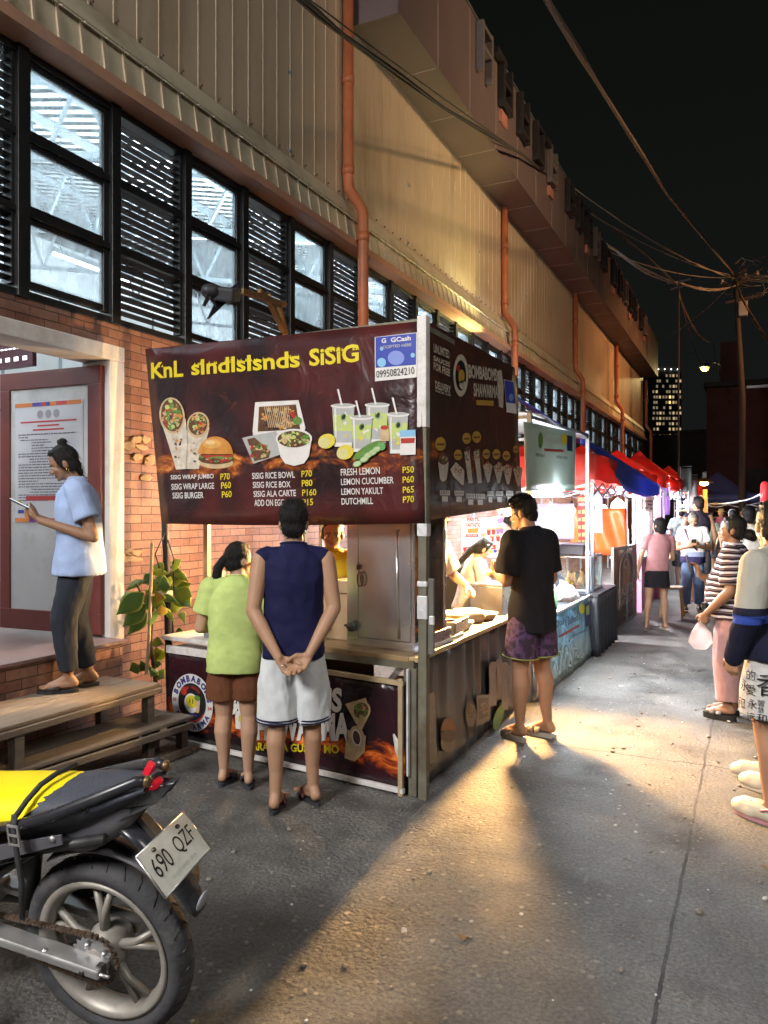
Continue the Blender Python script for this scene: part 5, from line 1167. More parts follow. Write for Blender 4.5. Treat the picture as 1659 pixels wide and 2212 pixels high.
def cpp(q):
    e = .022; CP.text(q, 'Daily', (668, 1465), (722, 1440), (666, 1420), INK('slate', (.05, .10, .16)), e, .02); CP.text(q, 'Baked', (728, 1440), (775, 1420), (726, 1402), INK('slate', (.05, .10, .16)), e, .02); CP.poly(q, [(682, 1492), (782, 1436), (782, 1448), (682, 1504)], pRed, e); CP.text(q, 'JUMPSHAKES', (752, 1505), (812, 1475), (752, 1488), pNavy, e, .02)
    CP.oval(q, 795, 1362, 14, 26, pY, e); CP.poly(q, [(810, 1340), (832, 1328), (836, 1440), (812, 1452)], pNavy, e); CP.poly(q, [(814, 1352), (829, 1344), (831, 1385), (816, 1394)], pLG, e + .001); CP.oval(q, 655, 1520, 16, 36, pG, e); CP.poly(q, [(640, 1540), (675, 1520), (672, 1560), (640, 1575)], pGrey, e)
    for k in range(6): CP.poly(q, [(700 + k * 22, 1540 - k * 9), (706 + k * 22, 1537 - k * 9), (690 + k * 20, 1650 - k * 16), (682 + k * 20, 1655 - k * 16)], INK('pale_streak', (.50, .56, .56)), e)
part(cpp, 'lettering', cpn)
q = MB(); q.box((-1.95, 7.5, .66), (.62, 2.3, .03), M('black_tablecloth', (.03, .033, .045), .6)); q.box((-1.62, 7.5, .685), (.03, 2.3, .02), WHT); q.box((-1.95, 7.5, .62), (.5, 2.2, .04), MSTEEL); wb(q, 'counter_top', st2)
q = MB(); q.bar((-1.70, 6.28, 2.4), (-1.66, 8.55, 2.45), .03, .03, MSTEEL); q.bar((-3.8, 6.4, 2.4), (-1.7, 6.28, 2.4), .03, .03, MSTEEL); q.bar((-3.8, 8.5, 2.4), (-1.66, 8.55, 2.45), .03, .03, MSTEEL); q.bar((-3.8, 6.4, 2.4), (-3.8, 8.5, 2.4), .03, .03, MSTEEL); wb(q, 'top_rails', st2)
q = MB(); q.surf(lambda i, j: (-3.85 + 2.2 * i, 6.25 + 2.35 * j, 2.42 + .12 * math.sin(i * 3.1) + .02 * math.sin(j * 11)), 10, 10, M('grey_tarp', (.16, .17, .18), .6)); wb(q, 'roof_sheet', st2, solid=.005)
def tube_light(par, a, b_, e, mt=None):
    q = MB(); q.tube([a, b_], .017, mt or COOL, 10); q.bar(V(a) + V((0, 0, .035)), V(b_) + V((0, 0, .035)), .04, .02, pW); wb(q, 'tube_lamp', par); m_ = (V(a) + V(b_)) / 2; lamp('fluorescent_light', 'AREA', m_ - V((0, 0, .03)), e * .45, (.88, .95, 1), .04, aim=m_ - V((-.35, 0, 1)), sy=(V(b_) - V(a)).length); lamp('fluorescent_light', 'POINT', m_ + V((.06, 0, -.02)), e * .4, (.88, .95, 1), .1)
tube_light(st2, atx(1142, 1070, -1.78), atx(1214, 1069, -1.78), 380)
def bulb(par, p, e, col=(.95, .97, 1), s=26, r=1.0):
    mt = Mglow('bulb_%d_%d' % (int(col[1] * 100), s), col, s); p = V(p); q = MB(); q.lathe([(0, -.06 * r), (.03 * r, -.05 * r), (.042 * r, -.015 * r), (.03 * r, .02 * r), (.016 * r, .045 * r)], p, mt, 12); q.lathe([(.018 * r, .045 * r), (.018 * r, .09 * r), (0, .1 * r)], p, pDk, 10); q.tube([p + V((0, 0, .1 * r)), p + V((0, 0, .5))], .004, pDk, 5); wb(q, 'light_bulb', par); lamp('bulb_light', 'POINT', p - V((0, 0, .14 * r)), e, col, .06)
bulb(st2, atx(1190, 1112, -2.4), 100, r=1.3); bulb(st2, atx(1235, 1100, -1.85), 80); bulb(st2, (-3.0, 7.2, 2.0), 110)
# white posters hung at the back, cool lit
pv = thing('hanging_sheet', 'lavender lit plastic sheet hanging behind the second stall\'s lamp', 'plastic sheet'); q = MB(); A, B = aty(1150, 1088, 8.3), aty(1240, 1165, 8.3); q.surf(lambda i, j: (A.x + (B.x - A.x) * i, 8.3 + .02 * math.sin(i * 9), B.z + (A.z - B.z) * j), 12, 4, M('lavender_sheet', (.30, .27, .42), .5)); q.build('sheet', pv, solid=.004)
q = MB(); q.add([aty(x, y, 8.27) for x, y in ((1188, 1082), (1200, 1100), (1212, 1150), (1178, 1150), (1172, 1140), (1180, 1108))], [tuple(range(6))], pW); q.build('white_bag', pv, solid=.01)
# poster of the stall behind
zz5 = zoomer(1060, 1200, 4.425); FPL = Plane((-3, 8.55, 0), (1, 0, 0), (0, -1, 0), zf=zz5)
ps = thing('menu_poster', 'white poster with red lettering, price 95 and rice cups behind the side counter', 'poster'); q = MB(); FPL.poly(q, [(415, 440), (895, 395), (895, 862), (415, 838)], M('poster_white', (.62, .60, .62), .4, var=.03), 0); pbase = q.build('sheet', ps, solid=.004)
q = MB(); e = .005
FPL.text(q, 'PASTIL', (478, 462), (620, 455), (478, 424), pRed, e, .04); FPL.text(q, 'FANTASTIC', (470, 525), (624, 520), (470, 474), pRed, e, .04); FPL.poly(q, [(478, 540), (608, 530), (596, 585), (490, 588)], pOr, e); FPL.poly(q, [(465, 602), (600, 598), (600, 630), (465, 632)], pRed, e); FPL.text(q, 'P95', (632, 650), (685, 645), (632, 590), pOr, e, .03)
FPL.text(q, 'PASTIL RICE', (485, 624), (585, 620), (485, 608), pW, e + .002, .02); FPL.poly(q, [(432, 745), (795, 715), (795, 765), (440, 798)], pRed, e); FPL.text(q, 'CHICKEN BOMB RICE MEAL', (472, 780), (770, 752), (472, 752), pW, e + .002, .03)
for k, (x, y) in enumerate(((718, 575), (770, 570), (820, 565), (860, 560), (752, 650), (820, 645))): FPL.poly(q, [(x - 24, y - 28), (x + 24, y - 28), (x + 16, y + 34), (x - 16, y + 34)], (pRed, pRed, INK('violet', (.25, .15, .4)), INK('violet', (.25, .15, .4)))[k % 4], e); FPL.oval(q, x, y - 28, 25, 10, pTan, e + .001)
for k in range(9): FPL.oval(q, 440 + k * 50, 815 - k * 4, 22, 18, (pOr, pRed, pY, pBlue)[k % 4], e + .002, jag=.2, n=12)
for k in range(3): FPL.rect(q, 440, 652 + k * 18, 620, 660 + k * 18, pGrey, e)
FPL.poly(q, [(800, 440), (880, 405), (888, 470), (830, 480)], INK('violet', (.25, .15, .4)), e); q.build('print', pbase)
# goods on counter two
t = thing('steel_wok', 'wide steel wok on a burner at the back of the second stall', 'wok', at(995, 1218, 7.6)); q = MB(); q.lathe([(.02, -.12), (.12, -.10), (.2, -.03), (.23, .03), (.225, .03), (.19, -.02), (.0, -.1)], (0, 0, 0), STEEL, 24); q.build('bowl', t); q = MB(); q.box((0, 0, -.3), (.3, .3, .35), M('burner_black', (.03, .03, .03), .5)); q.build('burner', t, bevel=.01)
p = at(1066, 1305, 6.6); t = thing('steel_cooler', 'brushed steel box at the near end of the second stall\'s counter', 'steel box', (p.x - .05, p.y + .1, .675)); q = MB(); q.box((0, 0, .14), (.30, .30, .28), M('brushed_steel', (.5, .5, .52), .3, .9, bump=.05)); q.build('body', t, bevel=.008); q = MB(); q.box((0, 0, .29), (.31, .31, .02), STEEL); q.build('lid', t, bevel=.004)
for k, (px, py, d, hh, mt, lb) in enumerate(((1188, 1312, 7.0, .24, M('clear_bottle', (.55, .6, .6), .1), 'clear squeeze bottle in front of the white bag'), (1178, 1315, 6.9, .18, pBlue, 'short blue bottle beside the clear squeeze bottle'), (1196, 1308, 7.2, .2, M('green_bottle', (.2, .4, .25), .3), 'greenish bottle behind the clear squeeze bottle'))):
    p = at(px, py, d); bottle('bottle', lb, (p.x, p.y, .68), [(.034, 0), (.036, .02), (.036, hh * .65), (.016, hh * .85), (.014, hh)], mt, [(.016, hh), (.016, hh + .03), (0, hh + .03)], pW)
p = at(1222, 1282, 7.9); t = thing('plastic_bag', 'crumpled white plastic bag on the second stall\'s counter', 'plastic bag', (p.x, p.y, .68)); q = MB()
for k in range(7): q.ell((random.uniform(-.08, .08), random.uniform(-.1, .1), random.uniform(.04, .12)), (random.uniform(.06, .1),) * 3, None, nu=12, nv=8)
o = remesh(q, 'bag', M('white_bag_plastic', (.62, .62, .64), .3, bump=.5, bs=25), t, .012, 3, (.012, (16, 16, 16)))
t = thing('carrier_bag', 'orange plastic bag on the ground behind the legs of the man in black', 'plastic bag', G(1112, 1535) + V((-.15, .1, 0))); q = MB()
for k in range(6): q.ell((random.uniform(-.07, .07), random.uniform(-.07, .07), random.uniform(.06, .2)), (.09, .09, .08), None, nu=12, nv=8)
remesh(q, 'bag', M('orange_bag_plastic', (.60, .12, .03), .3, bump=.5, bs=25), t, .012, 3, (.014, (16, 16, 16)))
# glass case with fried chicken
p = at(1250, 1290, 8.9); case = thing('display_case', 'glass display case of golden fried chicken with a black box on top', 'display case', (-1.86, 9.05, .70)); FR = M('case_frame', (.55, .58, .62), .35, .4); q = MB()
for sx in (-.2, .2):
    for sy in (-.33, .33): q.box((sx, sy, .2), (.022, .022, .4), FR)
for z in (.01, .39):
    for sx in (-.2, .2): q.box((sx, 0, z), (.024, .66, .022), FR)
    for sy in (-.33, .33): q.box((0, sy, z), (.4, .024, .022), FR)
q.build('frame', case, bevel=.002); q = MB(); CG = Mglass('case_glass', (.95, 1, 1), .9, .04, (.6, .7, .7))
q.box((.2, 0, .2), (.005, .64, .36), CG); q.box((0, -.33, .2), (.38, .005, .36), CG); q.build('glass', case); q = MB(); q.box((0, 0, .022), (.38, .62, .012), STEEL); q.build('shelf', case)
random.seed(14); CHK = M('fried_chicken_crust', (.50, .22, .04), .6, var=.4, vs=30, bump=1, bs=45)
for k in range(11):
    q = MB(); x, y = random.uniform(-.13, .15), -.26 + .052 * k; h_ = random.uniform(.10, .2); q.lathe([(.0, 0), (.04, .01), (.05, .05), (.035, h_ * .6), (.018, h_ * .8), (.014, h_), (0, h_ + .01)], (x, y, .03), CHK, 10, (random.uniform(-.3, .3), random.uniform(-.3, .3), 0)); o = q.build('fried_chicken'); o.location = case.location; tag(o, 'golden fried chicken drumstick standing inside the glass case', 'fried chicken', 'fried chicken in the glass case')
t = thing('black_box', 'flat black box lying on top of the glass display case', 'box', (-1.90, 8.95, 1.112)); q = MB(); q.box((0, 0, .055), (.36, .62, .11), M('black_plastic', (.02, .022, .03), .35)); q.build('body', t, bevel=.01); q = MB(); q.box((0, 0, .118), (.37, .63, .015), MATS['black_plastic']); q.build('lid', t, bevel=.004)
tb = thing('cloth_table', 'table under a black cloth carrying the fried chicken case', 'table', (-1.9, 9.1, 0)); q = MB(); q.surf(lambda i, j: ((-.34 if i < .1 else .36 + .02 * math.sin(j * 30)) if 0 else .36 + .025 * math.sin(i * 34) * (1 - j), -.62 + 1.24 * i, .02 + .66 * j), 50, 6, MATS['black_tablecloth']); q.surf(lambda i, j: (-.36 + .72 * i, -.62 + .02 * math.sin(i * 30) * (1 - j), .02 + .66 * j), 30, 6, MATS['black_tablecloth']); q.box((0, 0, .685), (.73, 1.25, .02), MATS['black_tablecloth']); q.build('tablecloth', tb, solid=.004); q = MB()
for sx in (-.3, .3):
    for sy in (-.55, .55): q.box((sx, sy, .33), (.03, .03, .66), MSTEEL)
q.build('frame', tb)
# ================================================================== RED AND BLUE CANOPY STALLS
def canopy(label, x0, x1, y0, y1, ze, zp, val, mt, mt2=None, group='canopy stalls along the hall'):
    t = thing('canopy_tent', label, 'tent', ((x0 + x1) / 2, (y0 + y1) / 2, 0), 0, group); cx, cy = (x0 + x1) / 2, (y0 + y1) / 2; q = MB(); n = 14
    def roof(i, j):
        x, y = x0 + (x1 - x0) * i, y0 + (y1 - y0) * j; k = 1 - max(abs(2 * i - 1), abs(2 * j - 1)); return (x, y, ze + (zp - ze) * (k ** 1.25) - .05 * math.sin(k * 3.1) + .015 * math.sin(i * 17 + j * 13))
    q.surf(roof, n, n, mt, True); wb(q, 'canopy', t, solid=.004); q = MB()
    for (a, b_) in (((x0, y0), (x1, y0)), ((x1, y0), (x1, y1)), ((x1, y1), (x0, y1)), ((x0, y1), (x0, y0))):
        q.surf(lambda i, j: (a[0] + (b_[0] - a[0]) * i, a[1] + (b_[1] - a[1]) * i, ze - val + val * j + .012 * math.sin(i * 14) * (1 - j)), 12, 2, mt2 or mt)
    wb(q, 'valance', t, solid=.004)
    for x in (x0 + .03, x1 - .03):
        for y in (y0 + .03, y1 - .03): q = MB(); q.box((x, y, ze / 2), (.035, .035, ze), MSTEEL); wb(q, 'post', t)
    q = MB()
    for (a, b_) in (((x1 - .03, y0, ze - val - .02), (x1 - .03, y1, ze - val - .02)), ((x0, y0 + .03, ze - val - .02), (x1, y0 + .03, ze - val - .02))):
        n_ = 4
        for k in range(n_):
            p_, r_ = V(a).lerp(V(b_), k / n_), V(a).lerp(V(b_), (k + 1) / n_); q.bar(p_, r_ + V((0, 0, -.16)), .014, .02, MSTEEL); q.bar(p_ + V((0, 0, -.16)), r_, .014, .02, MSTEEL)
    wb(q, 'truss_bars', t); return t
REDT, REDD = thin(M('red_canopy_cloth', (.60, .045, .03), .65, var=.2, vs=3, bump=.3, bs=5)), thin(M('red_valance_cloth', (.58, .07, .055), .7, var=.15, vs=4, bump=.3, bs=6))
BLUT = thin(M('blue_tarp', (.06, .11, .55), .35, var=.25, vs=3, bump=.6, bs=6), .4)
t3 = canopy('red canopy of the fried chicken stall, under the blue tarp', -4.0, -1.62, 8.75, 11.35, 2.26, 2.48, .30, REDT, REDD)
bt = thing('tarpaulin', 'shiny blue tarpaulin thrown over the red canopy', 'tarpaulin', (0, 0, 0)); q = MB()
A, B, Cc, Dd = V((-2.9, 8.45, 3.12)), at(1246, 962, 8.7), at(1420, 1064, 12.2), V((-3.0, 12.6, 2.95))
def tarp(i, j):
    p = A.lerp(Dd, i).lerp(B.lerp(Cc, i), j); lower = V((0, 0, -.10 * math.sin(i * 3.1) * math.sin(j * 3.1))); return p + lower + V((0, 0, .02 * noise.noise((i * 6, j * 6, 2)) + .12))
q.surf(tarp, 26, 14, BLUT); q.surf(lambda i, j: (B + V((.04, 0, .12))).lerp(Cc + V((.04, 0, .12)), i) + V((0, 0, -(.10 + .26 * max(0, math.sin((i - .10) * 3.3))) * j)) + V((.03 * math.sin(i * 22) * j, 0, 0)), 26, 4, BLUT); q.build('sheet', bt, solid=.004)
# backdrop and menu boards of stall three
od = thing('orange_backdrop', 'orange red plastic backdrop of the fried chicken stall', 'backdrop'); q = MB(); A, B = aty(1232, 1098, 11.25), aty(1352, 1200, 11.25); q.surf(lambda i, j: (A.x + (B.x - A.x) * i, 11.25 + .03 * math.sin(i * 15 + j * 4), B.z + (A.z - B.z) * j), 30, 8, M('orange_plastic', (.62, .10, .02), .35, var=.15, bump=.6, bs=7)); q.build('sheet', od, solid=.004)
zq = zoomer(1380, 1080, 5.5286)
mb_ = thing('menu_board', 'red vertical menu board with yellow price squares beside the leaning blue post', 'menu board'); MP = Plane((-1.9, 9.9, 0), (1, 0, 0), (0, -1, 0), zf=zq); q = MB(); MP.poly(q, [(345, 890), (515, 880), (525, 1640), (375, 1680)], pRed, 0); o = q.build('board', mb_, solid=.006); q = MB()
for j in range(5):
    MP.rect(q, 362, 1080 + j * 105, 400, 1130 + j * 105, pTan, .006); MP.rect(q, 415, 1075 + j * 105, 455, 1130 + j * 105, pLG, .006); MP.rect(q, 468, 1080 + j * 105, 505, 1125 + j * 105, pY, .006)
MP.rect(q, 360, 905, 508, 960, pTan, .006); MP.text(q, 'MENU', (370, 1025), (500, 1020), (370, 980), pW, .006, .03); q.build('print', o)
pp = thing('notice_sheets', 'pale lavender handwritten sheets taped between the menu board and the orange backdrop', 'paper sheets'); q = MB(); MP2 = Plane((-1.9, 10.4, 0), (1, 0, 0), (0, -1, 0), zf=zq); MP2.poly(q, [(525, 870), (690, 860), (695, 1390), (525, 1400)], MATS['lavender_sheet'], 0); o = q.build('sheet', pp, solid=.004); q = MB()
for k in range(7): MP2.rect(q, 585, 900 + 22 * k, 660, 908 + 22 * k, pGrey, .005)
MP2.poly(q, [(545, 880), (556, 880), (600, 1060), (590, 1066)], pNavy, .005); MP2.rect(q, 540, 1270, 650, 1340, pSky, .005); q.build('writing', o)
bulb(t3, atx(1303, 1104, -2.0), 480, (1, .97, .92), 40, 1.9); tube_light(t3, (-3.2, 9.2, 2.05), (-3.2, 10.6, 2.05), 380)
pl_ = thing('plastic_bag', 'clear plastic bag hanging under the red valance beside the bulb', 'plastic bag', at(1335, 1105, 11.0)); q = MB(); q.loft([(0, 0, -.2, .04, .03), (0, 0, -.08, .13, .07), (0, 0, .12, .1, .06), (0, 0, .2, .02, .02)], MATS['white_film'], 16, 2.2); q.build('bag', pl_); q = MB(); q.tube([(0, 0, .2), (0, 0, .32)], .005, pW, 5); q.build('handle', pl_)
# brown PASTIL sign
SGP = Plane((-1.66, 10.3, 0), (0, 1, 0), (1, 0, 0), zf=zoomer(1400, 1080, 2.1687))
sg = thing('stall_sign', 'brown standing sign reading PASTIL with an arched emblem', 'sign', (-1.66, 11.3, 0)); c = [V(SGP.hit(*p)) for p in ((262, 640), (388, 620), (410, 985), (285, 1090))]; c[0].x = c[3].x; c[1].x = c[2].x; q = MB()
q.surf(lambda i, j: SGP.pt(*(c[3].lerp(c[2], i).lerp(c[0].lerp(c[1], i), j)), 0), 4, 4, M('brown_sign_print', (.15, .085, .06), .4, var=.15, vs=2)); sp_ = wb(q, 'panel', sg, solid=.02)
q = MB()
for a, b_ in ((0, 1), (1, 2), (2, 3), (3, 0)): q.bar(SGP.pt(c[a].x, c[a].y), SGP.pt(c[b_].x, c[b_].y), .035, .035, M('sign_frame_grey', (.35, .33, .32), .5))
wb(q, 'frame', sg)
q = MB(); e = .016; m_ = (c[0].x + c[1].x) / 2; h0 = c[3].y; hh = c[0].y - c[3].y; wdt = c[1].x - c[0].x
for k in range(13):
    pass
CRM = INK('cream', (.52, .42, .33)); pts_o = [(m_ - wdt * .28, h0 + hh * .22)] + [(m_ + wdt * .28 * -math.cos(t), h0 + hh * .68 + hh * .24 * math.sin(t)) for t in [math.pi * k / 14 for k in range(15)]] + [(m_ + wdt * .28, h0 + hh * .22)]
for i in range(len(pts_o) - 1): q.tube([SGP.pt(*pts_o[i], e), SGP.pt(*pts_o[i + 1], e)], .010, CRM, 6)
SGP.poly(q, [(m_ - wdt * .14, h0 + hh * .50), (m_ + wdt * .14, h0 + hh * .50), (m_ + wdt * .17, h0 + hh * .72), (m_ - wdt * .15, h0 + hh * .72)], pOr, e, False); SGP.oval(q, m_, h0 + hh * .74, wdt * .17, hh * .09, pOr, e + .001, px=False); SGP.oval(q, m_, h0 + hh * .77, wdt * .13, hh * .07, CRM, e + .002, px=False); SGP.oval(q, m_, h0 + hh * .77, wdt * .07, hh * .04, pRed, e + .003, px=False)
SGP.text(q, 'PASTIL', (m_ - wdt * .36, h0 + hh * .36), (m_ + wdt * .36, h0 + hh * .36), (m_ - wdt * .36, h0 + hh * .50), CRM, e + .003, .05, False); SGP.text(q, 'FANTASTIC', (m_ - wdt * .36, h0 + hh * .25), (m_ + wdt * .36, h0 + hh * .25), (m_ - wdt * .36, h0 + hh * .34), CRM, e + .003, .05, False)
SGP.oval(q, m_, h0 + hh * .14, wdt * .12, hh * .05, CRM, e, px=False, inner=.7, a0=3.3, a1=6.1); wb(q, 'lettering', sp_)
# pink coffee stall
PINK = M('pink_paint', (.55, .18, .33), .5); pk = thing('coffee_stall', 'pink coffee stall with a white lettered sign and clear plastic curtain', 'food stall', (-2.5, 13.6, 0)); 
for (x, y) in ((-1.66, 12.7), (-1.6, 14.9)): q = MB(); q.box((x, y, 1.05), (.09, .05, 2.1), PINK); wb(q, 'post', pk)
q = MB(); q.box((-1.85, 13.8, .42), (.4, 2.2, .84), PINK); q.box((-1.85, 13.8, .86), (.5, 2.3, .04), pW); wb(q, 'counter', pk, bevel=.006)
CFP = Plane((-2, 13.0, 0), (.94, .34, 0), (.34, -.94, 0), zf=zq); q = MB(); CFP.poly(q, [(1160, 880), (1390, 870), (1400, 1110), (1170, 1090)], M('coffee_sign_white', (.52, .47, .46), .5), 0); o = wb(q, 'sign', pk, solid=.01); q = MB(); CFP.text(q, 'MOM\'S COFFEE', (1168, 1060), (1388, 1075), (1168, 925), pDk, .008, .02); wb(q, 'lettering', o)
q = MB(); q.surf(lambda i, j: (-1.72 + .03 * math.sin(i * 20), 12.8 + 2.0 * i, .9 + .95 * j), 30, 4, Mglass('curtain_plastic', (1, .97, .98), .6, .15, (.75, .7, .75))); wb(q, 'plastic_curtain', pk)
q = MB(); q.box((-2.0, 12.75, 1.12), (.36, .03, .4), INK('yellow_frame', (.55, .35, .05))); q.box((-2.0, 12.73, 1.12), (.28, .02, .32), pRed); wb(q, 'menu_frame', pk); bulb(pk, (-2.1, 13.6, 2.0), 480, (1, .93, .96), 26, 1.4)
# further canopies
t4 = canopy('red canopy just beyond the blue tarp', -3.9, -1.66, 12.3, 15.2, 2.28, 2.78, .26, REDT); t5 = canopy('red canopy with white tube lamp beyond the coffee stall', -3.8, -1.55, 15.6, 18.6, 2.32, 2.95, .26, REDT); t6 = canopy('fourth red canopy, behind the grey side banner', -3.8, -1.6, 19.2, 22.4, 2.4, 3.2, .26, REDT); t7 = canopy('farthest red canopy before the lane end', -3.6, -1.4, 24.5, 28, 2.4, 3.1, .3, REDT); t8 = canopy('dark blue canopy in the lane end crowd', -2.6, .2, 29, 32, 2.2, 3.1, .25, M('dark_blue_canopy', (.03, .05, .2), .7))
tube_light(t5, atx(1412, 1046, -1.75), atx(1448, 1044, -1.62), 560); tube_light(t6, (-2.0, 20, 2.0), (-1.8, 21.5, 2.0), 600)
bulb(t7, (-1.9, 25.5, 1.9), 120, (1, .55, .2), 30, 2); bulb(t5, (-1.9, 17.6, 1.7), 500, (.9, .95, 1), 30, 1.8)
for (y, x, mt, lb) in ((17.1, -1.75, M('stall_white_panel', (.6, .6, .63), .5), 'white lit counter of the stall under the second red canopy'), (20.8, -1.7, M('stall_dark_panel', (.04, .04, .05), .5), 'black clothed counter of the stall under the third red canopy'), (26.2, -1.5, M('stall_yellow_panel', (.5, .3, .05), .5), 'yellow counter of the farthest stall')):
    t = thing('stall_counter', lb, 'counter', (x, y, 0)); q = MB(); q.box((0, 0, .42), (.4, 2.3, .84), mt); q.build('body', t, bevel=.01); q = MB(); q.box((0, 0, .86), (.46, 2.4, .03), pW); q.build('top', t)
    random.seed(int(y)); 
    for k in range(7): q = MB(); hh = random.uniform(.12, .4); q.box((random.uniform(-.1, .1), -1 + .32 * k, .88 + hh / 2), (.2, .22, hh), random.choice((pSky, pW, pRed, pY, pG, pBlue))); q.build('goods', t, bevel=.01)
def banner(label, px, y0, y1, d, mt, w_=.5, cat='banner'):
    t = thing('side_banner', label, cat, (0, 0, 0)); a, b_ = at(px, y0, d), at(px, y1, d); t.location = (a.x, a.y, 0); q = MB(); q.surf(lambda i, j: (w_ * (i - .5), .03 * math.sin(i * 7), b_.z + (a.z - b_.z) * j), 8, 6, mt); q.build('cloth', t, solid=.006); q = MB(); q.tube([(-w_ / 2, 0, 0), (-w_ / 2, 0, a.z + .05), (w_ / 2, 0, a.z + .05)], .014, MSTEEL, 6); q.build('pole', t)
banner('purple and white feather banner lit by the tube lamp', 1437, 1052, 1112, 15.2, M('purple_banner', (.24, .12, .42), .5, var=.5, vs=3), .17); banner('grey patterned banner beside the third red canopy', 1482, 1012, 1062, 18.8, M('grey_patterned', (.12, .14, .14), .6, var=.5, vs=4), .26); banner('dark brown hanging banner left of the orange lit posts', 1497, 1030, 1105, 20, M('brown_banner', (.07, .05, .05), .6), .22)
og = thing('lit_stand', 'orange lit wooden stand with a bright hooded lamp at the lane end', 'stand', at(1512, 1106, 22) - V((0, 0, 1.6))); ORL = M('orange_lit_wood', (.55, .22, .05), .6)  # the lamp's orange light on the posts is put into their colour
for k, (x, zt2) in enumerate(((-.12, 2.35), (.14, 2.25))): q = MB(); q.box((x, 0, zt2 / 2), (.11, .11, zt2), ORL); q.build('post', og)
q = MB(); q.lathe([(.03, .14), (.2, .06), (.26, 0), (.25, 0), (.0, .03)], (.12, -.2, 2.45), pBrn, 16); q.build('lamp_hood', og); q = MB(); q.ell((.12, -.2, 2.42), (.12, .12, .07), Mglow('hood_bulb', (1, .6, .25), 20), nu=12, nv=8); q.build('bulb', og); lamp('orange_stand_light', 'POINT', V(og.location) + V((.1, -.5, 2.25)), 60, (1, .5, .15), .1)
# red and white post at the right edge, rope to it, wooden stool
rp = at(1652, 1106, 10.5); t = thing('marker_post', 'white post with a red cylinder on top at the right edge', 'post', (rp.x, rp.y, 0)); q = MB(); q.tube([(0, 0, 0), (0, 0, at(1650, 1080, 10.5).z)], .03, pW, 10); q.build('pole', t); q = MB(); q.lathe([(.0, 0), (.055, 0), (.06, .1), (.05, .24), (.03, .27), (0, .28)], (0, 0, at(1650, 1080, 10.5).z - .02), M('red_lamp_glass', (.6, .04, .05), .3, emit=.4), 14); q.build('red_cap', t)
wire('pale rope sagging from the red topped post to the far stalls', [(rp.x, rp.y, at(1650, 1062, 10.5).z), at(1600, 1082, 16), at(1535, 1088, 24)], .014, CBW, 1, 0, .03, seg=8)
p = at(1452, 1106, 11.6); t = thing('wooden_stool', 'light wooden stool behind the woman in the pink top', 'stool', (p.x, p.y, 0)); q = MB(); q.box((0, 0, .45), (.3, .3, .03), EDGE); q.build('seat', t, bevel=.005)
for sx in (-1, 1):
    for sy in (-1, 1): q = MB(); q.bar((sx * .12, sy * .12, .44), (sx * .16, sy * .16, 0), .028, .028, EDGE); q.build('leg', t)
# ================================================================== MOTORCYCLE (seen from the rear left)
wc = at(247, 2036, 2.37)
bike = thing('motorcycle', 'dusty black motorcycle with alloy wheels and yellow seat cover parked by the steps', 'motorcycle', (wc.x + .02, wc.y, 0)); bike.rotation_euler = (R(-9), 0, R(188.5))
RUB = M('dusty_tyre_rubber', (.05, .05, .055), .8, var=.3, vs=14, bump=.3, bs=60, dirt=(.14, .135, .13)); ALU = M('dusty_alloy', (.30, .28, .25), .5, .35, var=.2, vs=16, dirt=(.20, .175, .14)); SILV = M('scratched_alu', (.60, .60, .60), .35, .85, var=.15, vs=12, dirt=(.4, .38, .35)); BLK = M('black_bike_plastic', (.022, .023, .028), .28, var=.2, vs=8, dirt=(.06, .058, .055)); GRYP = M('grey_bike_plastic', (.10, .10, .115), .4, dirt=(.16, .15, .14)); VIN = M('seat_vinyl', (.045, .05, .066), .5, var=.12, bump=.25, bs=140); YEL = M('yellow_cover', (.80, .62, .0), .55, var=.06, bump=.35, bs=9); CHN = M('rusty_chain', (.10, .065, .045), .6, .5, var=.4, vs=60); BM = M('dark_steel', (.06, .06, .062), .45, .6, dirt=(.12, .10, .08))
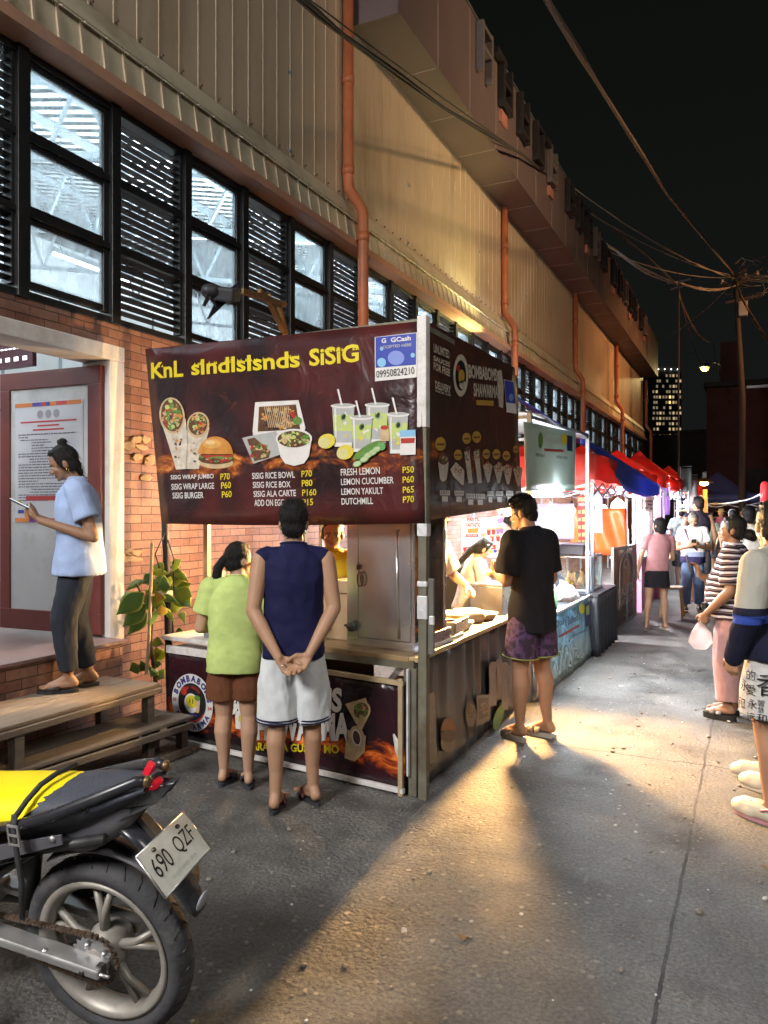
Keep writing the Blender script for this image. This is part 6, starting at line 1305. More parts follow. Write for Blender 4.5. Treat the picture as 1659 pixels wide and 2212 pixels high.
def wheel(cx, zc, name='rear_wheel', wdt=.049):
    w_ = MB(); Rx = Matrix.Rotation(R(90), 3, 'X'); Ro, Ri = .288, .218
    prof = [(Ri, -wdt * .62), (Ri + .02, -wdt * .9), (Ri + .040, -wdt), (Ro - .018, -wdt * .78), (Ro - .004, -wdt * .4), (Ro, 0), (Ro - .004, wdt * .4), (Ro - .018, wdt * .78), (Ri + .040, wdt), (Ri + .02, wdt * .9), (Ri, wdt * .62)]
    hub = MB(); rim = MB()
    rim.lathe([(Ri + .004, -.036), (Ri + .010, -.040), (Ri - .004, -.042), (Ri - .016, -.034), (Ri - .026, -.012), (Ri - .026, .012), (Ri - .016, .034), (Ri - .004, .042), (Ri + .010, .040), (Ri + .004, .036)], (cx, 0, zc), ALU, 56, Rx, cap=False)
    w_.lathe(prof, (cx, 0, zc), RUB, 64, Rx, cap=False)
    for k in range(30):
        a = k / 30 * 2 * math.pi
        for sg in (-1, 1):
            pts = [V((cx + (Ro - o_ + .0015) * math.cos(a + da), sg * wdt * yy, zc + (Ro - o_ + .0015) * math.sin(a + da))) for o_, yy, da in ((.001, .12, 0), (.005, .42, .05), (.019, .78, .075 + .03 * (k % 2)))]
            w_.tube(pts, .0016, pDk, 4)
    root = rim.build(name, bike); w_.build('tyre', root)
    sp = MB()
    for k in range(5):
        a = k / 5 * 2 * math.pi + .35
        for da in (-.13, .13):
            p0 = V((cx + .055 * math.cos(a), .012, zc + .055 * math.sin(a))); p1 = V((cx + .115 * math.cos(a + da * .35), .016, zc + .115 * math.sin(a + da * .35))); p2 = V((cx + .196 * math.cos(a + da * 1.15), .006, zc + .196 * math.sin(a + da * 1.15))); sp.tube([p0, p1, p2], [.017, .012, .0105], ALU, 8)
    sp.build('spokes', root); hb_ = MB(); hb_.lathe([(0, -.06), (.05, -.06), (.06, -.03), (.07, 0), (.06, .035), (.045, .06), (0, .062)], (cx, 0, zc), ALU, 24, Rx); hb_.build('hub', root); return root
wheel(0, .288)
# sprocket and chain on the left side
q = MB(); Rx = Matrix.Rotation(R(90), 3, 'X'); pts = []
for k in range(80):
    a = 2 * math.pi * k / 80; r_ = .078 if (k // 2) % 2 else .070; pts.append((r_ * math.cos(a), r_ * math.sin(a)))
q.prism(pts, (0, .068, .288), (1, 0, 0), (0, 0, 1), (0, 1, 0), .006, BM); q.lathe([(.034, 0), (.040, .004), (.034, .010)], (0, .076, .288), ALU, 20, Rx)
for k in range(5): a = k * 1.2566; q.ell((.05 * math.cos(a), .077, .288 + .05 * math.sin(a)), .009, SILV, nu=8, nv=6)
q.build('sprocket', bike)
q = MB(); loop = [V((.078 * math.cos(t), .071, .288 + .078 * math.sin(t))) for t in [math.pi * .52 + math.pi * .96 * k / 12 for k in range(13)]]; fr = [V((.60 + .035 * math.cos(t), .071, .345 + .035 * math.sin(t))) for t in [-math.pi / 2 + math.pi * k / 6 for k in range(7)]]
path = loop + fr; path.append(loop[0]); acc = 0
for i in range(len(path) - 1):
    a, b_ = path[i], path[i + 1]; n_ = max(1, int((b_ - a).length / .0127))
    for k in range(n_):
        c_ = a.lerp(b_, (k + .5) / n_); d_ = (b_ - a).normalized(); acc += 1; q.bar(c_ - d_ * .0055, c_ + d_ * .0055, .012 if acc % 2 else .009, .013, CHN, up=(0, 1, 0))
q.build('chain', bike)
q = MB()
for s_ in (1, -1): q.bar((-.055, .098 * s_, .286), (.50, .095 * s_, .352), .028, .060, SILV, up=(0, 1, 0))
q.bar((.48, -.1, .35), (.48, .1, .35), .05, .06, SILV); q.build('swingarm', bike, bevel=.006)
q = MB(); q.lathe([(0, -.13), (.009, -.13), (.009, .13), (0, .13)], (0, 0, .288), BM, 12, Rx); q.lathe([(.0, 0), (.016, 0), (.016, .012), (0, .014)], (0, .114, .288), SILV, 6, Rx); q.box((-.05, .105, .288), (.02, .02, .04), BM); q.tube([(-.03, .118, .288), (-.085, .118, .285)], .005, SILV, 8); q.ell((.14, .112, .318), .012, SILV, nu=10, nv=6); q.build('axle', bike)
# frame, engine, pegs, stand
q = MB()
for s_ in (1, -1):
    q.tube([(-.10, .09 * s_, .70), (.2, .095 * s_, .62), (.42, .09 * s_, .52), (.55, .085 * s_, .36)], .016, BM, 10); q.tube([(.10, .09 * s_, .66), (.50, .09 * s_, .40)], .013, BM, 10)
q.tube([(.42, 0, .55), (.75, 0, .50), (1.10, 0, .82)], .025, BM, 10); q.build('frame', bike)
q = MB(); q.ell((.72, 0, .36), (.17, .11, .10), GRYP, nu=18, nv=12); q.lathe([(.055, -.16), (.07, -.14), (.07, .12), (.05, .14)], (.92, 0, .40), GRYP, 18, (0, R(70), 0)); q.lathe([(.0, .0), (.09, .0), (.085, .03), (.0, .045)], (.66, .1, .36), ALU, 20, (R(-90), 0, 0)); q.build('engine', bike)
q = MB(); q.bar((.36, .10, .40), (.46, .16, .38), .03, .05, SILV, up=(0, 1, 0)); q.bar((.46, .11, .34), (.34, .115, .44), .025, .035, SILV, up=(0, 1, 0)); q.tube([(.40, .13, .42), (.43, .15, .50), (.36, .12, .47)], .014, SILV, 8); q.tube([(.45, .12, .36), (.45, .24, .355)], .014, RUB, 8); q.build('foot_peg', bike, bevel=.004)
q = MB(); q.tube([(.55, .11, .24), (.42, .15, .14), (.28, .19, .03)], .012, BM, 8); q.tube([(.40, .155, .13), (.30, .185, .055)], .019, RUB, 8); q.box((.27, .195, .018), (.05, .04, .012), BM); q.build('side_stand', bike)
q = MB(); q.tube([(.75, -.12, .25), (.45, -.14, .27), (.25, -.15, .33), (.1, -.155, .37), (-.20, -.16, .44)], [.02, .02, .03, .045, .048], BM, 14); q.build('exhaust', bike)
q = MB(); q.lathe([(.018, 0), (.018, .06), (.032, .07), (.032, .2), (.022, .21), (.022, .26)], (.30, 0, .36), BM, 14, (0, R(-14), 0)); q.build('shock_absorber', bike)
# tail: inner fender, mudguard, side panels, seat, rails, lamps, plate
q = MB(); q.surf(lambda i, j: (-(.325 + .02 * abs(2 * j - 1) * -1) * math.cos(R(58 + 82 * i)) if 0 else .322 * math.cos(R(62 + 78 * i)), .10 * (j - .5) * (1 - .25 * i), .288 + (.330 - .012 * abs(2 * j - 1)) * math.sin(R(62 + 78 * i)) + .03 * i), 16, 6, GRYP); q.build('inner_fender', bike, solid=.006)
q = MB(); q.tube([(-.10, 0, .72), (-.18, 0, .665), (-.235, 0, .60), (-.285, 0, .53), (-.32, 0, .475), (-.33, 0, .455)], [.055, .056, .050, .044, .040, .032], BLK, 18, sy=.34); q.build('mudguard', bike)
q = MB(); q.ell((-.338, .0, .485), (.008, .028, .032), M('grey_flap_end', (.30, .31, .36), .3), (0, R(-20), 0), 12, 8); q.build('flap_end', bike)
def side(s_):
    q = MB(); pts = [(.62, .46), (.30, .58), (.05, .66), (-.24, .80), (-.27, .835), (-.20, .82), (.0, .755), (.25, .70), (.55, .66), (.72, .60)]
    vs = []; n_ = len(pts)
    for off_ in (.0, 1): vs += [(x, s_ * ((.135 if x > .2 else .135 - (.2 - x) * .22) - .035 * off_ - .02 * abs(z - .66)), z) for x, z in pts]
    q.add(vs, [tuple(range(n_)), tuple(range(2 * n_ - 1, n_ - 1, -1))] + [(i, (i + 1) % n_, n_ + (i + 1) % n_, n_ + i) for i in range(n_)], BLK); return q.build('tail_panel', bike, bevel=.006, seg=3)
for s_ in (1, -1): side(s_)
q = MB(); q.add([(.60, .137, .48), (.28, .137, .60), (.02, .118, .685), (.02, .121, .715), (.28, .140, .65), (.62, .140, .58)], [(0, 1, 2, 3, 4, 5)], GRYP); q.build('side_stripe', bike, solid=.006)
q = MB()
for x, z in ((-.05, .60), ): q.loft([(.06, 0, .63, .10, .07), (.0, 0, .69, .13, .085), (-.04, 0, .76, .15, .07), (-.06, 0, .80, .13, .05)], GRYP, 20, 2.6)
q.build('tail_underside', bike)
def seat_q(q, x0, x1, grow, mt, zlo=0):
    rings = 22; n_ = 20; vs = []
    for i in range(rings + 1):
        t = i / rings; x = x0 + (x1 - x0) * t; xx = x
        top = .80 + .065 * max(0, (.12 - xx) / .35) ** 1.2 - .035 * max(0, min(1, (xx - .05) / .35)) + .01 * math.sin(xx * 9); bot = .655 + .16 * max(0, (.14 - xx) / .34) ** 1.1 + zlo * 1.0
        hw = (.118 - .07 * max(0, (-.02 - xx) / .22) ** 1.4 - .02 * max(0, (xx - .45) / .35)) + grow
        for j in range(n_):
            a = math.pi * (1.25 - 1.5 * j / (n_ - 1)); ca, sa = math.cos(a), math.sin(a)
            vs.append((x, -hw * math.copysign(abs(ca) ** .75, ca), bot + (top + grow - bot) * (max(0, (sa + .707) / 1.707)) ** .62))
    fs = [(i * n_ + j, i * n_ + j + 1, (i + 1) * n_ + j + 1, (i + 1) * n_ + j) for i in range(rings) for j in range(n_ - 1)] + [tuple(range(n_)), tuple(rings * n_ + j for j in range(n_ - 1, -1, -1))] + [(i * n_, (i + 1) * n_, (i + 1) * n_ + n_ - 1, i * n_ + n_ - 1) for i in range(rings)]
    q.add(vs, fs, mt, True)
q = MB(); seat_q(q, -.22, .78, 0, VIN); q.build('seat', bike)
q = MB(); seat_q(q, .20, .80, .014, YEL, -.09)
o = q.build('seat_cover', bike)
for v in o.data.vertices:
    if v.co.x < .45: v.co.x -= (.26 * max(0, (v.co.z - .62) / .18) - .14) * max(0, 1 - (v.co.x - .20) / .25)
    v.co.z += .005 * abs(noise.noise(v.co * 14))
q = MB()
for s_ in (1, -1): q.tube([(.24, .132 * s_, .715), (.16, .140 * s_, .735), (.04, .132 * s_, .775), (-.10, .095 * s_, .83), (-.20, .055 * s_, .868), (-.225, .046 * s_, .866)], [.014, .016, .017, .017, .016, .014], BLK, 10)
q.tube([(-.06, .11, .80), (-.08, 0, .79), (-.06, -.11, .80)], .014, BLK, 8)
for s_ in (1, -1): q.ell((-.228, .046 * s_, .865), (.012, .017, .017), M('rail_end_cap', (.2, .13, .06), .3, .5), nu=10, nv=8)
q.build('grab_rail', bike)
q = MB(); REDL = M('tail_lamp_red', (.55, .015, .03), .12, emit=.25, coat=.6); q.ell((-.215, .0, .835), (.022, .034, .014), REDL, (0, R(-25), 0), 16, 10); q.prism([(-.016, 0), (.016, 0), (.010, .042), (-.004, .038)], (-.19, .0, .87), (0, 1, 0), (-.5, 0, .86), (-.86, 0, -.5), .02, REDL); q.build('tail_light', bike)
q = MB(); q.tube([(.15, .148, .775), (.15, .158, .74), (.145, .162, .66), (.17, .135, .55), (.20, .12, .42)], .011, M('strap_webbing', (.03, .03, .032), .8), 6, sy=.4); q.tube([(.15, .150, .765), (.135, .115, .800), (.13, .06, .822), (.125, 0, .826), (.12, -.08, .815)], .008, MATS['strap_webbing'], 6); b_ = MB()
for dz in (-.028, .0, .028): b_.box((.147, .163, .72 + dz), (.036, .006, .007), SILV)
for dx in (-.017, .017): b_.box((.147 + dx, .163, .72), (.006, .006, .062), SILV)
st_r = q.build('strap', bike); b_.build('buckle', st_r, bevel=.001)
# number plate
pn_ = V((-.80, .0, .60)).normalized(); PO = V((-.262, .0, .625)); PU = V((0, -1, 0)); PWv = pn_.cross(PU).normalized(); PWv = PWv if PWv.z > 0 else -PWv
PLt = M('plate_white', (.62, .62, .56), .4, var=.12, vs=20, dirt=(.45, .43, .38)); q = MB(); hw, hh = .118, .068; rr_ = .012; pts = []
for (cx, cy, a0) in ((hw - rr_, hh - rr_, 0), (-hw + rr_, hh - rr_, 90), (-hw + rr_, -hh + rr_, 180), (hw - rr_, -hh + rr_, 270)):
    for k in range(5): a = R(a0 + 22.5 * k); pts.append((cx + rr_ * math.cos(a), cy + rr_ * math.sin(a)))
q.prism(pts, PO, PU, PWv, pn_, .003, PLt); pl8 = q.build('number_plate', bike)
q = MB(); PP = Plane(PO + pn_ * .003, PU, pn_, PWv); PP.text(q, '690', (-.098, -.022), (-.022, -.022), (-.098, .036), pDk, .0012, .0, False); PP.text(q, 'QZF', (.008, -.022), (.098, -.022), (.008, .036), pDk, .0012, .0, False)
PP.text(q, 'REGISTERED 2016', (-.06, -.05), (.06, -.05), (-.06, -.04), pGrey, .0012, .0, False)
q.build('plate_lettering', pl8)
q = MB()
for s_ in (-1, 1): q.ell(PO + PU * .06 * s_ + PWv * .05 + pn_ * .006, (.008, .008, .006), BM, nu=10, nv=6)
for (a, b2) in (((-hw, hh), (hw, hh)), ((hw, hh), (hw, -hh)), ((hw, -hh), (-hw, -hh)), ((-hw, -hh), (-hw, hh))): q.tube([PO + PU * a[0] + PWv * a[1], PO + PU * b2[0] + PWv * b2[1]], .0035, SILV, 6)
q.bar(PO - pn_ * .01 + PWv * .04, PO + V((.10, 0, .10)), .03, .02, BM); q.build('plate_frame', pl8)
q = MB()
for k in range(5): q.tube([(.62, .10 - .01 * k, .45), (.45, .115 - .012 * k, .50 + .01 * k), (.25, .118 - .012 * k, .60), (.10, .11, .66)], .006, (pDk, BM, M('red_wire', (.3, .03, .03), .5))[k % 3], 6)
for (x, y, z) in ((.28, .142, .62), (.05, .122, .70), (.55, .142, .52), (.36, .13, .42), (.48, .118, .36), (.20, .112, .30), (.33, .112, .33)): q.lathe([(0, -.008), (.010, -.006), (.010, .004), (0, .006)], (x, y, z), SILV, 6, (R(90), 0, 0))
q.build('cables_and_bolts', bike)
# front half (out of the photo to the left)
q2 = MB(); q2.tube([(1.22, .07, .29), (1.06, .07, .86)], .02, SILV, 10); q2.tube([(1.22, -.07, .29), (1.06, -.07, .86)], .02, SILV, 10); q2.build('fork', bike)
wheel(1.23, .288, 'front_wheel', .042)
q2 = MB(); q2.tube([(.90, .34, .98), (1.0, .2, .97), (1.04, 0, .92), (1.0, -.2, .97), (.90, -.34, .98)], .012, BM, 8); q2.tube([(.86, .36, .98), (.96, .25, .975)], .018, RUB, 8); q2.tube([(.86, -.36, .98), (.96, -.25, .975)], .018, RUB, 8); q2.build('handlebar', bike)
q2 = MB(); q2.ell((1.13, 0, .84), (.10, .11, .10), BLK, nu=16, nv=10); q2.ell((1.20, 0, .84), (.05, .075, .065), M('headlight_glass', (.5, .5, .5), .1), nu=14, nv=8); q2.build('headlight', bike)
q2 = MB(); q2.ell((.85, 0, .72), (.18, .12, .13), BLK, nu=18, nv=12); q2.ell((.95, 0, .55), (.16, .15, .14), BLK, nu=16, nv=10); q2.build('fuel_tank', bike)
q2 = MB(); q2.surf(lambda i, j: (1.23 + .31 * math.cos(R(40 + 100 * i)), .1 * (j - .5), .288 + .31 * math.sin(R(40 + 100 * i))), 14, 4, BLK); q2.build('front_fender', bike, solid=.005)
# ================================================================== PEOPLE
def skinmat(n, c): return M(n, c, .5, var=.10, vs=10, bump=.12, bs=120, spec=.35)
SK1, SK2, SK3, SK4 = skinmat('skin_tan', (.36, .205, .125)), skinmat('skin_light_tan', (.44, .265, .175)), skinmat('skin_brown', (.25, .135, .08)), skinmat('skin_warm', (.40, .22, .13))
HAIR = M('black_hair', (.006, .0055, .0055), .55, var=.3, vs=60, bump=.7, bs=130, spec=.25, stretch=(3, 3, .35)); HAIRG = M('grey_hair', (.16, .155, .145), .6, var=.3, vs=60, bump=.6, bs=120)
EYEW, EYEB, LIPS = M('eye_white', (.6, .58, .55), .3, var=.02), M('eye_dark', (.015, .01, .01), .2), M('lip', (.30, .11, .085), .45)
lerp = lambda a, b, t: V(a) + (V(b) - V(a)) * t


class Body:
    def __init__(s, label, loc, h, H, skin, group=None, vox=.009, lean=0, sway=0, bendz=.9, head=(0, 0, 0), g=1.0, neckfwd=0, slim=1.0):
        s.e = thing('person', label, 'person', loc, R(h), group); k = H / 1.7; s.e.scale = (k * slim, k * slim, k)
        s.skin, s.vox, s.lean, s.sway, s.bz, s.g, s.nf = skin, vox, lean, sway, bendz, g, neckfwd
        s.mb = MB(); s.Rh = Euler((R(head[1]), R(head[2]), R(head[0])), 'XYZ').to_matrix(); s.N = V((0, .012 + neckfwd, 1.50)); s.HM = s.Rh
        m, g_ = s.mb, g
        m.loft([(0, 0, .84, .14 * g_, .10 * g_), (0, 0, .95, .15 * g_, .105 * g_), (0, 0, 1.08, .135 * g_, .095 * g_), (0, 0, 1.22, .145, .10), (0, 0, 1.34, .155, .10), (0, 0, 1.42, .11, .075), (0, 0, 1.455, .058, .055)])
        m.chain([(0, -.01, 1.40), (0, .0 + neckfwd * .5, 1.46), (0, .01 + neckfwd, 1.535)], [.062, .056, .054])
        m.cap((-.17, 0, 1.385), (.17, 0, 1.385), .055, .055)
        s.head(m)
    def hp(s, p): return s.N + s.Rh @ V(p)
    def head(s, m):
        e = lambda c, r, rot=None: m.ell(s.hp(c), r, None, s.Rh @ (Euler(rot).to_matrix() if rot else Matrix.Identity(3)), 18, 12)
        e((0, -.002, .107), (.076, .094, .095)); e((0, .034, .056), (.061, .060, .083)); e((0, .046, .012), (.044, .042, .034)); e((0, .080, -.006), (.019, .015, .014))
        m.cap(s.hp((0, .094, .082)), s.hp((0, .108, .053)), .008, .0125); e((0, .074, .098), (.052, .018, .011)); e((.036, .072, .055), (.022, .018, .02)); e((-.036, .072, .055), (.022, .018, .02)); e((0, .084, .022), (.022, .010, .008))
        for i in (-1, 1): e((.078 * i, -.004, .066), (.010, .020, .031), (0, .15 * i, 0)); m.ell(s.hp((.012 * i, .102, .052)), .008)
    def face(s, mouth=True):
        q = MB()
        for i in (-1, 1):
            q.ell(s.hp((.030 * i, .082, .079)), (.0135, .0075, .0075), EYEW, s.Rh, 12, 8); q.ell(s.hp((.030 * i, .0875, .079)), (.0062, .0035, .0066), EYEB, s.Rh, 10, 6)
            q.cap(s.hp((.014 * i, .0905, .101)), s.hp((.048 * i, .078, .101)), .0045, .003, HAIR, 6); q.cap(s.hp((.017 * i, .089, .0865)), s.hp((.044 * i, .079, .0855)), .0022, .0022, EYEB, 6)
        s.fin(q, 'eyes')
        if mouth: q = MB(); q.cap(s.hp((-.02, .087, .023)), s.hp((.02, .087, .023)), .0055, .0055, LIPS, 8); q.ell(s.hp((0, .092, .020)), (.014, .006, .006), LIPS, s.Rh, 10, 6); s.fin(q, 'lips')
    def warp(s, q):
        def f(v):
            z = v[2] - s.bz
            return (v[0] + s.sway * z, v[1] + s.lean * z, v[2] - abs(s.lean) * s.lean * z * .25) if z > 0 else v
        q.v = [f(v) for v in q.v]
    def fin(s, q, name, **k): s.warp(q); return q.build(name, s.e, **k)
    def solid(s, q, name, mat, vox=None, sm=3, wr=None, props=None):
        s.warp(q); o = remesh(q, name, mat, s.e, vox or s.vox, sm, wr); return o
    def leg(s, side, foot, ang=0, knee=None, th=1.0, hipx=.085, bare=True):
        """foot: ankle point; ang: toes turned outwards in degrees"""
        m = s.mb; hip = V((hipx * side * (.5 + .5 * s.g), 0, .90)); a = V(foot) if len(foot) == 3 else V((foot[0], foot[1], .085))
        k = V(knee) if knee else lerp(hip, a, .52) + V((0, .022, 0)); c = lerp(k, a, .28) + V((.006 * side, -.018, 0))
        m.chain([hip, lerp(hip, k, .5), k, c, lerp(k, a, .7), a], [.088 * th, .077 * th, .054 * th, .055 * th, .040 * th, .034])
        t = R(-ang * side); d = V((math.sin(t), math.cos(t), 0)); r_ = V((d.y, -d.x, 0))
        m.chain([a, a - d * .035 + V((0, 0, -.045))], [.033, .032]); m.chain([a + V((0, 0, -.005)), a + d * .06 + V((0, 0, -.038)), a + d * .13 + V((0, 0, -.058))], [.032, .028, .021])
        m.chain([a - d * .03 + V((0, 0, -.05)), a + d * .06 + r_ * .02 * side + V((0, 0, -.058)), a + d * .125 + r_ * .025 * side + V((0, 0, -.063))], [.03, .024, .019]); m.chain([a + d * .05 + V((0, 0, -.055)), a + d * .135 - r_ * .022 * side + V((0, 0, -.063))], [.026, .021])
        for i, (o, ln) in enumerate(((-.030, .185), (-.010, .187), (.008, .18), (.024, .17), (.037, .157))):
            m.cap(a + d * .125 + r_ * o * side + V((0, 0, -.064)), a + d * ln + r_ * o * side + V((0, 0, -.072)), .0125, .0105 if i else .014, None, 8)
        if not hasattr(s, 'feet'): s.feet = []
        s.feet.append((side, a, d, r_)); s.__dict__.setdefault('legs', {})[side] = (hip, k, a)
    def arm(s, side, el, wr, sh=None, r=1.0):
        m = s.mb; S_ = V(sh or (.172 * side * (.7 + .3 * s.g), 0, 1.385)); el, wr = V(el), V(wr)
        m.chain([S_, lerp(S_, el, .45), el, lerp(el, wr, .3), wr], [.050 * r, .045 * r, .037 * r, .038 * r, .026]); s.__dict__.setdefault('arms', {})[side] = (S_, el, wr)
    def hand(s, wr, d, n, thumb, curl=25, spread=1, curls=None, th=(.5, .7, .35)):
        m = s.mb; w, d, n = V(wr), V(d).normalized(), V(n).normalized(); n = (n - d * n.dot(d)).normalized(); t = d.cross(n); t = t if t.dot(V(thumb)) > 0 else -t
        for i, (o, L_) in enumerate(((.030, .068), (.0105, .077), (-.009, .071), (-.028, .056))):
            kn = w + d * (.084 - .004 * abs(i - 1)) + t * o; m.cap(w + d * .012 + t * o * .55, kn, .0155, .0125, None, 8); p = kn; dd = d + t * .05 * (1 - i * .7) * spread; dd.normalize(); cu = curls[i] if curls else curl
            for j, fr in enumerate((.45, .30, .25)):
                ax = R(cu * (.8 + .25 * j)); dd = (dd * math.cos(ax) + n * math.sin(ax)).normalized(); p2 = p + dd * L_ * fr * 1.08; m.cap(p, p2, .0102 - .0012 * j, .0094 - .0012 * j, None, 8); p = p2
        b0 = w + d * .022 + t * .018; b1 = b0 + (d * th[0] + t * th[1] + n * th[2]).normalized() * .045; b2 = b1 + (d * .8 + t * .25 + n * .35).normalized() * .034; b3 = b2 + (d * .9 + t * .0 + n * .5).normalized() * .024
        m.chain([b0, b1, b2, b3], [.0175, .0135, .0115, .009], None, 8)
    def done(s, vox=None): s.body = s.solid(s.mb, 'body', s.skin, vox, 2); return s
    def hair(s, kind, mat=None):
        q = MB(); mat = mat or HAIR; e = lambda c, r, rot=None: q.ell(s.hp(c), r, None, s.Rh @ (Euler(rot).to_matrix() if rot else Matrix.Identity(3)), 18, 12)
        e((0, -.016, .120), (.083, .097, .096)); e((0, -.052, .050), (.068, .050, .055))
        for i in (-1, 1): e((.064 * i, .012, .095), (.018, .032, .045))
        if kind == 'short': e((0, .055, .175), (.062, .04, .028), (.35, 0, 0)); e((0, .0, .19), (.066, .075, .03))
        if kind == 'crop': e((0, .03, .185), (.055, .05, .022))
        if kind in ('bun_top', 'bun_low', 'pony', 'braid', 'bob'):
            e((0, .040, .170), (.056, .036, .026), (.5, 0, 0)); e((0, -.03, .06), (.076, .07, .07))
        if kind == 'bun_top': e((0, -.05, .225), (.034, .034, .026)); e((0, -.06, .0), (.04, .03, .04))
        if kind == 'bun_low': e((0, -.135, .045), (.055, .045, .048)); e((.01, -.16, .02), (.04, .03, .035))
        if kind == 'pony':
            q.chain([s.hp((-.03, -.10, .08)), s.hp((-.055, -.135, .02)), s.hp((-.07, -.135, -.08)), s.hp((-.07, -.12, -.16))], [.034, .032, .036, .018])
        if kind == 'braid': q.chain([s.hp((0, -.09, .08)), s.hp((0, -.13, -.0)), s.hp((0, -.15, -.12)), s.hp((0, -.15, -.28))], [.045, .045, .035, .015])
        if kind == 'bob': e((0, -.045, .02), (.082, .062, .09)); e((.055, .0, .05), (.03, .05, .07)); e((-.055, .0, .05), (.03, .05, .07))
        o = s.solid(q, 'hair', mat, s.vox * .8, 2, (.0035, (120, 120, 30)))
        if s.vox < .0125: s.tufts(o, 700 if s.vox < .008 else 350, kind in ('short', 'crop'))
        return o
    def tufts(s, o, n, short):
        me = o.data; vs = [v.co.copy() for v in me.vertices]; fs = [tuple(p.vertices) for p in me.polygons]; ns = [v.normal.copy() for v in me.vertices]; N0 = len(vs); c0 = s.N + s.Rh @ V((0, -.02, .11))
        back = s.Rh @ V((0, -1, 0)); dn = V((0, 0, -1))
        for k in range(n):
            i = random.randrange(N0); p, nn = vs[i], ns[i]
            if short: d = (nn * random.uniform(.25, .75) + (s.Rh @ V((random.uniform(-.3, .3), .2, .4))) * .5 + dn * .35).normalized(); ln = random.uniform(.010, .024)
            else: d = (dn * .8 + back * .5 + nn * random.uniform(.0, .25) + V((random.uniform(-.2, .2),) * 3)).normalized(); ln = random.uniform(.02, .05)
            t = d.cross(nn); t = t.normalized() * random.uniform(.0012, .0028) if t.length > 1e-4 else V((.002, 0, 0)); b0 = p - nn * .003; j = len(vs)
            vs += [b0 - t, b0 + t, b0 + d * ln * .6 + t * .7, b0 + d * ln + nn * .002, b0 + d * ln * .6 - t * .7]; fs.append((j, j + 1, j + 2, j + 3, j + 4))
        m2 = bpy.data.meshes.new('hair'); m2.from_pydata(vs, [], fs); m2.materials.append(me.materials[0]); m2.polygons.foreach_set('use_smooth', [True] * len(fs)); o.data = m2
    def shirt(s, mat, hem=.84, loose=1.0, sleeve=.55, name='shirt', wr=(.009, (8, 8, 5)), flare=1.0, neck=.075, sl=1.0, belly=0, tank=False, vox=None):
        q = MB(); g, l = s.g, loose
        rings = [(0, 0, hem, .172 * g * l * flare, .132 * g * l * flare), (0, 0, (hem + 1.0) / 2, .170 * g * l, .132 * g * l + belly * .5), (0, belly * .6, 1.03, .160 * g * l, .118 * g * l + belly), (0, belly * .4, 1.15, .163 * g * l, .116 * l * g + belly * .6), (0, 0, 1.27, .176 * l * (.5 + .5 * g), .120 * l * (.6 + .4 * g)), (0, 0, 1.36, .176 * (.6 + .4 * g), .108 * l), (0, -.003, 1.415, .135, .086), (0, -.003, 1.452, .082, .068), (0, 0, 1.476, neck * .9, .062)]
        q.loft(rings, None, 36)
        if tank:
            for i in (-1, 1): q.cap((.10 * i, 0, 1.402), (.168 * i, -.002, 1.392), .056, .0545)
        else:
            for i in (-1, 1):
                if i in s.__dict__.get('arms', {}):
                    S_, el, wr_ = s.arms[i]; q.cap((.10 * i, 0, 1.40), S_, .062, .066 * sl)
                    f = min(sleeve, 1); q.tube([S_, lerp(S_, el, f * .5), lerp(S_, el, f)], [.066 * sl, .067 * sl, .070 * sl], None, 16)
                    if sleeve > 1: q.chain([el, lerp(el, wr_, .5), lerp(el, wr_, sleeve - 1)], [.060 * sl, .052 * sl, .045 * sl]); q.chain([lerp(S_, el, .9), el], [.066 * sl, .06 * sl])
        o = s.solid(q, name, mat, vox, 3, wr)
        if s.vox < .0125:
            c = MB(); c.tube([(neck * 1.02 * math.cos(t), .003 + .070 * math.sin(t), 1.466 - .012 * math.sin(t)) for t in [k * math.pi / 12 for k in range(24)]], .0065, mat, 8, closed=True); s.fin(c, 'collar')
        return o
    def bottoms(s, mat, waist=.98, length=.62, name='shorts', r0=.098, r1=.098, loose=1.0, wr=(.006, (9, 9, 5)), vox=None, skirt=False, trim=None):
        """length: fraction of hip..ankle covered (knee about .5)"""
        q = MB(); g = s.g
        q.loft([(0, 0, .80, .145 * g * loose, .108 * g * loose), (0, 0, .88, .160 * g * loose, .115 * g * loose), (0, 0, waist, .152 * g, .112 * g)], None, 36)
        ends = {}
        if skirt:
            q.loft([(0, .0, waist - length, .185 * g, .135 * g), (0, 0, .84, .175 * g, .13 * g), (0, 0, waist, .150 * g, .112 * g)], None, 36)
        else:
            for i, (hip, k, a) in s.legs.items():
                P_ = [hip + V((0, 0, -.01))]; n = 10
                path = [lerp(hip, k, t / 10) for t in range(11)] + [lerp(k, a, t / 10) for t in range(1, 11)]
                m_ = max(2, int(round(length * 20))); path = path[:m_ + 1]; rs = [(r0 + (r1 - r0) * t / m_) * loose * min(1, .80 + .2 * t / 5) for t in range(m_ + 1)]
                q.tube(path, rs, None, 22); ends[i] = (path[-2], path[-1], rs[-1])
        o = s.solid(q, name, mat, vox, 3, wr)
        if trim:
            t = MB()
            for i, (p0, p1, r_) in ends.items():
                dd = (p1 - p0).normalized()
                for off_, mt in trim: t.tube([p1 - dd * (off_ + .008), p1 - dd * off_], r_ + .010, mt, 28, cap=False)
            s.fin(t, 'hem_trim', solid=.002)
        return o
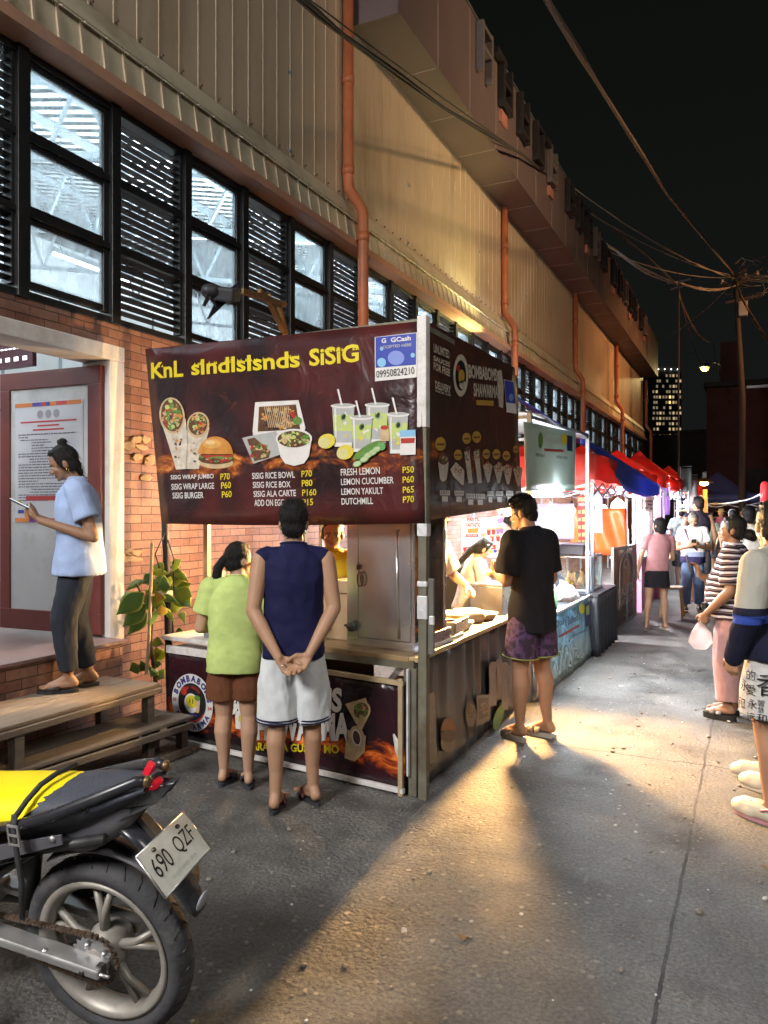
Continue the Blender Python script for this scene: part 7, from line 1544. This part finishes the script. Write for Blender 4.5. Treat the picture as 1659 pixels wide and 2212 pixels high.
    def slippers(s, mat, kind='flip', sole=None, th=.018, mat2=None):
        for (side, a, d, r_) in s.feet:
            q = MB(); z = a.z - .085; base = V((a.x, a.y, z)); pts = []
            for k in range(28):
                t = 2 * math.pi * k / 28; yy = math.cos(t); xx = math.sin(t)
                wv = .047 * (1.08 if yy > 0 else .82); pts.append((xx * wv * (1 - .12 * max(0, yy) ** 2) + .004 * side, .068 + .138 * yy))
            N3 = MB()
            q.prism(pts, base - V((0, 0, th)) + V((0, 0, .0)), r_, d, V((0, 0, 1)), th * .99, sole or mat)
            lift = V((0, 0, 0))
            if kind == 'flip':
                tp = base + d * .145 - r_ * .02 * side + V((0, 0, .012))
                for sg in (-1, 1): q.tube([tp, base + d * .10 + r_ * .028 * sg + V((0, 0, .040)), base + d * .05 + r_ * .044 * sg + V((0, 0, .006))], [.006, .009, .009], mat2 or mat, 8)
            elif kind in ('slide', 'wide'):
                for (f0, f1) in (((.045, .085), (.10, .14)) if kind == 'slide' else ((.05, .15),)):
                    vs = []
                    for j in range(9):
                        t = math.pi * j / 8; off_ = r_ * (-math.cos(t) * .050) + V((0, 0, math.sin(t) * .052 + .0)); hz = 1 - .35 * 0
                        vs += [base + d * f0 + off_, base + d * f1 + V((0, 0, 0)) + r_ * (-math.cos(t) * .050) + V((0, 0, math.sin(t) * (.052 - .25 * (f1 - f0))))]
                    q.add(vs, [(2 * j, 2 * j + 1, 2 * j + 3, 2 * j + 2) for j in range(8)], mat2 or mat, True)
            o = q.build('slipper', s.e, solid=.005 if kind != 'flip' else 0)
    def clogs(s, mat, sole=None, vox=.007):
        for (side, a, d, r_) in s.feet:
            q = MB(); z = a.z - .085; base = V((a.x, a.y, z))
            q.chain([base - d * .05 + V((0, 0, .025)), base + d * .06 + V((0, 0, .035)), base + d * .15 + V((0, 0, .030)), base + d * .19 + V((0, 0, .022))], [.043, .052, .052, .04])
            q.chain([base + d * .10 - r_ * .02 + V((0, 0, .02)), base + d * .18 - r_ * .012 + V((0, 0, .02))], [.04, .034]); q.chain([base + d * .07 + V((0, 0, .045)), base + d * .15 + V((0, 0, .038))], [.045, .04])
            q.v = [(x, y, max(zz, z - .016)) for x, y, zz in q.v]; o = remesh(q, 'clog', mat, s.e, vox, 3)
            m = MB(); pts = []
            for k in range(24):
                t = 2 * math.pi * k / 24; pts.append((math.sin(t) * .050, .068 + .145 * math.cos(t)))
            m.prism(pts, base - V((0, 0, .022)), r_, d, V((0, 0, 1)), .014, sole or mat)
            for k in range(9): m.ell(base + d * (.10 + .035 * (k // 3)) + r_ * (-.022 + .022 * (k % 3)) + V((0, 0, .080 - .010 * (k // 3) - .006 * abs(k % 3 - 1))), .0065, pDk, nu=8, nv=5)
            m.tube([base + r_ * .05 + d * .03 + V((0, 0, .05)), base - d * .03 + r_ * .045 + V((0, 0, .07)), base - d * .075 + V((0, 0, .075)), base - d * .03 - r_ * .045 + V((0, 0, .07)), base - r_ * .05 + d * .03 + V((0, 0, .05))], .009, sole or mat, 8); m.build('clog_strap', s.e)
    def phone(s, pos, up, n, mat=None): pass


def gmid(a, b, z=0): p = (G(*a, z) + G(*b, z)) / 2; return p
def held_phone(label, b, local, rot, lit=None):
    p = b.e.matrix_basis @ V(local) if 0 else None
    k = b.e.scale[0]; M4 = Matrix.LocRotScale(b.e.location, b.e.rotation_euler, V((k, k, k))); wp = M4 @ V(local)
    t = thing('phone', label, 'phone', wp); t.rotation_euler = (M4.to_3x3().normalized() @ Euler(rot).to_matrix()).to_euler()
    q = MB(); q.box((0, 0, 0), (.072, .150, .009), M('phone_case', (.02, .02, .022), .4)); q.build('case', t, bevel=.003)
    q = MB(); q.box((0, 0, .0052), (.064, .138, .001), Mglow('phone_screen', (.75, .82, .9), lit) if lit else M('phone_glass', (.02, .02, .03), .1)); q.build('screen', t); return t


def hz(p, z0=0): return V((p.x, p.y, z0))
# ---- man in the navy sleeveless shirt
pc = gmid((590, 1752), (678, 1738)); b = Body('man seen from behind in a navy sleeveless shirt and white shorts, hands clasped behind', hz(pc, .018), 33, 1.635, SK1, vox=.0062, head=(-4, -4, 0), g=1.02, slim=.96)
b.leg(-1, (-.105, -.045), 12, th=1.0); b.leg(1, (.115, .055), 24, th=1.0)
b.arm(-1, (-.232, -.060, 1.10), (-.085, -.175, .86), (-.188, -.01, 1.375), 1.12); b.arm(1, (.234, -.055, 1.11), (.085, -.165, .87), (.188, -.01, 1.375), 1.12)
b.hand((-.085, -.175, .86), (.62, -.12, -.75), (.35, -.75, .35), (.3, .1, .9), 38, th=(.6, .55, .3)); b.hand((.085, -.165, .87), (-.62, -.18, -.75), (-.2, -.85, .3), (-.3, .1, .9), 30, curls=(20, 34, 50, 60))
b.done(); b.hair('short'); NAVY = cloth('navy_jersey', (.009, .010, .045), rough=.75, bump=.2)
b.shirt(NAVY, .835, 1.03, tank=True, wr=(.010, (7, 7, 6)), vox=.008, name='sleeveless_shirt'); WSH = cloth('white_jersey_shorts', (.56, .585, .60), bump=.2)
b.bottoms(WSH, .90, .50, r0=.108, r1=.112, loose=1.02, wr=(.013, (10, 10, 4)), vox=.008, trim=((.002, cloth('navy_trim', (.02, .02, .06))), (.018, cloth('navy_trim', (.02, .02, .06)))))
b.slippers(M('dark_rubber', (.03, .03, .035), .6), 'flip', M('dark_rubber', (.03, .03, .035), .6), mat2=M('red_strap', (.12, .03, .03), .5))
q = MB(); k0 = V((-.055, -.20, .815)); q.tube([k0 + V((.011 * math.cos(t), .0, .011 * math.sin(t))) for t in [i * .63 for i in range(10)]], .002, M('silver_ring', (.7, .7, .7), .2, 1), 6, closed=True); q.build('ring', b.e)
# ---- woman in the lime shirt
pc = gmid((505, 1690), (556, 1706)); b = Body('short woman in a lime green shirt and brown shorts with a black ponytail', hz(pc, .02) - RT * .055, 27, 1.395, SK2, slim=.97, vox=.007, head=(-50, -4, 0), g=1.18, lean=.08, neckfwd=.02)
b.leg(-1, (-.095, .03), 10, th=1.16); b.leg(1, (.095, -.03), 14, th=1.16)
b.arm(-1, (-.27, .02, 1.10), (-.12, .24, 1.08), (-.19, 0, 1.38), 1.15); b.arm(1, (.26, .06, 1.10), (.13, .27, 1.12), (.19, 0, 1.38), 1.15)
b.hand((-.12, .24, 1.08), (.4, .8, .1), (.3, 0, -1), (0, .2, 1), 35); b.hand((.13, .27, 1.12), (-.3, .8, .2), (-.3, 0, -1), (0, .2, 1), 40)
b.done(); b.face(); b.hair('pony'); b.shirt(cloth('lime_cotton', (.45, .56, .19)), .80, 1.06, .62, sl=1.25, wr=(.007, (5, 5, 8)), vox=.008)
b.bottoms(cloth('brown_cotton', (.13, .05, .025)), .95, .36, r0=.125, r1=.125, loose=1.0, wr=(.007, (12, 12, 4)), vox=.008); b.slippers(M('slate_rubber', (.04, .045, .06), .6), 'wide', th=.028)
q = MB(); GW = M('glasses_wire', (.2, .14, .08), .3, .8)
for i in (-1, 1):
    q.tube([b.hp((.031 * i + .022 * math.cos(t), .102, .076 + .018 * math.sin(t))) for t in [j * .52 for j in range(12)]], .0014, GW, 6, closed=True); q.tube([b.hp((.053 * i, .100, .08)), b.hp((.08 * i, .02, .082)), b.hp((.082 * i, -.02, .07))], .0014, GW, 6)
q.tube([b.hp((-.009, .102, .078)), b.hp((.009, .102, .078))], .0014, GW, 6); b.fin(q, 'glasses')
# ---- woman with the phone on the steps
pc = gmid((148, 1496), (196, 1482), .49); b = Body('woman in a pale blue shirt and dark trousers on the wooden steps with phone', hz(pc, .512), 136, 1.50, SK3, vox=.007, head=(0, -24, 0), g=1.08, lean=.03, neckfwd=.035)
b.leg(-1, (-.07, .07), 8, (-.085, .10, .50)); b.leg(1, (.075, -.06), 8, (.085, .04, .50))
b.arm(-1, (-.255, -.10, 1.06), (-.165, .235, 1.175), None, 1.0); b.arm(1, (.24, .03, 1.07), (.10, .26, 1.19), None, 1.0)
b.hand((-.165, .235, 1.175), (.75, .60, .30), (.5, -.2, .8), (0, -.2, .9), 38); b.hand((.10, .26, 1.19), (-.45, .65, .32), (-.7, -.1, .7), (0, -.2, .9), 38)
b.done(); b.face(); b.hair('bun_top'); b.shirt(cloth('pale_blue_cotton', (.30, .39, .60)), .80, 1.18, .62, sl=1.25, wr=(.014, (5, 5, 3.5)), flare=1.06, vox=.008)
b.bottoms(cloth('charcoal_trousers', (.022, .026, .036)), .95, .93, 'trousers', .118, .062, 1.02, (.009, (9, 9, 5)), vox=.008); b.slippers(M('black_rubber', (.014, .014, .016), .6), 'wide', th=.02)
held_phone('phone held by the woman on the steps', b, (-.055, .375, 1.285), (R(28), 0, 0), 1.2)
q = MB(); q.tube([b.hp((-.081 + .0 * t, -.002 + .010 * math.cos(t), .030 + .010 * math.sin(t))) for t in [i * .63 for i in range(10)]], .0022, M('gold', (.8, .55, .2), .25, 1), 6, closed=True); b.fin(q, 'earring')
# ---- man in the black shirt at the side counter
pc = gmid((1118, 1612), (1150, 1582)); b = Body('man in a black T-shirt and dark purple shorts ordering at the lit side counter', hz(pc, .028) + RT * .05, 62, 1.69, SK4, vox=.007, head=(22, -14, 0), slim=.96, g=1.0, lean=.03, neckfwd=.03)
b.leg(-1, (-.10, .03), 6, th=1.12); b.leg(1, (.13, -.03), 16, th=1.12)
b.arm(-1, (-.245, .02, 1.10), (-.10, .27, 1.135), (-.185, 0, 1.375), 1.1); b.arm(1, (.245, .02, 1.10), (.07, .28, 1.14), (.185, 0, 1.375), 1.1)
b.hand((-.10, .27, 1.135), (.45, .8, .15), (.6, .1, .4), (.1, -.2, 1), 48); b.hand((.07, .28, 1.14), (-.5, .8, .1), (-.3, .0, 1), (0, .3, .9), 42)
b.done(); b.face(); b.hair('short'); b.shirt(cloth('black_cotton', (.012, .013, .018)), .745, 1.08, .80, sl=1.22, wr=(.016, (5, 5, 3)), vox=.009)
def leopard():
    m, nt, bs = newmat('purple_print_cloth'); tc = nd(nt, 'TexCoord'); n = nd(nt, 'TexNoise'); n.inputs['Scale'].default_value = 17; n.inputs['Detail'].default_value = 2; L(nt, tc.outputs['Object'], n.inputs['Vector'])
    L(nt, ramp(nt, n.outputs['Fac'], [(.42, (.02, .012, .03)), (.5, (.055, .028, .085)), (.6, (.085, .045, .12)), (.66, (.02, .012, .03))]), bs.inputs['Base Color']); bs.inputs['Roughness'].default_value = .9; return m
b.bottoms(leopard(), .92, .40, r0=.118, r1=.122, wr=(.006, (9, 9, 4)), vox=.008, trim=((.004, cloth('lime_trim', (.30, .34, .10))),)); b.slippers(M('tan_sandal', (.42, .34, .26), .6), 'slide', M('pale_sole', (.45, .43, .38), .6), th=.028)
q = MB(); q.ell((-.02, .37, 1.165), (.055, .05, .03), M('wrap_paper', (.62, .50, .30), .6, bump=1, bs=30), nu=12, nv=8); k = b.e.scale[0]; M4 = Matrix.LocRotScale(b.e.location, b.e.rotation_euler, V((k, k, k))); q.v = [tuple(M4 @ V((x, y + .035, z))) for x, y, z in q.v]; tag(q.build('food_wrap'), 'small food wrap in the hands of the man in black', 'food')
# ---- vendor in the yellow shirt
vp = at(716, 1106, 5.2); b = Body('vendor in a yellow shirt behind the counter, half hidden by the man in navy', hz(vp), 215, 1.56, SK1, vox=.009, head=(-4, -6, 0), lean=.05)
b.leg(-1, (-.1, 0)); b.leg(1, (.1, 0)); b.arm(-1, (-.26, .05, 1.08), (-.16, .28, 1.02)); b.arm(1, (.26, .05, 1.08), (.14, .28, 1.02)); b.hand((-.16, .28, 1.02), (.2, .9, -.1), (0, 0, -1), (1, 0, 0)); b.hand((.14, .28, 1.02), (-.2, .9, -.1), (0, 0, -1), (-1, 0, 0))
b.done(.0075); b.face(); b.hair('crop'); b.shirt(cloth('mustard_cotton', (.50, .36, .02)), .8, 1.05, .7); b.bottoms(cloth('grey_shorts', (.08, .08, .09)), .95, .45); b.slippers(MATS['black_rubber'])
# ---- vendor in white reaching over the side counter
b = Body('vendor in a bright white shirt leaning over the lit trays behind the front post', (-2.50, 5.78, 0), 250, 1.60, SK4, vox=.010, head=(0, -22, 0), lean=.22, bendz=.85)
b.leg(-1, (-.1, 0)); b.leg(1, (.1, 0)); b.arm(-1, (-.30, .08, 1.14), (-.20, .34, 1.06), None, 1.1); b.arm(1, (.30, .05, 1.15), (.22, .32, 1.02), None, 1.1); b.hand((-.20, .34, 1.06), (.1, .8, -.4), (.3, 0, -1), (1, 0, 0)); b.hand((.22, .32, 1.02), (-.1, .8, -.4), (-.3, 0, -1), (-1, 0, 0))
b.done(); b.face(); b.hair('short'); b.shirt(cloth('white_cotton', (.62, .60, .57)), .8, 1.12, .85, sl=1.25); b.bottoms(cloth('grey_shorts', (.08, .08, .09)), .95, .45)
# ---- vendor of the second stall, bent over, with headband
vp = at(1005, 1106, 7.1); b = Body('vendor with a striped headband and long dark hair at the second stall', hz(vp), -52, 1.36, SK2, vox=.009, head=(0, -25, 0), lean=.25, bendz=.9)
b.leg(-1, (-.1, 0)); b.leg(1, (.1, 0)); b.arm(-1, (-.26, .10, 1.12), (-.14, .34, 1.10)); b.arm(1, (.26, .10, 1.12), (.14, .34, 1.10)); b.hand((-.14, .34, 1.10), (.2, .9, 0), (.3, 0, -1), (1, 0, 0)); b.hand((.14, .34, 1.10), (-.2, .9, 0), (-.3, 0, -1), (-1, 0, 0))
b.done(); b.face(); b.hair('braid'); b.shirt(MATS['white_cotton'], .8, 1.12, .75, sl=1.2); b.bottoms(cloth('teal_shorts', (.05, .12, .14)), .95, .5)
q = MB()
for k in range(13):
    t = math.pi * k / 12; q.ell(b.hp((.088 * math.cos(t), .0, .115 + .105 * math.sin(t))), (.009, .014, .009), pW if k % 2 else pDk, nu=8, nv=6)
b.fin(q, 'headband')
# ---- dark shirted vendor
vp = at(1188, 1106, 8.0); b = Body('vendor in a dark shirt behind the fluorescent lit counter of the second stall', hz(vp), 75, 1.62, SK3, vox=.011, head=(0, -30, 0), lean=.55)
b.leg(-1, (-.1, 0)); b.leg(1, (.1, 0)); b.arm(-1, (-.27, .05, 1.10), (-.2, .25, 1.0)); b.arm(1, (.27, .05, 1.10), (.2, .25, 1.0)); b.hand((-.2, .25, 1.0), (.2, .9, -.1), (0, 0, -1), (1, 0, 0)); b.hand((.2, .25, 1.0), (-.2, .9, -.1), (0, 0, -1), (-1, 0, 0))
b.done(); b.face(); b.hair('short'); b.shirt(cloth('slate_cotton', (.035, .04, .05)), .8, 1.15, .7, sl=1.2); b.bottoms(MATS['grey_shorts'], .95, .45)
# ---- pink shirt woman
pc = gmid((1384, 1366), (1422, 1358)); b = Body('woman in a dusty pink top and short black skirt waiting by the brown sign', hz(pc, .016) + RT * .10, 20, 1.50, SK2, vox=.010, head=(35, -8, 0), sway=.07, lean=.03, g=1.02)
b.leg(-1, (-.15, .02), 14); b.leg(1, (.13, .05), 6); b.arm(-1, (-.25, .02, 1.10), (-.27, .07, .86)); b.arm(1, (.24, .08, 1.08), (.12, .25, 1.06)); b.hand((-.27, .07, .86), (0, .15, -1), (1, 0, 0), (0, 1, 0), 30); b.hand((.12, .25, 1.06), (-.3, .9, 0), (-.3, 0, -1), (-1, 0, 0))
b.done(); b.face(); b.hair('bob'); b.shirt(cloth('dusty_pink_cotton', (.40, .20, .21)), .90, .98, .55, wr=(.006, (8, 8, 8))); b.bottoms(cloth('black_skirt', (.014, .014, .018)), .98, .33, 'skirt', skirt=True); b.slippers(M('white_flipflop', (.6, .58, .55), .5), 'flip')
# ---- woman in the striped top
def stripes():
    m, nt, bs = newmat('striped_knit'); tc = nd(nt, 'TexCoord'); sp = nd(nt, 'SeparateXYZ'); L(nt, tc.outputs['Object'], sp.inputs[0])
    n = nd(nt, 'TexNoise'); n.inputs['Scale'].default_value = 4; L(nt, tc.outputs['Object'], n.inputs['Vector'])
    a = nd(nt, 'Math', operation='MULTIPLY_ADD'); L(nt, n.outputs['Fac'], a.inputs[0]); a.inputs[1].default_value = .05; L(nt, sp.outputs[2], a.inputs[2])
    k = nd(nt, 'Math', operation='MULTIPLY'); L(nt, a.outputs[0], k.inputs[0]); k.inputs[1].default_value = 1 / .047
    f = nd(nt, 'Math', operation='FRACT'); L(nt, k.outputs[0], f.inputs[0])
    L(nt, ramp(nt, f.outputs[0], [(0, (.022, .016, .020)), (.36, (.16, .11, .11)), (.52, (.022, .016, .020)), (.66, (.55, .50, .52))], 'CONSTANT'), bs.inputs['Base Color']); bs.inputs['Roughness'].default_value = .95; bs.inputs['Specular IOR Level'].default_value = .1; return m
pc = gmid((1555, 1543), (1582, 1562)); b = Body('stout woman in a black and white striped top and pink trousers holding up a phone', hz(pc, .045) + RT * .05, 82, 1.52, SK3, vox=.009, head=(6, 0, 0), g=1.30, lean=-.02)
b.leg(-1, (-.09, .02), 8, th=1.2); b.leg(1, (.10, .03), 8, th=1.2)
b.arm(-1, (-.29, -.03, 1.08), (-.27, .16, .88), (-.215, -.01, 1.375), 1.25); b.arm(1, (.27, .12, 1.06), (.13, .30, 1.17), (.215, 0, 1.375), 1.2)
b.hand((-.27, .16, .88), (.1, .35, -.95), (1, .1, 0), (.1, 1, .2), 45); b.hand((.13, .30, 1.17), (-.15, .30, 1), (-.6, .6, -.2), (-.7, .3, .2), 35)
b.done(); b.face(); b.hair('bun_low'); b.shirt(stripes(), .84, 1.08, .85, sl=1.35, belly=.035, wr=(.007, (7, 7, 5)), flare=1.1); b.bottoms(cloth('pink_trousers', (.42, .25, .25)), .95, .94, 'trousers', .125, .095, 1.0, (.008, (9, 9, 3))); b.slippers(M('black_platform', (.016, .015, .015), .5), 'slide', th=.045, mat2=M('silver_strap', (.3, .28, .27), .4))
held_phone('phone held up by the woman in the striped top', b, (.10, .385, 1.27), (R(-100), 0, R(20)))
k = b.e.scale[0]; M4 = Matrix.LocRotScale(b.e.location, b.e.rotation_euler, V((k, k, k))); bp = M4 @ V((-.27, .21, .72)); t = thing('plastic_bag', 'small white plastic bag hanging from the striped woman\'s hand', 'plastic bag', bp); q = MB(); q.loft([(0, 0, -.13, .05, .04), (0, 0, -.08, .09, .05), (.01, 0, .0, .07, .04), (0, 0, .07, .015, .012)], Mglass('white_film', (1, .95, .93), .35, .2, (.75, .68, .66)), 18, 2.2); q.build('bag', t); q = MB(); q.tube([(0, 0, .07), (.015, 0, .10), (0, 0, .12)], .006, pW, 6); q.build('handle', t)
q = MB(); q.tube([(.13, .10, 1.43), (.05, .19, 1.2), (-.08, .21, 1.0), (-.19, .14, .9)], .009, pDk, 6); q.box((-.16, .19, .88), (.13, .03, .16), pDk); b.fin(q, 'sling_bag')
# ---- man cut by the right edge
pc = G(1674, 1770); b = Body('man in grey and navy sweatshirt and white shorts printed with black characters', hz(V((pc.x, pc.y, 0)), .022), 62, 1.62, SK4, vox=.008, head=(-55, 0, 0), g=1.12)
b.leg(-1, (-.08, -.02), 4, th=1.1); b.leg(1, (.10, -.16), 10, th=1.1)
b.arm(-1, (-.27, .0, 1.10), (-.24, .10, .88), (-.195, 0, 1.375), 1.15); b.arm(1, (.27, .0, 1.10), (.22, .1, .88), None, 1.1); b.hand((-.24, .10, .88), (.1, .2, -1), (1, 0, 0), (0, 1, 0), 50); b.hand((.22, .10, .88), (-.1, .2, -1), (-1, 0, 0), (0, 1, 0), 50)
b.done(); b.face(); b.hair('short'); gy, nv_, rb = (.36, .35, .31), (.012, .013, .032), (.035, .075, .36)
b.shirt(Mbands('banded_sweatshirt', [(0, nv_), (1.065, rb), (1.115, nv_), (1.155, gy)], 2, (0, 2)), .87, 1.14, 2.0, 'sweatshirt', sl=1.2, wr=(.009, (6, 6, 4)))
KS = cloth('printed_white_shorts', (.58, .57, .56)); b.bottoms(KS, .92, .40, r0=.125, r1=.130, wr=(.005, (9, 9, 4))); CL = M('cream_clog', (.60, .54, .42), .5, var=.08); b.clogs(CL, M('pink_foam', (.45, .22, .24), .5))
# black characters printed round the leg of the shorts
def wrapt(ch, ang, z, h_, q, hip, knee, rad):
    vs, fs, asp = glyphs(ch, .0); w_ = h_ * min(1.1, asp); o = []
    for x, y in vs:
        zz = z + y * h_; t = (hip.z - zz) / (hip.z - knee.z); c = hip.lerp(knee, t); a = ang + (x - .5) * w_ / rad; o.append((c.x + rad * math.cos(a), c.y + rad * math.sin(a), zz))
    q.add(o, fs, pDk)
q = MB(); hip, kn, an = b.legs[-1]
for ch, a, z, h_ in (('香', 214, .69, .12), ('的', 176, .765, .055), ('愛', 176, .685, .055), ('永', 180, .615, .05), ('智', 198, .635, .035), ('慧', 198, .60, .03), ('望', 226, .60, .06), ('和', 200, .545, .05), ('远', 178, .545, .045), ('愛', 224, .54, .05), ('心', 252, .68, .08), ('永', 160, .70, .06), ('和', 150, .6, .06), ('智', 258, .58, .05)): wrapt(ch, R(a), z, h_, q, hip, kn, .140)
b.fin(q, 'printed_characters')
# ---- person in blue shorts behind him, almost out of frame
pc = G(1680, 1706); b = Body('person in blue shorts and cream clogs just beyond the man at the right edge', hz(V((pc.x, pc.y, 0)), .022), 72, 1.58, SK1, vox=.012)
b.leg(-1, (-.09, -.02), 5); b.leg(1, (.12, .09), 8); b.arm(-1, (-.25, .03, 1.1), (-.23, .15, .9)); b.arm(1, (.25, .03, 1.1), (.22, .15, .9)); b.hand((-.23, .15, .9), (0, .2, -1), (1, 0, 0), (0, 1, 0)); b.hand((.22, .15, .9), (0, .2, -1), (-1, 0, 0), (0, 1, 0))
b.done(); b.face(); b.hair('short'); b.shirt(cloth('grey_tee', (.25, .25, .26)), .82, 1.08, .6); b.bottoms(cloth('blue_shorts', (.03, .03, .22)), .95, .42, r0=.115, r1=.12); b.clogs(CL, CL)
# ---- white polo man facing us
pc = G(1497, 1322); b = Body('grey haired man in a white polo shirt and jeans facing us and reading a phone', hz(pc, .02), 186, 1.57, SK1, vox=.010, head=(0, -26, 0), g=1.1, neckfwd=.03)
b.leg(-1, (-.1, -.1)); b.leg(1, (.12, .06)); b.arm(-1, (-.26, .03, 1.08), (-.07, .25, 1.13)); b.arm(1, (.26, .03, 1.08), (.07, .25, 1.13)); b.hand((-.07, .25, 1.13), (.4, .6, .4), (.6, -.3, .5), (0, 0, 1), 40); b.hand((.07, .25, 1.13), (-.4, .6, .4), (-.6, -.3, .5), (0, 0, 1), 40)
b.done(); b.face(); b.hair('crop', HAIRG); b.shirt(Mbands('white_polo', [(0, (.02, .02, .07)), (.94, (.20, .24, .36)), (1.02, (.62, .62, .61))], 2, (0, 2)), .84, 1.08, .62, 'polo_shirt', sl=1.15); b.bottoms(cloth('blue_denim', (.10, .16, .28), var=.3), .95, .95, 'jeans', .105, .075)
q = MB()
for (s_, a, d, r_) in b.feet: q.chain([a + V((0, 0, -.05)), a + d * .12 + V((0, 0, -.06))], [.045, .042], pDk)
b.fin(q, 'shoes'); q = MB(); q.tube([(.14, .1, 1.42), (.08, .135, 1.25), (-.06, .14, 1.05)], .014, M('bag_strap', (.13, .06, .10), .7), 6); b.fin(q, 'bag_strap')
held_phone('phone in the hands of the man in the white polo', b, (0, .33, 1.20), (R(40), 0, 0))
# ---- back row
def walker(label, px, d, h, H, shirt, bot, hair='short', hm=None, sleeve=.6, tank=False, head=(0, 0, 0), g=1.0, stride=.05, skin=SK1, group=None, z=0, vox=.016, sl=1.1):
    p = at(px, 1106, d); b = Body(label, (p.x, p.y, .02), h, H, skin, group, vox=vox, head=head, g=g); b.leg(-1, (-.09, stride)); b.leg(1, (.09, -stride))
    b.arm(-1, (-.25, .0, 1.1), (-.24, .12, .88)); b.arm(1, (.25, .0, 1.1), (.24, .12, .88)); b.hand((-.24, .12, .88), (0, .15, -1), (1, 0, 0), (0, 1, 0), 30); b.hand((.24, .12, .88), (0, .15, -1), (-1, 0, 0), (0, 1, 0), 30)
    b.done(); b.hair(hair, hm); b.shirt(shirt, .83, 1.06, sleeve, tank=tank, sl=sl); b.bottoms(bot, .95, .5 if bot is not MATS.get('blue_denim') else .95, r0=.108, r1=.11 if bot is not MATS.get('blue_denim') else .08); return b
b = walker('tall person in a dark tank top with bare shoulders, back turned, behind the polo man', 1508, 13.2, 12, 1.84, cloth('dark_tank', (.02, .018, .03)), MATS['grey_shorts'], 'crop', None, .5, True, (30, 0, 0), skin=SK4, vox=.012)
b = walker('person in a camouflage shirt and yellowish bucket hat at the far bright stall', 1473, 15.5, -8, 1.70, cloth('camo', (.09, .10, .10), var=.9, vs=9), MATS['grey_shorts'], skin=SK2, vox=.013)
q = MB(); q.lathe([(.0, .245), (.075, .235), (.088, .16), (.135, .12), (.13, .115), (.085, .145)], b.N - V((0, 0, .02)), cloth('hat_straw', (.42, .36, .16)), 22); b.fin(q, 'bucket_hat')
walker('man in a plain white T-shirt walking away between the crowd and the right edge', 1616, 9.3, -4, 1.64, cloth('white_tee', (.55, .54, .52)), MATS['grey_shorts'], 'crop', None, .75, False, (25, 0, 0), 1.05, .08, SK3, vox=.010, sl=1.2)
random.seed(31)
FC_ = [(1536, 19, 150, 'woman in a sage top in the far crowd beside the orange lit posts', (.16, .18, .13), 'bun_low', None), (1558, 23, 170, 'person in a straw hat in the far crowd', (.32, .10, .16), 'crop', 'hat'), (1582, 17, 5, 'person in a grey cap in the far crowd', (.12, .12, .13), 'crop', 'cap'), (1570, 27, 20, 'person in a black shirt deep in the far crowd', (.02, .02, .025), 'short', None),
       (1604, 25, 160, 'person in a dark red shirt deep in the far crowd', (.14, .03, .03), 'short', None), (1546, 30, 0, 'farthest person in white deep in the lane', (.5, .5, .5), 'short', None), (1592, 32, 10, 'farthest person in blue deep in the lane', (.06, .09, .25), 'short', None), (1640, 13.5, -10, 'person in a black shirt behind the man in the white T-shirt', (.02, .02, .02), 'short', None), (1525, 26, 20, 'person in yellow by the far orange lit stall', (.4, .28, .05), 'short', None)]
for px, d, h, lb, c, hr, ex in FC_:
    b = walker(lb, px, d, h, random.uniform(1.54, 1.66), cloth('crowd_cloth_%d' % px, c), MATS['grey_shorts'], hr, None, .65, skin=random.choice((SK1, SK3, SK4)), vox=.02, group='people in the far crowd')
    if ex == 'hat': q = MB(); q.lathe([(0, .24), (.07, .23), (.085, .16), (.16, .14), (.155, .135), (.08, .15)], b.N - V((0, 0, .01)), MATS['hat_straw'], 18); b.fin(q, 'straw_hat')
    if ex == 'cap': q = MB(); q.lathe([(0, .23), (.06, .22), (.09, .15), (.09, .12)], b.N - V((0, 0, .01)), cloth('grey_cap', (.2, .2, .21)), 18); q.box(b.N + V((0, .12, .13)), (.12, .09, .012), MATS['grey_cap']); b.fin(q, 'cap')
